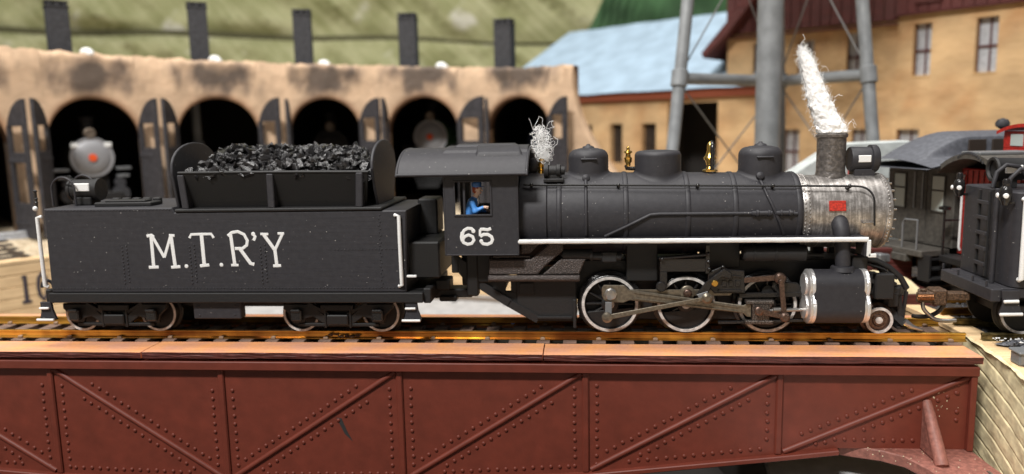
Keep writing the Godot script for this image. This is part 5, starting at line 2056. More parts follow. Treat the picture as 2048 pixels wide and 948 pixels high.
func running_gear(t: Node3D) -> void:
	var q := g()
	# frame, firebox, ash pan
	q.box(Vector3(18, 9.5, -5.5), Vector3(108, 22.0, 5.5), 0.3)
	q.box(Vector3(22, 3.2, -6.2), Vector3(90, 12.0, 6.2), 0.3)
	q.box(Vector3(36.5, 16.0, -9.5), Vector3(46.0, 28.5, 9.5), 0.3)
	q.box(Vector3(61.0, 20.0, -9.0), Vector3(70.5, 28.5, 9.0), 0.3)
	put("frame", q, M.black_deep, t)
	q = g()
	q.prism(v2([2.6, 17.5, 2.6, 8.6, 8.4, 4.9, 8.4, 3.2, 21.4, 3.2, 21.4, 17.5]), -9.0, 9.0, 0.4)
	q.box(Vector3(3.6, 11.8, 8.9), Vector3(8.2, 15.6, 9.5), 0.2)
	q.bar(Vector3(9, 4.6, 9.4), Vector3(20, 4.6, 9.4), 0.7, 0.9)
	q.box(Vector3(20.2, 1.4, 8.6), Vector3(21.2, 10.4, 10.2), 0.2)
	put("ash_pan", q, M.black_dust_shade, t)
	q = g()
	q.bar(Vector3(-9.5, 15.6, 8.0), Vector3(0.6, 9.0, 8.0), 2.6, 3.0)
	q.bar(Vector3(0.2, 9.2, 8.0), Vector3(9.4, 3.8, 8.0), 2.4, 3.0)
	q.box(Vector3(-8, 12.6, -8), Vector3(-0.9, 18.0, 7.0), 0.4)
	q.prism(v2([-8.6, 17.2, -0.8, 17.2, -0.8, 9.6, -8.6, 14.8]), 6.4, 8.4, 0.2)
	q.box(Vector3(-1.0, 8.2, 6.4), Vector3(2.8, 12.6, 8.4), 0.2)
	q.box(Vector3(0.9, 12.4, 6.4), Vector3(2.8, 17.2, 8.4), 0.2)
	put("trailing_frame", q, M.black_dust_shade, t)
	for s in [1.0, -1.0]:
		var fl := Transform3D(Basis(Vector3(1, 0, 0), Vector3(0, 1, 0), Vector3(0, 0, s)), Vector3.ZERO)
		q = g()
		q.xf = fl
		q.prism(v2([-5.2, 18.9, -5.2, 23.6, 7.6, 23.6, 13.2, 28.4, 17.4, 28.4, 17.4, 26.2, 11.8, 21.4, 9.6, 18.9]), 11.0, 13.2, 0.35)
		q.prism(v2([4.7, 25.2, 4.7, 28.9, 11.0, 28.9, 7.4, 25.4]), 11.4, 12.8, 0.3)
		q.prism(v2([11.2, 18.9, 16.8, 23.6, 24.2, 23.6, 22.2, 18.9]), 11.0, 12.8, 0.35)
		q.bar(Vector3(-4.0, 24.4, 12.4), Vector3(7.4, 24.4, 12.4), 0.5, 0.9)
		put("firebox_side", q, M.firebox_metal, t)
		q = g()
		q.xf = fl
		q.rod(Vector3(-5.6, 17.7, 12.6), Vector3(22.4, 17.7, 12.6), 1.05, 14)
		put("mud_ring", q, M.firebox_metal, t)
		q = g()
		q.xf = fl
		q.rod(Vector3(17, 24.9, 11.6), Vector3(26, 24.9, 11.6), 1.6, 16)
		q.rod(Vector3(26, 24.4, 11.8), Vector3(35, 24.2, 11.8), 1.3, 16)
		q.rod(Vector3(25.4, 24.8, 11.6), Vector3(26.4, 24.8, 11.6), 1.9, 16)
		q.box(Vector3(29, 22.6, 11.2), Vector3(33.5, 25.8, 13.2), 0.3)
		put("injector", q, M.black_dust_shade, t)
		q = g()
		q.xf = fl
		q.rod(Vector3(70.6, 25.0, 11.6), Vector3(89.2, 25.0, 11.6), 2.5, 24)
		for x in [73.8, 80.0]: q.lathe([[2.5, x - 0.3], [2.7, x - 0.2], [2.7, x + 0.2], [2.5, x + 0.3]], Vector3(0, 25.0, 11.6), Vector3(1, 0, 0), 24)
		q.rod(Vector3(89, 24.4, 11.6), Vector3(94, 24.2, 11.6), 0.5, 8)
		put("air_tank", q, M.black_dust_shade, t)
		for x in [31.5, 54.5, 78.6]: driver(t, x, s)
		rods(t, fl)
		# cylinders
		q = g()
		var hullp := []
		for i in 13: hullp.append_array([13.2 + 4.4 * cos(PI * (i - 1.0) / 12.0), 15.9 + 4.4 * sin(PI * (i - 1.0) / 12.0)])
		for i in 15: hullp.append_array([13.0 + 5.2 * cos(PI + PI * i / 14.0), 9.4 + 5.2 * sin(PI + PI * i / 14.0)])
		q.xf = fl * along_x(Vector3(90.2, 0, 0))
		q.prism(v2(hullp), 0.0, 14.4, 0.3, 50.0)
		var cy := put("cylinder_block", q, M.black, t)
		for e in [[88.6, 1.0, 15.9, 4.5], [103.8, 1.0, 15.9, 4.5], [88.8, 1.0, 9.4, 5.3], [104.0, 1.0, 9.4, 5.1]]:
			q = g()
			q.xf = fl
			var r: float = e[3]
			q.lathe([[0, -0.6], [r * 0.7, -0.6], [r * 0.75, -0.1], [r - 0.5, 0.0], [r, 0.35], [r, 0.9], [r - 0.12, 1.05], [r, 1.3], [r, 1.85], [r - 0.3, 2.1], [0, 2.1]], Vector3(e[0], e[2], 13.2), Vector3(1, 0, 0), 36)
			put("cylinder_cover", q, M.silver, cy)
		# pilot wheel
		q = g()
		var rim := g()
		q.xf = fl
		rim.xf = fl
		q.lathe([[0, 7.2], [4.9, 7.2], [4.9, 7.7], [4.1, 8.2], [4.0, 10.1], [3.2, 10.1], [3.0, 9.4], [2.2, 9.6], [1.9, 9.5], [1.6, 9.9], [0, 9.9]], Vector3(111.4, 4.05, 0), Vector3(0, 0, 1), 40)
		rim.lathe([[3.15, 10.05], [3.2, 10.3], [3.95, 10.3], [4.02, 10.0]], Vector3(111.4, 4.05, 0), Vector3(0, 0, 1), 44)
		rim.lathe([[1.05, 9.9], [1.0, 10.25], [0.4, 10.4], [0, 10.42]], Vector3(111.4, 4.05, 0), Vector3(0, 0, 1), 20)
		var pw := put("pilot_wheel", q, M.rod_brown, t)
		put("white_rim", rim, M.white_rim, pw)
		# front end
		q = g()
		q.xf = fl
		q.box(Vector3(102.2, 19.4, 9.0), Vector3(106.6, 23.8, 12.2), 0.3)
		q.box(Vector3(109.0, 11.0, 9.6), Vector3(114.4, 18.6, 12.4), 0.3)
		q.bar(Vector3(105.5, 18.4, 10.5), Vector3(110.5, 15.0, 10.5), 1.2, 1.6)
		q.bar(Vector3(104.0, 12.8, 9.5), Vector3(112.0, 12.8, 9.5), 1.4, 1.8)
		q.box(Vector3(114.0, 8.0, 6.0), Vector3(117.0, 12.4, 9.5), 0.3)
		q.tube(v3([Vector3(106.5, 22.6, 8), Vector3(110.5, 21.8, 8), Vector3(114.2, 19.8, 8), Vector3(117.6, 16.8, 8), Vector3(119.6, 13.4, 8)]), 0.9, 8)
		q.tube(v3([Vector3(107.5, 21.0, 8.6), Vector3(112.5, 19.4, 8.6), Vector3(116.4, 16.4, 8.6)]), 0.4, 6)
		put("front_brace", q, M.black_dust_shade, t)
		q = g()
		q.xf = fl
		q.bar(Vector3(117.6, 11.5, 7.0), Vector3(118.4, 3.0, 7.6), 1.6, 1.6)
		q.bar(Vector3(119.6, 12.5, 8.0), Vector3(119.0, 3.4, 7.6), 0.8, 1.0)
		q.bar(Vector3(115.5, 6.4, 6.5), Vector3(119.5, 2.6, 8.4), 2.2, 1.6)
		put("pilot_post", q, M.black_dust_shade, t)
		q = g()
		q.xf = fl
		q.tube(v3([Vector3(119.3, 3.2, 8.6), Vector3(121.2, 2.0, 9.2), Vector3(124.2, 0.9, 9.4)]), 1.25, 10, 0.3)
		put("pilot_tip", q, M.steel, t)
	q = g()
	q.box(Vector3(114.4, 11.4, -13), Vector3(117.4, 14.0, 9.4), 0.3)
	q.box(Vector3(106, 14.0, -9), Vector3(116.5, 15.4, 9), 0.3)
	for k in 9:
		var z := -8.0 + k * 2.0
		q.bar(Vector3(117.2, 11.2, z), Vector3(122.4 - absf(z) * 0.36, 1.0, z * 0.9), 0.8, 0.9)
	q.bar(Vector3(119.0, 1.2, -8), Vector3(119.0, 1.2, 8), 0.9, 3.0, Vector3(1, 0, 0))
	put("pilot", q, M.black_dust_shade, t)
	q = g()
	q.prism(v2([104.5, 20.0, 106.2, 22.2, 107.2, 19.6, 105.6, 17.6]), 2.0, 6.0, 0.3)
	put("green_flag_box", q, M.green_bit, t)
	q = g()
	q.box(Vector3(117, 9.6, -1.6), Vector3(122.5, 12.6, 1.6), 0.3)
	put("front_coupler", q, M.black_gloss, t)


func driver(t: Node3D, x: float, s: float) -> void:
	var q := g()
	var r := 9.0
	var fl := Transform3D(Basis(Vector3(1, 0, 0), Vector3(0, 1, 0), Vector3(0, 0, s)), Vector3(x, r, 0))
	q.xf = fl
	q.lathe([[7.0, 7.2], [9.9, 7.2], [9.95, 7.7], [9.1, 8.2], [9.0, 10.2], [8.8, 10.35], [7.6, 10.35], [7.3, 9.9], [7.2, 7.4]], Vector3.ZERO, Vector3(0, 0, 1), 64)
	var w := put("driving_wheel", q, M.black_gloss, t)
	q = g()
	q.xf = fl
	q.lathe([[7.72, 10.3], [7.78, 10.52], [8.56, 10.52], [8.64, 10.3]], Vector3.ZERO, Vector3(0, 0, 1), 72)
	q.lathe([[1.35, 10.5], [1.3, 10.75], [0, 10.8]], Vector3(0, 0, 0), Vector3(0, 0, 1), 20)
	put("white_rim", q, M.white_rim, w)
	for k in 12:
		q = g()
		q.xf = fl * Transform3D(Basis(Vector3(0, 0, 1), TAU * k / 12.0), Vector3.ZERO)
		q.bar(Vector3(1.6, 0, 8.9), Vector3(7.4, 0, 9.1), 0.75, 1.5, Vector3(0, 0, 1), 0.25)
		put("spoke", q, M.black_gloss, w)
	q = g()
	q.xf = fl
	q.lathe([[2.6, 7.6], [2.6, 10.0], [2.0, 10.5], [0, 10.5]], Vector3.ZERO, Vector3(0, 0, 1), 28)
	q.lathe([[1.9, 8.5], [1.9, 10.2], [0, 10.4]], Vector3(0.2, 3.9, 0), Vector3(0, 0, 1), 20)
	var cw := []
	for i in 21: cw.append_array([7.35 * cos(deg_to_rad(lerpf(200, 352, i / 20.0))), 7.35 * sin(deg_to_rad(lerpf(200, 352, i / 20.0)))])
	q.prism(v2(cw), 8.2, 9.9, 0.15)
	q.lathe([[0, 7.6], [7.2, 7.7]], Vector3.ZERO, Vector3(0, 0, 1), 40)
	put("hub", q, M.black_deep, w)


func capsule_plate(a: Vector2, ra: float, b: Vector2, rb: float) -> PackedVector2Array:
	# the outline round two discs
	var o := PackedVector2Array()
	var d := (b - a).angle()
	for i in 13: o.append(a + Vector2.from_angle(d + PI / 2 + PI * i / 12.0) * ra)
	for i in 13: o.append(b + Vector2.from_angle(d - PI / 2 + PI * i / 12.0) * rb)
	return o


func rods(t: Node3D, fl: Transform3D) -> void:
	var q := g()
	q.xf = fl
	# coupling rod
	q.prism(capsule_plate(Vector2(31.7, 12.9), 0.95, Vector2(54.7, 12.9), 0.95), 10.9, 11.6, 0.12)
	q.prism(capsule_plate(Vector2(54.7, 12.9), 0.95, Vector2(67.0, 12.9), 0.95), 10.9, 11.5, 0.12)
	for x in [31.7, 54.7]: q.lathe([[0, 10.8], [2.2, 10.8], [2.2, 11.8], [1.9, 12.0], [0, 12.0]], Vector3(x, 12.9, 0), Vector3(0, 0, 1), 24)
	var sr := put("coupling_rod", q, M.rod_bronze, t)
	for x in [54.7]:
		q = g()
		q.xf = fl
		q.rivet(Vector3(x, 12.9, 12.0), Vector3(0, 0, 1), 1.35, 16, 0.6)
		put("crank_pin", q, M.rod_brown, sr)
	# main rod: broad strap end, fluted shank
	q = g()
	q.xf = fl
	q.prism(v2([29.0, 14.8, 29.6, 15.6, 35.8, 15.5, 37.2, 14.1, 71.0, 9.3, 72.2, 9.9, 73.4, 9.8, 73.4, 5.7, 72.2, 5.8, 71.0, 6.9, 37.4, 10.9, 35.4, 10.1, 31.0, 10.3, 29.6, 11.0, 29.0, 12.2]), 12.2, 13.0, 0.18)
	var mr := put("main_rod", q, M.rod_bronze, t)
	q = g()
	q.xf = fl
	q.bar(Vector3(38.5, 13.35, 13.1), Vector3(69.5, 8.85, 13.1), 0.45, 0.5)
	q.bar(Vector3(38.5, 11.55, 13.1), Vector3(69.5, 7.55, 13.1), 0.45, 0.5)
	put("rod_flute", q, M.rod_bronze, mr)
	q = g()
	q.xf = fl
	q.lathe([[0, 12.9], [1.9, 12.9], [1.9, 13.5], [1.5, 13.7], [1.45, 14.4], [0, 14.6]], Vector3(31.6, 12.9, 0), Vector3(0, 0, 1), 8, 10.0)
	put("main_pin", q, M.steel, mr)
	# eccentric crank and rod
	q = g()
	q.xf = fl
	q.bar(Vector3(31.0, 10.6, 13.9), Vector3(30.9, 7.0, 13.9), 2.0, 0.8)
	put("eccentric_crank", q, M.grey_metal, t)
	q = g()
	q.xf = fl
	q.prism(capsule_plate(Vector2(30.6, 6.0), 0.75, Vector2(60.0, 11.9), 0.6), 14.2, 14.8, 0.12)
	q.lathe([[0, 13.6], [1.6, 13.8], [1.6, 15.0], [0.8, 15.4], [0, 15.4]], Vector3(30.5, 6.0, 0), Vector3(0, 0, 1), 18)
	q.lathe([[0, 13.6], [1.6, 13.8], [1.6, 15.0], [0.9, 15.6], [0, 15.6]], Vector3(60.0, 11.9, 0), Vector3(0, 0, 1), 18)
	put("eccentric_rod", q, M.rod_bronze, t)
	# link, its bracket and the screw
	q = g()
	q.xf = fl
	q.prism(v2([57.0, 13.0, 59.6, 16.6, 65.0, 20.8, 67.2, 19.4, 67.0, 17.6, 64.4, 18.2, 61.4, 15.6, 60.2, 12.6, 58.2, 11.3]), 13.4, 14.2, 0.2)
	q.prism(v2([60.6, 19.4, 64.8, 21.2, 66.4, 20.2, 71.2, 19.8, 71.6, 12.9, 62.6, 12.9, 60.6, 15.0]), 11.6, 12.6, 0.25)
	q.box(Vector3(63.5, 13.4, 12.5), Vector3(70.4, 14.2, 13.0), 0.12)
	for k in 3: q.box(Vector3(64.6 + k * 2.0, 15.0, 12.5), Vector3(66.0 + k * 2.0, 17.0, 12.9), 0.12)
	q.bar(Vector3(65.4, 18.6, 12.8), Vector3(70.4, 18.0, 12.8), 0.5, 0.5)
	var ln := put("valve_link", q, M.black_gloss, t)
	q = g()
	q.xf = fl
	q.box(Vector3(46.4, 19.4, 11.0), Vector3(61.0, 23.6, 12.2), 0.25)
	q.box(Vector3(46.4, 14.6, 11.2), Vector3(48.6, 19.6, 12.3), 0.2)
	q.rod(Vector3(46.0, 23.6, 12.2), Vector3(61.0, 24.8, 12.2), 0.55, 8)
	q.bar(Vector3(60.4, 19.0, 12.2), Vector3(60.4, 27.6, 12.2), 1.2, 1.2)
	q.rod(Vector3(46.8, 15.0, 11.4), Vector3(46.8, 15.0, 13.0), 1.6, 14)
	for p in [[60.4, 25.0], [60.6, 22.6], [60.8, 20.4], [47.0, 23.4], [64.8, 21.0]]: q.ball(Vector3(p[0], p[1], 12.9), Vector3(0.62, 0.62, 0.5), 10, 6)
	put("reverse_lever", q, M.black_gloss, ln)
	q = g()
	q.xf = fl
	q.lathe([[0, 14.0], [1.0, 14.1], [1.0, 14.6], [0.8, 14.8], [0, 14.8]], Vector3(62.3, 16.4, 0), Vector3(0, 0, 1), 18)
	put("brass_screw", q, M.brass, ln)
	q = g()
	q.xf = fl
	q.prism(v2([57.0, 13.0, 58.2, 11.3, 60.6, 12.4, 60.2, 14.0]), 14.25, 14.6, 0.1)
	put("link_foot", q, M.grey_metal, ln)
	# valve rod, combination lever, crosshead, slide bars
	q = g()
	q.xf = fl
	q.bar(Vector3(71.0, 16.8, 12.0), Vector3(80.6, 17.6, 12.0), 1.6, 1.0)
	q.lathe([[0, 11.3], [1.7, 11.4], [1.7, 13.0], [1.2, 13.5], [0, 13.5]], Vector3(81.6, 17.4, 0), Vector3(0, 0, 1), 18)
	q.prism(capsule_plate(Vector2(81.6, 16.6), 0.75, Vector2(82.7, 6.4), 0.75), 13.6, 14.3, 0.12)
	q.prism(capsule_plate(Vector2(75.4, 8.0), 0.9, Vector2(82.6, 6.2), 0.6), 14.4, 15.0, 0.12)
	q.lathe([[0, 13.4], [1.4, 13.5], [1.4, 15.2], [0.9, 15.7], [0, 15.7]], Vector3(82.7, 6.2, 0), Vector3(0, 0, 1), 18)
	q.lathe([[0, 13.9], [1.3, 14.0], [1.3, 15.2], [0.8, 15.6], [0, 15.6]], Vector3(75.2, 8.1, 0), Vector3(0, 0, 1), 18)
	put("combination_lever", q, M.rod_brown, t)
	q = g()
	q.xf = fl
	q.box(Vector3(71.6, 9.8, 11.4), Vector3(79.8, 11.0, 14.0), 0.25)
	q.box(Vector3(71.5, 3.7, 11.4), Vector3(79.7, 4.9, 14.0), 0.25)
	q.box(Vector3(73.5, 4.8, 11.6), Vector3(78.5, 9.9, 13.8), 0.2)
	put("crosshead", q, M.crosshead_metal, t)
	q = g()
	q.xf = fl
	q.rod(Vector3(78, 7.7, 12.8), Vector3(89.5, 8.1, 12.8), 0.55, 12)
	q.rod(Vector3(79.5, 7.9, 12.8), Vector3(82.0, 8.0, 12.8), 0.85, 12)
	put("piston_rod", q, M.steel, t)
	q = g()
	q.xf = fl
	q.bar(Vector3(64.0, 3.6, 11.0), Vector3(89.5, 4.4, 11.0), 0.8, 1.6)
	q.bar(Vector3(70.0, 12.0, 11.0), Vector3(90.0, 12.4, 11.0), 1.4, 1.4)
	q.prism(v2([79.6, 14.4, 79.8, 16.2, 86.8, 15.9, 88.0, 14.7, 90.4, 16.8, 90.4, 11.4, 82.0, 11.8]), 10.2, 11.4, 0.25)
	put("slide_bar", q, M.black_gloss, t)


# ---------------------------------------------------------------- engineer in the cab
func net(q: G, bones: Array, cell: float, soft_k: float) -> void:
	# a body as one surface: tapered capsules joined by a smooth minimum, meshed with surface nets. Each bone: a, b, radius a, radius b, colour
	var lo := Vector3.ONE * 1e9
	var hi := -lo
	for b in bones:
		for e in 2:
			var r = Vector3.ONE * (b[2 + e] + cell * 3.0)
			lo = lo.min(b[e] - r)
			hi = hi.max(b[e] + r)
	var nx := int((hi.x - lo.x) / cell) + 2
	var ny := int((hi.y - lo.y) / cell) + 2
	var nz := int((hi.z - lo.z) / cell) + 2
	var f := PackedFloat32Array()
	f.resize(nx * ny * nz)
	f.fill(cell * 4.0)
	var best := PackedFloat32Array()
	best.resize(nx * ny * nz)
	best.fill(1e9)
	var who := PackedInt32Array()
	who.resize(nx * ny * nz)
	for bi in bones.size():
		var b: Array = bones[bi]
		var A: Vector3 = b[0]
		var B: Vector3 = b[1]
		var mr := maxf(b[2], b[3]) + cell * 4.0
		var l := (A.min(B) - Vector3.ONE * mr - lo) / cell
		var h := (A.max(B) + Vector3.ONE * mr - lo) / cell
		var ab := B - A
		var ll := maxf(ab.length_squared(), 1e-9)
		for z in range(maxi(0, int(l.z)), mini(nz, int(h.z) + 1)):
			for y in range(maxi(0, int(l.y)), mini(ny, int(h.y) + 1)):
				for x in range(maxi(0, int(l.x)), mini(nx, int(h.x) + 1)):
					var p := lo + Vector3(x, y, z) * cell
					var s := clampf((p - A).dot(ab) / ll, 0.0, 1.0)
					var d: float = p.distance_to(A + ab * s) - lerpf(b[2], b[3], s)
					var i := (z * ny + y) * nx + x
					var e := f[i]
					var m := maxf(soft_k - absf(e - d), 0.0) / soft_k
					f[i] = minf(e, d) - m * m * soft_k * 0.25
					if d < best[i]:
						best[i] = d
						who[i] = bi
	var at := {}
	var verts := []
	for z in nz - 1:
		for y in ny - 1:
			for x in nx - 1:
				var sum := Vector3.ZERO
				var n := 0
				var i0 := (z * ny + y) * nx + x
				var inside := 0
				for c in 8:
					if f[i0 + (c & 1) + ((c >> 1) & 1) * nx + ((c >> 2) & 1) * nx * ny] < 0.0: inside += 1
				if inside == 0 or inside == 8: continue
				for e in 12:
					var c0: int = [0, 2, 4, 6, 0, 1, 4, 5, 0, 1, 2, 3][e]
					var c1: int = [1, 3, 5, 7, 2, 3, 6, 7, 4, 5, 6, 7][e]
					var v0 := f[i0 + (c0 & 1) + ((c0 >> 1) & 1) * nx + ((c0 >> 2) & 1) * nx * ny]
					var v1 := f[i0 + (c1 & 1) + ((c1 >> 1) & 1) * nx + ((c1 >> 2) & 1) * nx * ny]
					if (v0 < 0.0) == (v1 < 0.0): continue
					var p0 := Vector3(c0 & 1, (c0 >> 1) & 1, (c0 >> 2) & 1)
					var p1 := Vector3(c1 & 1, (c1 >> 1) & 1, (c1 >> 2) & 1)
					sum += p0.lerp(p1, v0 / (v0 - v1))
					n += 1
				at[i0] = verts.size()
				var gr := Vector3(f[i0 + 1] - f[i0] + f[i0 + 1 + nx] - f[i0 + nx], f[i0 + nx] - f[i0] + f[i0 + nx + 1] - f[i0 + 1], f[i0 + nx * ny] - f[i0] + f[i0 + nx * ny + 1] - f[i0 + 1]).normalized()
				verts.append([lo + (Vector3(x, y, z) + sum / n) * cell, gr, bones[who[i0]][4]])
	for z in range(1, nz - 1):
		for y in range(1, ny - 1):
			for x in range(1, nx - 1):
				var i0 := (z * ny + y) * nx + x
				for ax in 3:
					var st: int = [1, nx, nx * ny][ax]
					if (f[i0] < 0.0) == (f[i0 + st] < 0.0): continue
					var u: int = [nx, nx * ny, 1][ax]
					var w: int = [nx * ny, 1, nx][ax]
					var k := [i0 - u - w, i0 - w, i0, i0 - u]
					if not (at.has(k[0]) and at.has(k[1]) and at.has(k[2]) and at.has(k[3])): continue
					var a: Array = verts[at[k[0]]]
					var b: Array = verts[at[k[1]]]
					var c: Array = verts[at[k[2]]]
					var d: Array = verts[at[k[3]]]
					q.tri(a[0], b[0], c[0], a[1], b[1], c[1], a[2], b[2], c[2])
					q.tri(a[0], c[0], d[0], a[1], c[1], d[1], a[2], c[2], d[2])


func engineer() -> void:
	var o := MeshInstance3D.new()
	org = Vector3(-10, 27, 10)
	var q := g()
	var blue := lin(80, 146, 222)
	var skin := lin(244, 208, 184)
	var hair := lin(168, 76, 36)
	var cap := lin(76, 122, 190)
	var pants := lin(42, 58, 96)
	var H := Vector3(-8.55, 44.7, 10.0)
	var bones := [
		# pelvis, torso leaning forward, shoulders and neck
		[Vector3(-11.6, 35.6, 8.6), Vector3(-11.6, 35.6, 11.4), 1.5, 1.5, pants],
		[Vector3(-11.4, 36.4, 10), Vector3(-10.0, 40.8, 10), 1.75, 1.75, blue],
		[Vector3(-10.0, 41.0, 8.2), Vector3(-10.0, 41.0, 11.8), 1.05, 1.05, blue],
		[Vector3(-9.6, 42.0, 10), Vector3(-9.0, 43.3, 10), 0.75, 0.7, skin],
		# the near arm reaching forward, the far arm resting
		[Vector3(-10.0, 41.0, 12.2), Vector3(-9.0, 38.4, 12.7), 0.98, 0.8, blue],
		[Vector3(-9.0, 38.4, 12.7), Vector3(-6.7, 39.5, 12.3), 0.8, 0.62, blue],
		[Vector3(-10.0, 41.0, 7.8), Vector3(-9.0, 38.2, 7.2), 0.98, 0.8, blue],
		[Vector3(-9.0, 38.2, 7.2), Vector3(-6.4, 38.0, 8.0), 0.8, 0.62, blue],
		# legs of a seated man
		[Vector3(-11.4, 35.4, 11.2), Vector3(-6.2, 35.6, 11.6), 1.35, 1.05, pants],
		[Vector3(-6.2, 35.6, 11.6), Vector3(-6.4, 28.6, 11.6), 1.0, 0.7, pants],
		[Vector3(-11.4, 35.4, 8.8), Vector3(-6.2, 35.6, 8.4), 1.35, 1.05, pants],
		[Vector3(-6.2, 35.6, 8.4), Vector3(-6.4, 28.6, 8.4), 1.0, 0.7, pants],
		[Vector3(-6.6, 27.9, 11.6), Vector3(-4.6, 27.7, 11.6), 0.75, 0.6, hair],
		[Vector3(-6.6, 27.9, 8.4), Vector3(-4.6, 27.7, 8.4), 0.75, 0.6, hair]]
	net(q, bones, 0.3, 0.7)
	# head: skull, jaw, nose, ear and hair on a finer grid
	var head := [
		[H + Vector3(-0.15, 0.55, 0), H + Vector3(0.1, 0.5, 0), 1.25, 1.2, skin],
		[H + Vector3(0.25, -0.5, 0), H + Vector3(0.5, -1.05, 0), 0.85, 0.55, skin],
		[H + Vector3(1.25, 0.2, 0), H + Vector3(1.45, -0.25, 0), 0.12, 0.24, skin],
		[H + Vector3(1.05, -0.85, -0.3), H + Vector3(1.05, -0.85, 0.3), 0.16, 0.16, lin(190, 110, 96)],
		[H + Vector3(1.0, 0.3, 0.5), H + Vector3(1.02, 0.3, 0.55), 0.16, 0.16, lin(60, 40, 36)],
		[H + Vector3(1.0, 0.3, -0.5), H + Vector3(1.02, 0.3, -0.55), 0.16, 0.16, lin(60, 40, 36)],
		[H + Vector3(-0.2, 0.1, 1.1), H + Vector3(-0.2, -0.3, 1.1), 0.28, 0.2, skin],
		[H + Vector3(-0.8, 0.5, 0.6), H + Vector3(-0.9, -0.4, 0.5), 0.75, 0.55, hair],
		[H + Vector3(-0.8, 0.5, -0.6), H + Vector3(-0.9, -0.4, -0.5), 0.75, 0.55, hair],
		[H + Vector3(-0.3, 0.7, 1.0), H + Vector3(0.2, 0.6, 1.0), 0.36, 0.3, hair],
		[H + Vector3(0.1, -0.7, 0), H + Vector3(-0.5, -2.0, 0), 0.7, 0.72, skin]]
	net(q, head, 0.13, 0.22)
	# the near hand closed round the throttle: palm, four fingers of different length, thumb
	for s in 2:
		var W := Vector3(-6.5, 39.55, 12.3) if s == 0 else Vector3(-6.2, 38.05, 8.05)
		var hand := [[W, W + Vector3(0.75, 0.1, 0), 0.5, 0.45, skin]]
		for k in 4:
			var zz := -0.42 + k * 0.28
			var ln: float = [0.62, 0.72, 0.68, 0.5][k]
			var kn := W + Vector3(0.95, 0.28, zz)
			hand.append([kn, kn + Vector3(ln * 0.75, -0.1, 0), 0.17, 0.15, skin])
			hand.append([kn + Vector3(ln * 0.75, -0.1, 0), kn + Vector3(ln * 0.7, -0.62, 0), 0.15, 0.12, skin])
		hand.append([W + Vector3(0.4, 0.2, 0.45), W + Vector3(0.95, -0.2, 0.62), 0.18, 0.13, skin])
		net(q, hand, 0.075, 0.09)
	o.name = "person"
	o.mesh = q.mesh()
	o.material_override = M.figure
	add_child(o)
	o.position = org * S
	tag(o, "person in a blue coat and cap sitting at the engine's cab window, arm reaching forward", "person")
	q = g()
	q.lathe([[1.35, -0.1], [1.45, 0.25], [1.6, 1.0], [1.3, 1.5], [0.6, 1.75], [0, 1.8]], H + Vector3(-0.15, 0.95, 0), Vector3(-0.12, 1, 0), 20, 70.0)
	q.prism(v2([0, 0, 0.6, -0.05, 1.0, 0.12, 1.05, 0.28, 0.6, 0.16, 0, 0.2]), -0.1, 0.1)
	q.xf = Transform3D(Basis.IDENTITY, H + Vector3(0.85, 0.95, 0))
	q.box(Vector3(0, -0.05, -0.95), Vector3(0.95, 0.1, 0.95), 0.08)
	var c := put("cap", q, mt("cap_cloth", cap, 0.5), o)
	q = g()
	q.prism(v2([-8.3, 42.6, -7.9, 41.6, -8.2, 40.4, -8.8, 39.6, -8.9, 41.4]), 9.2, 10.8, 0.1)
	put("shirt", q, M.white_paint, o)
	org = Vector3(-10, 27, 10)
	var seat := thing("cab_seat", "small black seat box under the engineer in the cab", "seat", Vector3(-12, 26.9, 10))
	q = g()
	q.box(Vector3(-14.4, 33.2, 7.4), Vector3(-9.2, 34.2, 12.8), 0.2)
	put("seat", q, M.black_deep, seat)
	q = g()
	q.box(Vector3(-14.0, 26.9, 7.8), Vector3(-9.6, 33.2, 12.4), 0.2)
	put("seat_box", q, M.black_deep, seat)


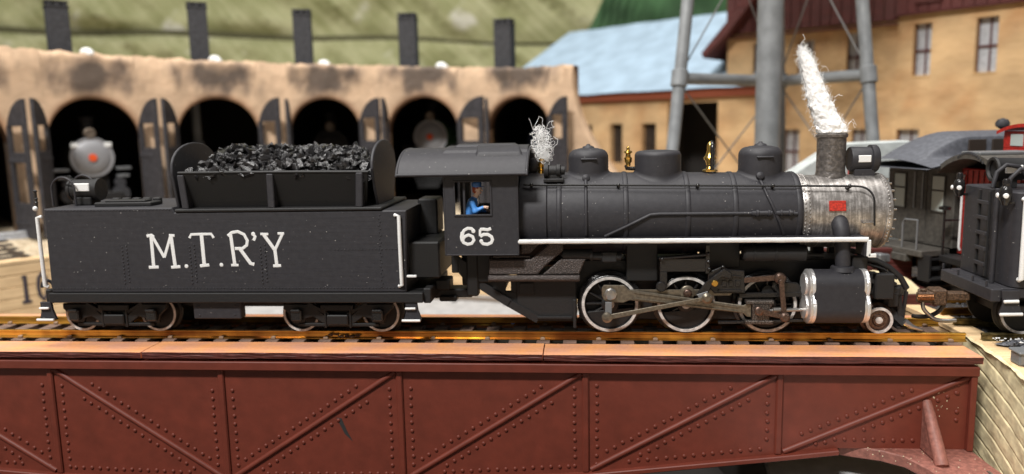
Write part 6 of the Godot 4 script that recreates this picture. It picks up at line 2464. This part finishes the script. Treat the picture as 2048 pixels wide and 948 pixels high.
# ---------------------------------------------------------------- cotton smoke
func cotton() -> void:
	var rr := RandomNumberGenerator.new()
	rr.seed = 17
	var nz := FastNoiseLite.new()
	nz.seed = 6
	nz.frequency = 0.16
	nz.fractal_octaves = 4
	# the tall plume in the stack: a spine of centres with radii
	var t := thing("cotton_smoke", "tall white cotton wool plume rising from the engine's smokestack", "smoke", Vector3(98.7, 58, 0))
	var spine := [[98.9, 57.5, 4.0], [98.8, 60.0, 4.5], [98.2, 62.0, 4.5], [96.8, 64.5, 3.9], [95.4, 67.5, 3.6], [94.2, 70.5, 3.4], [93.2, 73.5, 2.9], [92.3, 76.5, 2.5], [91.3, 79.5, 2.3], [90.4, 82.0, 1.9], [89.6, 83.8, 1.1], [89.3, 84.6, 0.2]]
	var at := func(u):
		var f: float = clampf(u, 0.0, 0.9999) * (spine.size() - 1)
		var i := int(f)
		var w := f - i
		var a: Array = spine[i]
		var b: Array = spine[i + 1]
		return [Vector3(lerpf(a[0], b[0], w), lerpf(a[1], b[1], w), 0), lerpf(a[2], b[2], w)]
	var q := g()
	q.grid(func(u, w):
		var c: Array = at.call(w)
		var a = u * TAU
		var d := Vector3(cos(a), 0.0, sin(a) * 0.9)
		var p: Vector3 = c[0] + d * c[1]
		var k := nz.get_noise_3d(p.x * 2.4, p.y * 2.4, p.z * 2.4) * 0.22 + nz.get_noise_3d(p.x * 5.0, p.y * 5.0, p.z * 5.0) * 0.02
		if c[0].y < 59.6: k = minf(k, -0.12)
		return c[0] + d * c[1] * (0.97 + k), 72, 120, Vector3(0, 0, 1))
	# normals outward from the spine
	for i in q.v.size():
		var c := Vector3(lerpf(98.9, 89.2, clampf((q.v[i].y - 57.5) / 27.0, 0, 1)), q.v[i].y, 0)
		if q.n[i].dot(q.v[i] - c) < 0.0: q.n[i] = -q.n[i]
	put("cotton_tuft", q, M.cotton, t)
	q = g()
	# the fluff: thousands of short curled fibres lying over the core
	for i in 2400:
		var u := pow(rr.randf(), 0.9)
		var c: Array = at.call(u)
		var a := rr.randf() * TAU
		var d := Vector3(cos(a), 0.0, sin(a) * 0.9)
		var p: Vector3 = c[0] + d * c[1] * (rr.randf_range(0.9, 1.08) + nz.get_noise_3d(c[0].x * 2.0 + d.x * 9.0, c[0].y * 2.4, d.z * 9.0) * 0.22)
		if p.y < 59.3: continue
		var dir := (d.cross(Vector3(rr.randfn(), rr.randfn(), rr.randfn())) + Vector3(-0.3, 0.8, 0) * rr.randf()).normalized()
		var turn := Vector3(rr.randfn(), rr.randfn(), rr.randfn()).normalized()
		var step := rr.randf_range(0.18, 0.4)
		var bend := rr.randf_range(0.1, 0.5)
		var path := PackedVector3Array()
		for k in 7:
			path.append(p)
			p += dir * step
			dir = dir.rotated(turn, bend)
		q.tube(path, 0.022, 3)
	for f in [[[102.4, 61.5, 1], [103.6, 63.2, 1.5], [104.6, 62.6, 1], [105.2, 61.3, 1]], [[102.6, 62.4, 2], [104.0, 63.8, 2], [105.0, 62.0, 2]], [[90.2, 83.0, 0.5], [88.6, 84.0, 1], [88.4, 86.0, 1], [89.6, 87.5, 1], [89.0, 89.0, 0.5]], [[89.4, 83.6, 1], [88.2, 85.6, 1], [89.4, 86.8, 0.5], [90.0, 85.2, 1]], [[94.2, 79.6, 2], [95.6, 79.4, 2], [96.4, 78.0, 1.5]], [[93.4, 63.0, 2], [92.0, 62.0, 2.5], [91.2, 60.6, 2]], [[98.2, 70.4, 2], [99.8, 71.0, 2], [100.6, 70.6, 2]]]:
		var cv := Curve3D.new()
		for p in f: cv.add_point(Vector3(p[0], p[1], p[2]), Vector3(rr.randfn(), rr.randfn(), 0) * 0.4, Vector3(rr.randfn(), rr.randfn(), 0) * 0.4)
		q.tube(cv.tessellate(4, 6), 0.045, 4)
	put("loose_fibres", q, M.cotton, t).set_meta("kind", "stuff")
	# the thin frizzy wisp over the safety valve
	t = thing("cotton_wisp", "thin frizzy wisp of white fibres above the brass safety valve by the cab roof", "smoke", Vector3(10.8, 53, 2.5))
	q = g()
	for i in 135:
		var u := pow(rr.randf(), 1.0)
		var c := Vector3(lerpf(11.6, 10.2, u), lerpf(53.4, 62.6, u), 2.5)
		var rad := lerpf(1.3, 3.1, sin(PI * clampf(u * 0.9 + 0.1, 0, 1)))
		var p := c + Vector3(rr.randfn(), rr.randfn() * 0.8, rr.randfn()) * rad * 0.42
		var path := PackedVector3Array()
		var d := Vector3(rr.randfn(), rr.randfn(), rr.randfn()).normalized()
		var ax := Vector3(rr.randfn(), rr.randfn(), rr.randfn()).normalized()
		for k in 22:
			path.append(p)
			p += d * 0.34
			d = d.rotated(ax, rr.randf_range(0.12, 0.62))
			if (p - c).length() > rad * 1.25: d = (d + (c - p).normalized() * 0.5).normalized()
			if rr.randf() < 0.12: ax = Vector3(rr.randfn(), rr.randfn(), rr.randfn()).normalized()
		q.tube(path, 0.046, 3)
	for i in 90:
		var p := Vector3(11.6 + rr.randfn() * 0.7, 53.8 + absf(rr.randfn()) * 0.9, 2.5 + rr.randfn() * 0.6)
		var path := PackedVector3Array()
		var d := Vector3(rr.randfn(), rr.randfn() + 0.4, rr.randfn()).normalized()
		var ax := Vector3(rr.randfn(), rr.randfn(), rr.randfn()).normalized()
		for k in 12:
			path.append(p)
			p += d * 0.22
			d = d.rotated(ax, 0.3)
		q.tube(path, 0.06, 3)
	for f in [[[9.5, 61.5, 2.5], [9.0, 64.2, 2.5], [10.2, 66.6, 2.5], [11.2, 64.8, 2.5], [12.2, 63.2, 2.5]], [[12.4, 62.6, 3], [13.4, 64.6, 3], [14.6, 65.0, 3], [14.8, 63.4, 3], [13.6, 63.0, 3]], [[8.6, 60.4, 3], [7.8, 58.4, 3], [8.4, 56.8, 3], [9.4, 55.0, 3]], [[14.6, 60.4, 2], [15.8, 59.6, 2], [15.6, 57.8, 2], [14.6, 56.2, 2], [14.4, 54.4, 2]], [[7.0, 66.0, 2], [7.8, 64.2, 2], [8.6, 62.4, 2]]]:
		var cv := Curve3D.new()
		for p in f: cv.add_point(Vector3(p[0], p[1], p[2]), Vector3(rr.randfn(), rr.randfn(), 0) * 0.5, Vector3(rr.randfn(), rr.randfn(), 0) * 0.5)
		q.tube(cv.tessellate(4, 6), 0.045, 4)
	put("fibres", q, M.cotton, t).set_meta("kind", "stuff")


# ---------------------------------------------------------------- cars and tender on the approach tracks
func neighbours() -> void:
	var t := thing("ladder_tender", "black tender seen end on, with ladder, back lamp and white corner steps", "tender", Vector3(160, 0, 0))
	var q := g()
	var X := Vector3(1, 0, 0)
	# tank with rounded corners, extruded upward
	var out := []
	for c in [[-1, 1], [1, 1], [1, -1], [-1, -1]]:
		for i in 7:
			var a := PI / 2 * i / 6.0
			var d := Vector2(c[0] * (sin(a) if c[0] * c[1] > 0 else cos(a)), c[1] * (cos(a) if c[0] * c[1] > 0 else sin(a)))
			out.append_array([182.0 + c[0] * 34.6 + d.x * 2.4, c[1] * 13.4 + d.y * 2.4])
	# order the outline round its centre
	var pl := v2(out)
	var arr := Array(pl)
	arr.sort_custom(func(a, b): return (a - Vector2(182, 0)).angle() < (b - Vector2(182, 0)).angle())
	q.xf = Transform3D(Basis(X, Vector3(0, 0, 1), Vector3(0, 1, 0)), Vector3.ZERO)
	q.prism(PackedVector2Array(arr), 15.0, 42.4, 0.3, 40.0)
	var tank := put("tank", q, M.black, t)
	q = g()
	q.box(Vector3(139.8, 11.0, -15.8), Vector3(142.6, 14.8, 15.8), 0.3)
	q.bar(Vector3(140.2, 16.4, -15), Vector3(140.2, 16.4, 12), 0.55, 0.6)
	for z in [-15.0, -5.0, 4.0, 12.0]: q.bar(Vector3(140.2, 14.6, z), Vector3(140.2, 16.6, z), 0.5, 0.6)
	q.box(Vector3(142.6, 12.0, -15.5), Vector3(218, 15.0, 15.5), 0.3)
	q.bar(Vector3(139.4, 17.6, -12), Vector3(139.4, 17.6, 12), 0.6, 0.8)
	put("end_beam", q, M.black, t)
	q = g()
	for z in [-0.6, 5.0]: q.box(Vector3(142.6, 16.5, z - 0.4), Vector3(143.4, 42.0, z + 0.4), 0.12)
	var lad := put("ladder_rail", q, M.black_dust_shade, t)
	for y in [20.0, 24.6, 29.2, 33.8, 38.4]:
		q = g()
		q.bar(Vector3(142.6, y, -0.9), Vector3(142.6, y, 5.3), 1.1, 0.7, X)
		put("ladder_rung", q, M.black, lad)
	q = g()
	q.rod(Vector3(143.4, 15, 8.2), Vector3(143.4, 43, 8.2), 0.7, 10)
	q.tube(v3([Vector3(143.4, 43, 5.2), Vector3(144.5, 47.5, 5.0), Vector3(147, 49.6, 5.0), Vector3(150.5, 49.0, 5.0), Vector3(153, 46.0, 5.0), Vector3(154, 42.5, 5.0)]), 0.65, 8)
	q.tube(v3([Vector3(145.5, 42.5, 9.6), Vector3(146.0, 46.0, 9.6), Vector3(148.5, 48.6, 9.6), Vector3(152.5, 48.2, 9.6), Vector3(155, 45.0, 9.6), Vector3(156, 42.5, 9.6)]), 0.65, 8)
	put("hose_pipe", q, M.black, t)
	q = g()
	q.lathe([[2.6, 0.6], [2.9, 0.0], [3.6, 0.0], [3.8, 0.6], [3.5, 1.2], [3.3, 8.6], [0, 8.8]], Vector3(145.4, 48.0, 0.2), X, 32)
	q.lathe([[0, 1.6], [2.6, 0.9]], Vector3(145.4, 48.0, 0.2), X, 24)
	q.box(Vector3(147, 42.4, -1.6), Vector3(152, 45.4, 2.0), 0.2)
	var bl := put("back_lamp", q, M.black_dust_shade, t)
	q = g()
	q.box(Vector3(147.4, 47.0, 3.3), Vector3(152.4, 49.4, 4.0), 0.2)
	put("number_board", q, M.white_paint, bl)
	for z in [-12.6, 14.4]:
		q = g()
		q.lathe([[0, 38.6], [0.9, 38.8], [1.2, 39.6], [1.6, 40.4], [1.6, 43.0], [1.2, 44.0], [0.9, 44.2], [1.0, 45.6], [0.8, 46.2], [0, 46.4]], Vector3(142.4, 0, z), Vector3(0, 1, 0), 20)
		q.bar(Vector3(142.4, 39.4, z), Vector3(145.0, 39.4, z), 0.8, 0.8)
		var ml := put("marker_lamp", q, M.black_gloss, t)
		q = g()
		q.lathe([[0, -0.2], [0.75, 0.0], [0.6, 0.35], [0, 0.45]], Vector3(140.6, 41.6, z - 0.6), Vector3(-1, 0, -0.1), 14)
		q.lathe([[0, -0.2], [0.75, 0.0], [0.6, 0.35], [0, 0.45]], Vector3(141.6, 41.6, z + 1.8), Vector3(-0.4, 0, 1), 14)
		put("lens", q, M.white_paint, ml)
	q = g()
	q.tube(v3([Vector3(146.6, 40.6, 16.0), Vector3(146.6, 40.4, 17.2), Vector3(146.8, 18.0, 17.2), Vector3(146.8, 17.6, 16.0)]), 0.75, 10)
	put("handrail", q, M.white_paint, t)
	q = g()
	q.xf = Transform3D(Basis.IDENTITY, Vector3(144.8, 0, 16.2))
	q.prism(v2([-2.6, 14.5, 2.2, 14.5, 2.4, 10.6, 3.4, 7.6, -3.0, 7.6, -2.0, 10.6]), -0.4, 0.4, 0.1)
	var st := put("corner_step", q, M.black, t)
	q = g()
	q.tube(v3([Vector3(142.8, 11.4, 17.0), Vector3(146.6, 11.5, 17.0)]), 0.5, 8)
	q.tube(v3([Vector3(141.8, 7.7, 17.2), Vector3(147.8, 7.8, 17.2)]), 0.5, 8)
	put("white_tread", q, M.white_paint, st)
	for x in [152.0, 178.0]:
		q = g()
		var rim := g()
		wheel_set(q, rim, x, 6.6)
		put("wheel", q, M.black_deep, t)
		put("white_rim", rim, M.white_rim, t)
	q = g()
	q.box(Vector3(147, 5.5, -13), Vector3(200, 9.5, 13), 0.4)
	put("truck_frame", q, M.black_deep, t)
	# coupler with its copper spring, and the hose below
	q = g()
	q.box(Vector3(131.0, 8.2, -1.6), Vector3(141.0, 10.6, 1.8), 0.3)
	q.box(Vector3(129.6, 6.8, -2.6), Vector3(134.0, 11.8, 2.8), 0.5)
	q.xf = Transform3D(Basis(X, Vector3(0, 0, 1), Vector3(0, 1, 0)), Vector3.ZERO)
	q.prism(v2([125.2, 2.6, 130.0, 3.0, 130.0, -3.0, 127.6, -3.4, 127.0, -1.4, 128.4, -0.6, 128.2, 0.8, 125.4, 1.0]), 7.6, 11.0, 0.4)
	q.xf = Transform3D.IDENTITY
	q.rod(Vector3(127.2, 11.0, 1.6), Vector3(127.2, 11.9, 1.6), 0.9, 12)
	var cp := put("coupler", q, M.couple, t)
	q = g()
	var coil := PackedVector3Array()
	for i in 131:
		var a := TAU * i / 13.0
		coil.append(Vector3(124.8 + i * 0.036, 9.6 + 0.85 * cos(a), 3.6 + 0.85 * sin(a)))
	q.tube(coil, 0.17, 5)
	put("spring", q, M.copper, cp)
	q = g()
	var cv := Curve3D.new()
	cv.add_point(Vector3(127.0, 8.4, 2.0), Vector3.ZERO, Vector3(-0.3, -3.0, 0.2))
	cv.add_point(Vector3(129.6, 3.2, 2.6), Vector3(-1.6, 1.6, 0), Vector3(1.8, -1.4, 0))
	cv.add_point(Vector3(136.4, 2.4, 3.4), Vector3(-2.4, -0.2, 0), Vector3(0.4, 0.05, 0))
	q.tube(cv.tessellate(5, 3), 0.62, 8)
	put("brake_hose", q, M.steel, cp)
	q = g()
	cv = Curve3D.new()
	cv.add_point(Vector3(134.0, 8.4, 0.5), Vector3.ZERO, Vector3(0.2, -3.0, 0.2))
	cv.add_point(Vector3(130.0, 2.6, -1.0), Vector3(2.4, 0.4, 0), Vector3(-1.4, -0.3, 0))
	cv.add_point(Vector3(125.6, 2.6, -1.4), Vector3(1.0, -0.2, 0), Vector3.ZERO)
	q.tube(cv.tessellate(5, 3), 0.7, 8)
	put("brake_hose", q, M.hose, cp)

	# grey passenger coach, end towards us
	t = thing("passenger_coach", "grey passenger coach with curved end roof, pale windows and platform railing", "railway carriage", Vector3(152.7, 0, -65.5), deg_to_rad(20.7))
	org = Vector3.ZERO
	q = g()
	q.box(Vector3(0, 15.5, -16.5), Vector3(170, 46.4, 16.5), 0.3)
	var body := put("body", q, M.coach_grey, t)
	q = g()
	q.grid(func(u, w):
		var z := lerpf(-18.2, 18.2, u)
		var x := lerpf(-14.5, 172.0, pow(w, 1.6))
		var k := smoothstep(11.4, 9.8, absf(z)) * smoothstep(-13.0, 12.0, x)
		var e := smoothstep(-15.5, -2.0, x)
		return Vector3(x + 1.6 * pow(absf(z) / 18.2, 2.0) * (1.0 - e), lerpf(45.8, 47.6, e) + 2.6 * (1.0 - pow(z / 18.2, 2.0)) + k * (6.4 + 1.6 * (1.0 - pow(z / 11.0, 2.0))), z), 84, 60, Vector3(0, 1, 0))
	q.grid(func(u, w):
		return Vector3(lerpf(-14.5, 172.0, w), lerpf(45.2, 46.6, smoothstep(0.0, 0.07, w)), lerpf(-18.2, 18.2, u)), 8, 20, Vector3(0, -1, 0))
	put("roof", q, M.coach_roof, t)
	for i in 4:
		q = g()
		q.box(Vector3(10.0 + i * 11.0, 50.6, 11.2), Vector3(18.0 + i * 11.0, 55.2, 11.9), 0.15)
		var cw := put("clerestory_window", q, M.window_dark, body)
		for j in 2:
			if i < 2: continue
			q = g()
			q.box(Vector3(11.0 + i * 11.0 + j * 3.4, 51.6, 11.8), Vector3(13.4 + i * 11.0 + j * 3.4, 54.6, 12.1), 0.1)
			put("pane", q, M.lime, body)
	q = g()
	q.lathe([[0.7, 0], [0.7, 1.4], [2.4, 2.6], [2.6, 3.8], [1.8, 5.2], [0, 5.8]], Vector3(38, 57.0, 0), Vector3(0, 1, 0), 20)
	put("roof_ventilator", q, M.iron_grey, t)
	for z in [-10.0, 9.0]:
		q = g()
		for b in [[28.6, 42.2, -3.4, -2.9], [28.6, 42.2, 2.9, 3.4], [41.8, 42.3, -3.4, 3.4], [28.3, 28.9, -3.4, 3.4], [36.2, 36.8, -3.0, 3.0]]:
			q.box(Vector3(-0.5, b[0], z + b[2]), Vector3(0.1, b[1], z + b[3]), 0.1)
		var wf := put("window_frame", q, M.coach_grey, body)
		q = g()
		q.box(Vector3(-0.12, 28.9, z - 2.9), Vector3(0.3, 36.2, z + 2.9), 0.02)
		q.box(Vector3(-0.16, 36.8, z - 2.9), Vector3(0.3, 41.8, z + 2.9), 0.02)
		put("pane", q, M.coach_glass, wf)
	q = g()
	q.box(Vector3(-0.3, 16.4, -3.4), Vector3(0.1, 43.6, 3.6), 0.1)
	var dr := put("door", q, M.coach_grey, body)
	q = g()
	for z in [-2.0, 2.0]: q.box(Vector3(-0.7, 29, z - 0.35), Vector3(-0.2, 43, z + 0.35), 0.1)
	put("door_bar", q, M.grey_metal, dr)
	q = g()
	q.box(Vector3(-13, 13.0, -16), Vector3(0, 15.4, 16), 0.3)
	q.box(Vector3(-13.4, 10.4, -9), Vector3(-10, 13.2, 9), 0.3)
	put("platform", q, M.coach_grey, t)
	q = g()
	for z in [-14.5, -9.0, -2.5, 13.0]: q.rod(Vector3(-12.4, 15.4, z), Vector3(-12.4, 26.6, z), 0.38, 8)
	q.tube(v3([Vector3(-12.4, 26.8, -14.6), Vector3(-12.4, 27.0, -4.0), Vector3(-12.4, 26.4, -2.8), Vector3(-12.4, 25.0, -2.5), Vector3(-12.4, 15.5, -2.5)]), 0.45, 8)
	q.tube(v3([Vector3(-12.4, 15.5, 6.0), Vector3(-12.4, 24.6, 6.0), Vector3(-12.4, 26.2, 7.0), Vector3(-12.4, 26.4, 13.0)]), 0.4, 8)
	put("railing", q, M.grey_metal, t)
	for s in [-1.0, 1.0]:
		q = g()
		for k in 3: q.box(Vector3(-11.6 + k * 0.5, 4.6 + k * 3.4, s * (17.4 - k * 1.6) - 1.8), Vector3(-2.0 - k * 0.5, 5.6 + k * 3.4, s * (17.4 - k * 1.6) + 1.8), 0.2)
		for x in [-11.8, -2.2]: q.prism(v2([x, 4.4, x + 0.8, 4.4, x + 0.8, 14.0, x, 14.0]), s * 13.6, s * 19.0 if s > 0 else -19.0) if s > 0 else q.prism(v2([x, 4.4, x + 0.8, 4.4, x + 0.8, 14.0, x, 14.0]), -19.0, -13.6)
		put("platform_steps", q, M.black_dust_shade, t)
	q = g()
	q.box(Vector3(-19.5, 9.0, -1.8), Vector3(-12.0, 12.4, 1.8), 0.4)
	q.box(Vector3(-19.6, 7.6, -3.0), Vector3(-16.6, 12.8, 3.2), 0.5)
	put("coupler", q, M.grey_metal, t)
	for x in [16.0, 34.0]:
		q = g()
		var rim := g()
		wheel_set(q, rim, x, 6.2)
		put("wheel", q, M.couple, t)
	q = g()
	q.box(Vector3(8, 3.4, 11), Vector3(42, 8.2, 13.4), 0.4)
	q.box(Vector3(8, 3.4, -13.4), Vector3(42, 8.2, -11), 0.4)
	q.box(Vector3(4, 9.4, -12), Vector3(160, 15.4, 12), 0.4)
	put("truck_frame", q, M.black_dust_shade, t)

	# red caboose between the two
	t = thing("caboose", "red caboose with arched end roof and small red cupola behind the ladder tender", "railway carriage", Vector3(161.0, 0, -31.2), deg_to_rad(7.6))
	org = Vector3.ZERO
	q = g()
	q.box(Vector3(0, 14.5, -15.8), Vector3(120, 45.6, 15.8), 0.3)
	body = put("body", q, M.red, t)
	q = g()
	for z in range(-15, 16, 3): q.box(Vector3(-0.25, 15.0, z - 0.12), Vector3(0.05, 45.0, z + 0.12), 0.02)
	put("board_bead", q, M.maroon, body)
	q = g()
	q.tube(v3([Vector3(-0.2, 16, -13.6), Vector3(-0.7, 17, -13.6), Vector3(-0.7, 42, -13.6), Vector3(-0.2, 43, -13.6)]), 0.42, 8)
	put("white_grab_rail", q, M.white_paint, t)
	q = g()
	q.grid(func(u, w):
		var f := lerpf(-1.0, 1.0, u)
		return Vector3(lerpf(-8.0, 124.0, w), 45.4 + 6.0 * (1.0 - f * f), f * 18.2), 40, 20, Vector3(0, 1, 0))
	q.grid(func(u, w):
		var f := lerpf(-1.0, 1.0, u)
		return Vector3(lerpf(-8.0, 124.0, w), 43.6 + 6.0 * (1.0 - f * f), f * 17.6), 40, 4, Vector3(0, -1, 0))
	q.grid(func(u, w):
		var f := lerpf(-1.0, 1.0, u)
		return Vector3(-8.0, lerpf(43.6, 45.4, w) + 6.0 * (1.0 - f * f), f * 18.0), 40, 1, Vector3(-1, 0, 0))
	put("roof", q, M.coach_grey, t)
	q = g()
	for i in 13: q.box(Vector3(-8.3, 51.2 - 0.06 * (i - 5) * (i - 5), -6.0 + i * 1.1), Vector3(-6.8, 52.0 - 0.06 * (i - 5) * (i - 5), -5.4 + i * 1.1), 0.1)
	put("roof_walk_end", q, M.iron_grey, t)
	q = g()
	q.box(Vector3(-7.5, 51.0, -5.0), Vector3(122, 52.0, 5.0), 0.2)
	put("roof_walk", q, M.grey_metal, t)
	q = g()
	q.box(Vector3(12, 50.0, -12.0), Vector3(50, 52.4, 12.0), 0.2)
	q.box(Vector3(12, 52.4, -12.0), Vector3(13.6, 58.4, 12.0), 0.2)
	q.box(Vector3(13.6, 52.4, 10.8), Vector3(16, 58.4, 12.0), 0.1)
	q.box(Vector3(23, 52.4, 10.8), Vector3(26, 58.4, 12.0), 0.1)
	q.box(Vector3(33, 52.4, 10.8), Vector3(50, 58.4, 12.0), 0.1)
	q.grid(func(u, w):
		var f := lerpf(-1.0, 1.0, u)
		return Vector3(lerpf(10.4, 50.0, w), 58.4 + 2.6 * (1.0 - f * f), f * 13.6), 24, 2, Vector3(-12, 1, 0))
	q.grid(func(u, w):
		var f := lerpf(-1.0, 1.0, u)
		return Vector3(10.4, lerpf(57.2, 58.4, w) + 2.6 * (1.0 - f * f), f * 13.6), 24, 1, Vector3(-1, 0, 0))
	var cu := put("cupola", q, M.red, t)
	q = g()
	q.box(Vector3(16, 52.6, 10.9), Vector3(23, 57.8, 11.2), 0.02)
	q.box(Vector3(26, 52.6, 10.9), Vector3(33, 57.8, 11.2), 0.02)
	put("pane", q, M.coach_glass, cu)
	q = g()
	q.box(Vector3(11.7, 53.4, -8), Vector3(12.1, 57.4, -2), 0.02)
	q.box(Vector3(11.7, 53.4, 3), Vector3(12.1, 57.4, 9), 0.02)
	put("pane", q, M.coach_glass, cu)
	q = g()
	q.box(Vector3(-7, 12.0, -15), Vector3(0, 14.4, 15), 0.2)
	q.box(Vector3(2, 9, -12), Vector3(118, 14.4, 12), 0.3)
	put("platform", q, M.black_dust_shade, t)
	q = g()
	q.rod(Vector3(-6.5, 14.4, -13.8), Vector3(-6.5, 32, -13.8), 0.4, 8)
	q.rod(Vector3(-6.5, 27, -13.8), Vector3(-0.2, 27, -13.8), 0.4, 8)
	q.lathe([[0, -0.8], [2.0, -0.6], [2.0, 0.4], [0, 0.8]], Vector3(-6.5, 31.5, -13.8), Vector3(0, 1, 0), 14)
	put("brake_wheel_post", q, M.black_gloss, t)
	for x in [14.0, 30.0]:
		q = g()
		var rim := g()
		wheel_set(q, rim, x, 6.2)
		put("wheel", q, M.black_deep, t)


# ---------------------------------------------------------------- small things lying about
func oddments() -> void:
	org = Vector3.ZERO
	var rr := RandomNumberGenerator.new()
	rr.seed = 90
	var q := g()
	for k in 6:
		q = g()
	# loose stone ballast round the approach tracks, and gravel before the roundhouse
	var shapes := []
	for k in 4:
		q = g()
		var pts := []
		for i in 8: pts.append(Vector3(rr.randfn(), rr.randfn(), rr.randfn()).normalized() * Vector3(1.0, 0.7, 0.9) * rr.randf_range(0.8, 1.1))
		hull(q, pts)
		shapes.append(q.mesh())
	for k in 2:
		var mm := MultiMesh.new()
		mm.transform_format = MultiMesh.TRANSFORM_3D
		mm.mesh = shapes[k]
		var count := 4200 if k == 0 else 1500
		mm.instance_count = count
		for i in count:
			var p := Vector3.ZERO
			if k == 0:
				p = polar(rr.randf_range(66.0, 97.0), 238.5 + 110.0 * pow(rr.randf(), 1.5), 0.0)
			else:
				p = polar(rr.randf_range(-58.0, 60.0), rr.randf_range(238.0, 300.0), 0.0)
			p.y = (ground_h((p - HUB).length()) + 0.1) if k == 1 else -2.9
			var b := Basis.from_euler(Vector3(rr.randf() * TAU, rr.randf() * TAU, rr.randf() * TAU)).scaled(Vector3.ONE * rr.randf_range(0.35, 0.95))
			mm.set_instance_transform(i, Transform3D(b, p * S))
		var o := MultiMeshInstance3D.new()
		o.name = "ballast_gravel" if k == 0 else "yard_gravel"
		o.multimesh = mm
		o.material_override = M.stone_grey if k == 0 else M.sand
		add_child(o)
		tag(o, "grey stone ballast round the approach tracks" if k == 0 else "pale gravel scattered before the roundhouse", "gravel", "", "stuff")
	# grey rocks at the pit's edge
	for r in [[Vector3(147.5, -1.6, 14.0), Vector3(6.5, 1.5, 2.8), "flat grey stone lying beside the front rail past the bridge end"], [Vector3(150.5, -1.4, 22.5), Vector3(6.0, 2.6, 4.0), "larger lumpy grey stone at the pit edge near the metal box"]]:
		var t := thing("grey_stone", r[2], "stone", r[0], 0.0, "grey stones at the pit edge")
		var pts := []
		for i in 16: pts.append(r[0] + Vector3(rr.randfn(), rr.randfn(), rr.randfn()).normalized() * r[1] * rr.randf_range(0.85, 1.05))
		q = g()
		hull(q, pts)
		put("stone_body", q, M.stone_grey, t)
		q = g()
		for i in 30: q.ball(r[0] + Vector3(rr.randf_range(-0.8, 0.8) * r[1].x, r[1].y * 0.75, rr.randf_range(-0.6, 0.6) * r[1].z), Vector3(0.3, 0.14, 0.22) * rr.randf_range(0.6, 1.6), 5, 3)
		put("white_flecks", q, M.white_paint, t).set_meta("kind", "stuff")
	var t := thing("track_motor", "small grey metal switch box with bracket on the pit coping", "switch box", Vector3(142, -2, 34))
	q = g()
	q.box(Vector3(138.6, -2.2, 29.5), Vector3(150.0, 1.2, 34.2), 0.4)
	q.box(Vector3(138.2, 1.0, 29.0), Vector3(150.0, 1.8, 34.8), 0.3)
	put("metal_case", q, M.grey_metal, t)
	q = g()
	q.box(Vector3(139.6, -6.4, 34.0), Vector3(141.0, -2.0, 34.8), 0.2)
	q.box(Vector3(143.4, -6.4, 34.0), Vector3(144.8, -2.0, 34.8), 0.2)
	q.rod(Vector3(139.0, -4.2, 34.9), Vector3(145.6, -4.2, 34.9), 0.7, 10)
	put("bracket", q, M.iron_grey, t)
	# a pale heap on a dark red base behind the pilot
	t = thing("sand_heap", "pale cream heap of sand on a dark red tray behind the engine's pilot", "heap", Vector3(150, 0, -58))
	q = g()
	var nz := FastNoiseLite.new()
	nz.seed = 2
	nz.frequency = 0.12
	q.grid(func(u, w):
		var x := lerpf(-14.0, 14.0, u)
		var z := lerpf(-7.0, 7.0, w)
		var e := maxf(0.0, 1.0 - pow(x / 14.0, 2.0)) * maxf(0.0, 1.0 - pow(z / 7.0, 2.0))
		return Vector3(131.0 + x, 1.6 + 7.0 * pow(e, 0.7) + nz.get_noise_2d(x * 4.0, z * 4.0) * 0.8 * e, -44.0 + z), 30, 16, Vector3.UP)
	put("heap", q, M.pit_wood_cream, t)
	q = g()
	q.box(Vector3(113, -3.2, -62.0), Vector3(149, 1.5, -36.5), 0.3)
	q.box(Vector3(113, 1.5, -62.0), Vector3(149, 14.5, -59.0), 0.3)
	put("tray", q, M.maroon, t)
	# dirt on the near rail
	t = thing("rail_dirt", "grey brown crumb of dirt stuck on the near brass rail under the tender", "dirt", Vector3(-53, -2, 10))
	for k in 6:
		var c := Vector3(-57.0 + k * 1.7, -1.3 + rr.randf_range(-0.5, 0.4), 9.5 + rr.randf_range(0.0, 0.8))
		var pts := []
		for i in 10: pts.append(c + Vector3(rr.randfn(), rr.randfn(), rr.randfn()).normalized() * Vector3(1.3, 0.75, 0.5) * rr.randf_range(0.7, 1.0))
		q = g()
		hull(q, pts)
		put("crumb", q, M.dust_brown, t)
	t = thing("pale_threshold", "pale grey board lying across the outermost stall's doorway", "board", polar(-50.5, 288.0, 4.0), deg_to_rad(50.5))
	org = Vector3.ZERO
	q = g()
	q.box(Vector3(-14, 0, -2), Vector3(9, 3.0, 2), 0.3)
	q.box(Vector3(-14, -2.0, -3), Vector3(9, 0, 3), 0.2)
	put("board", q, M.window_pale, t)
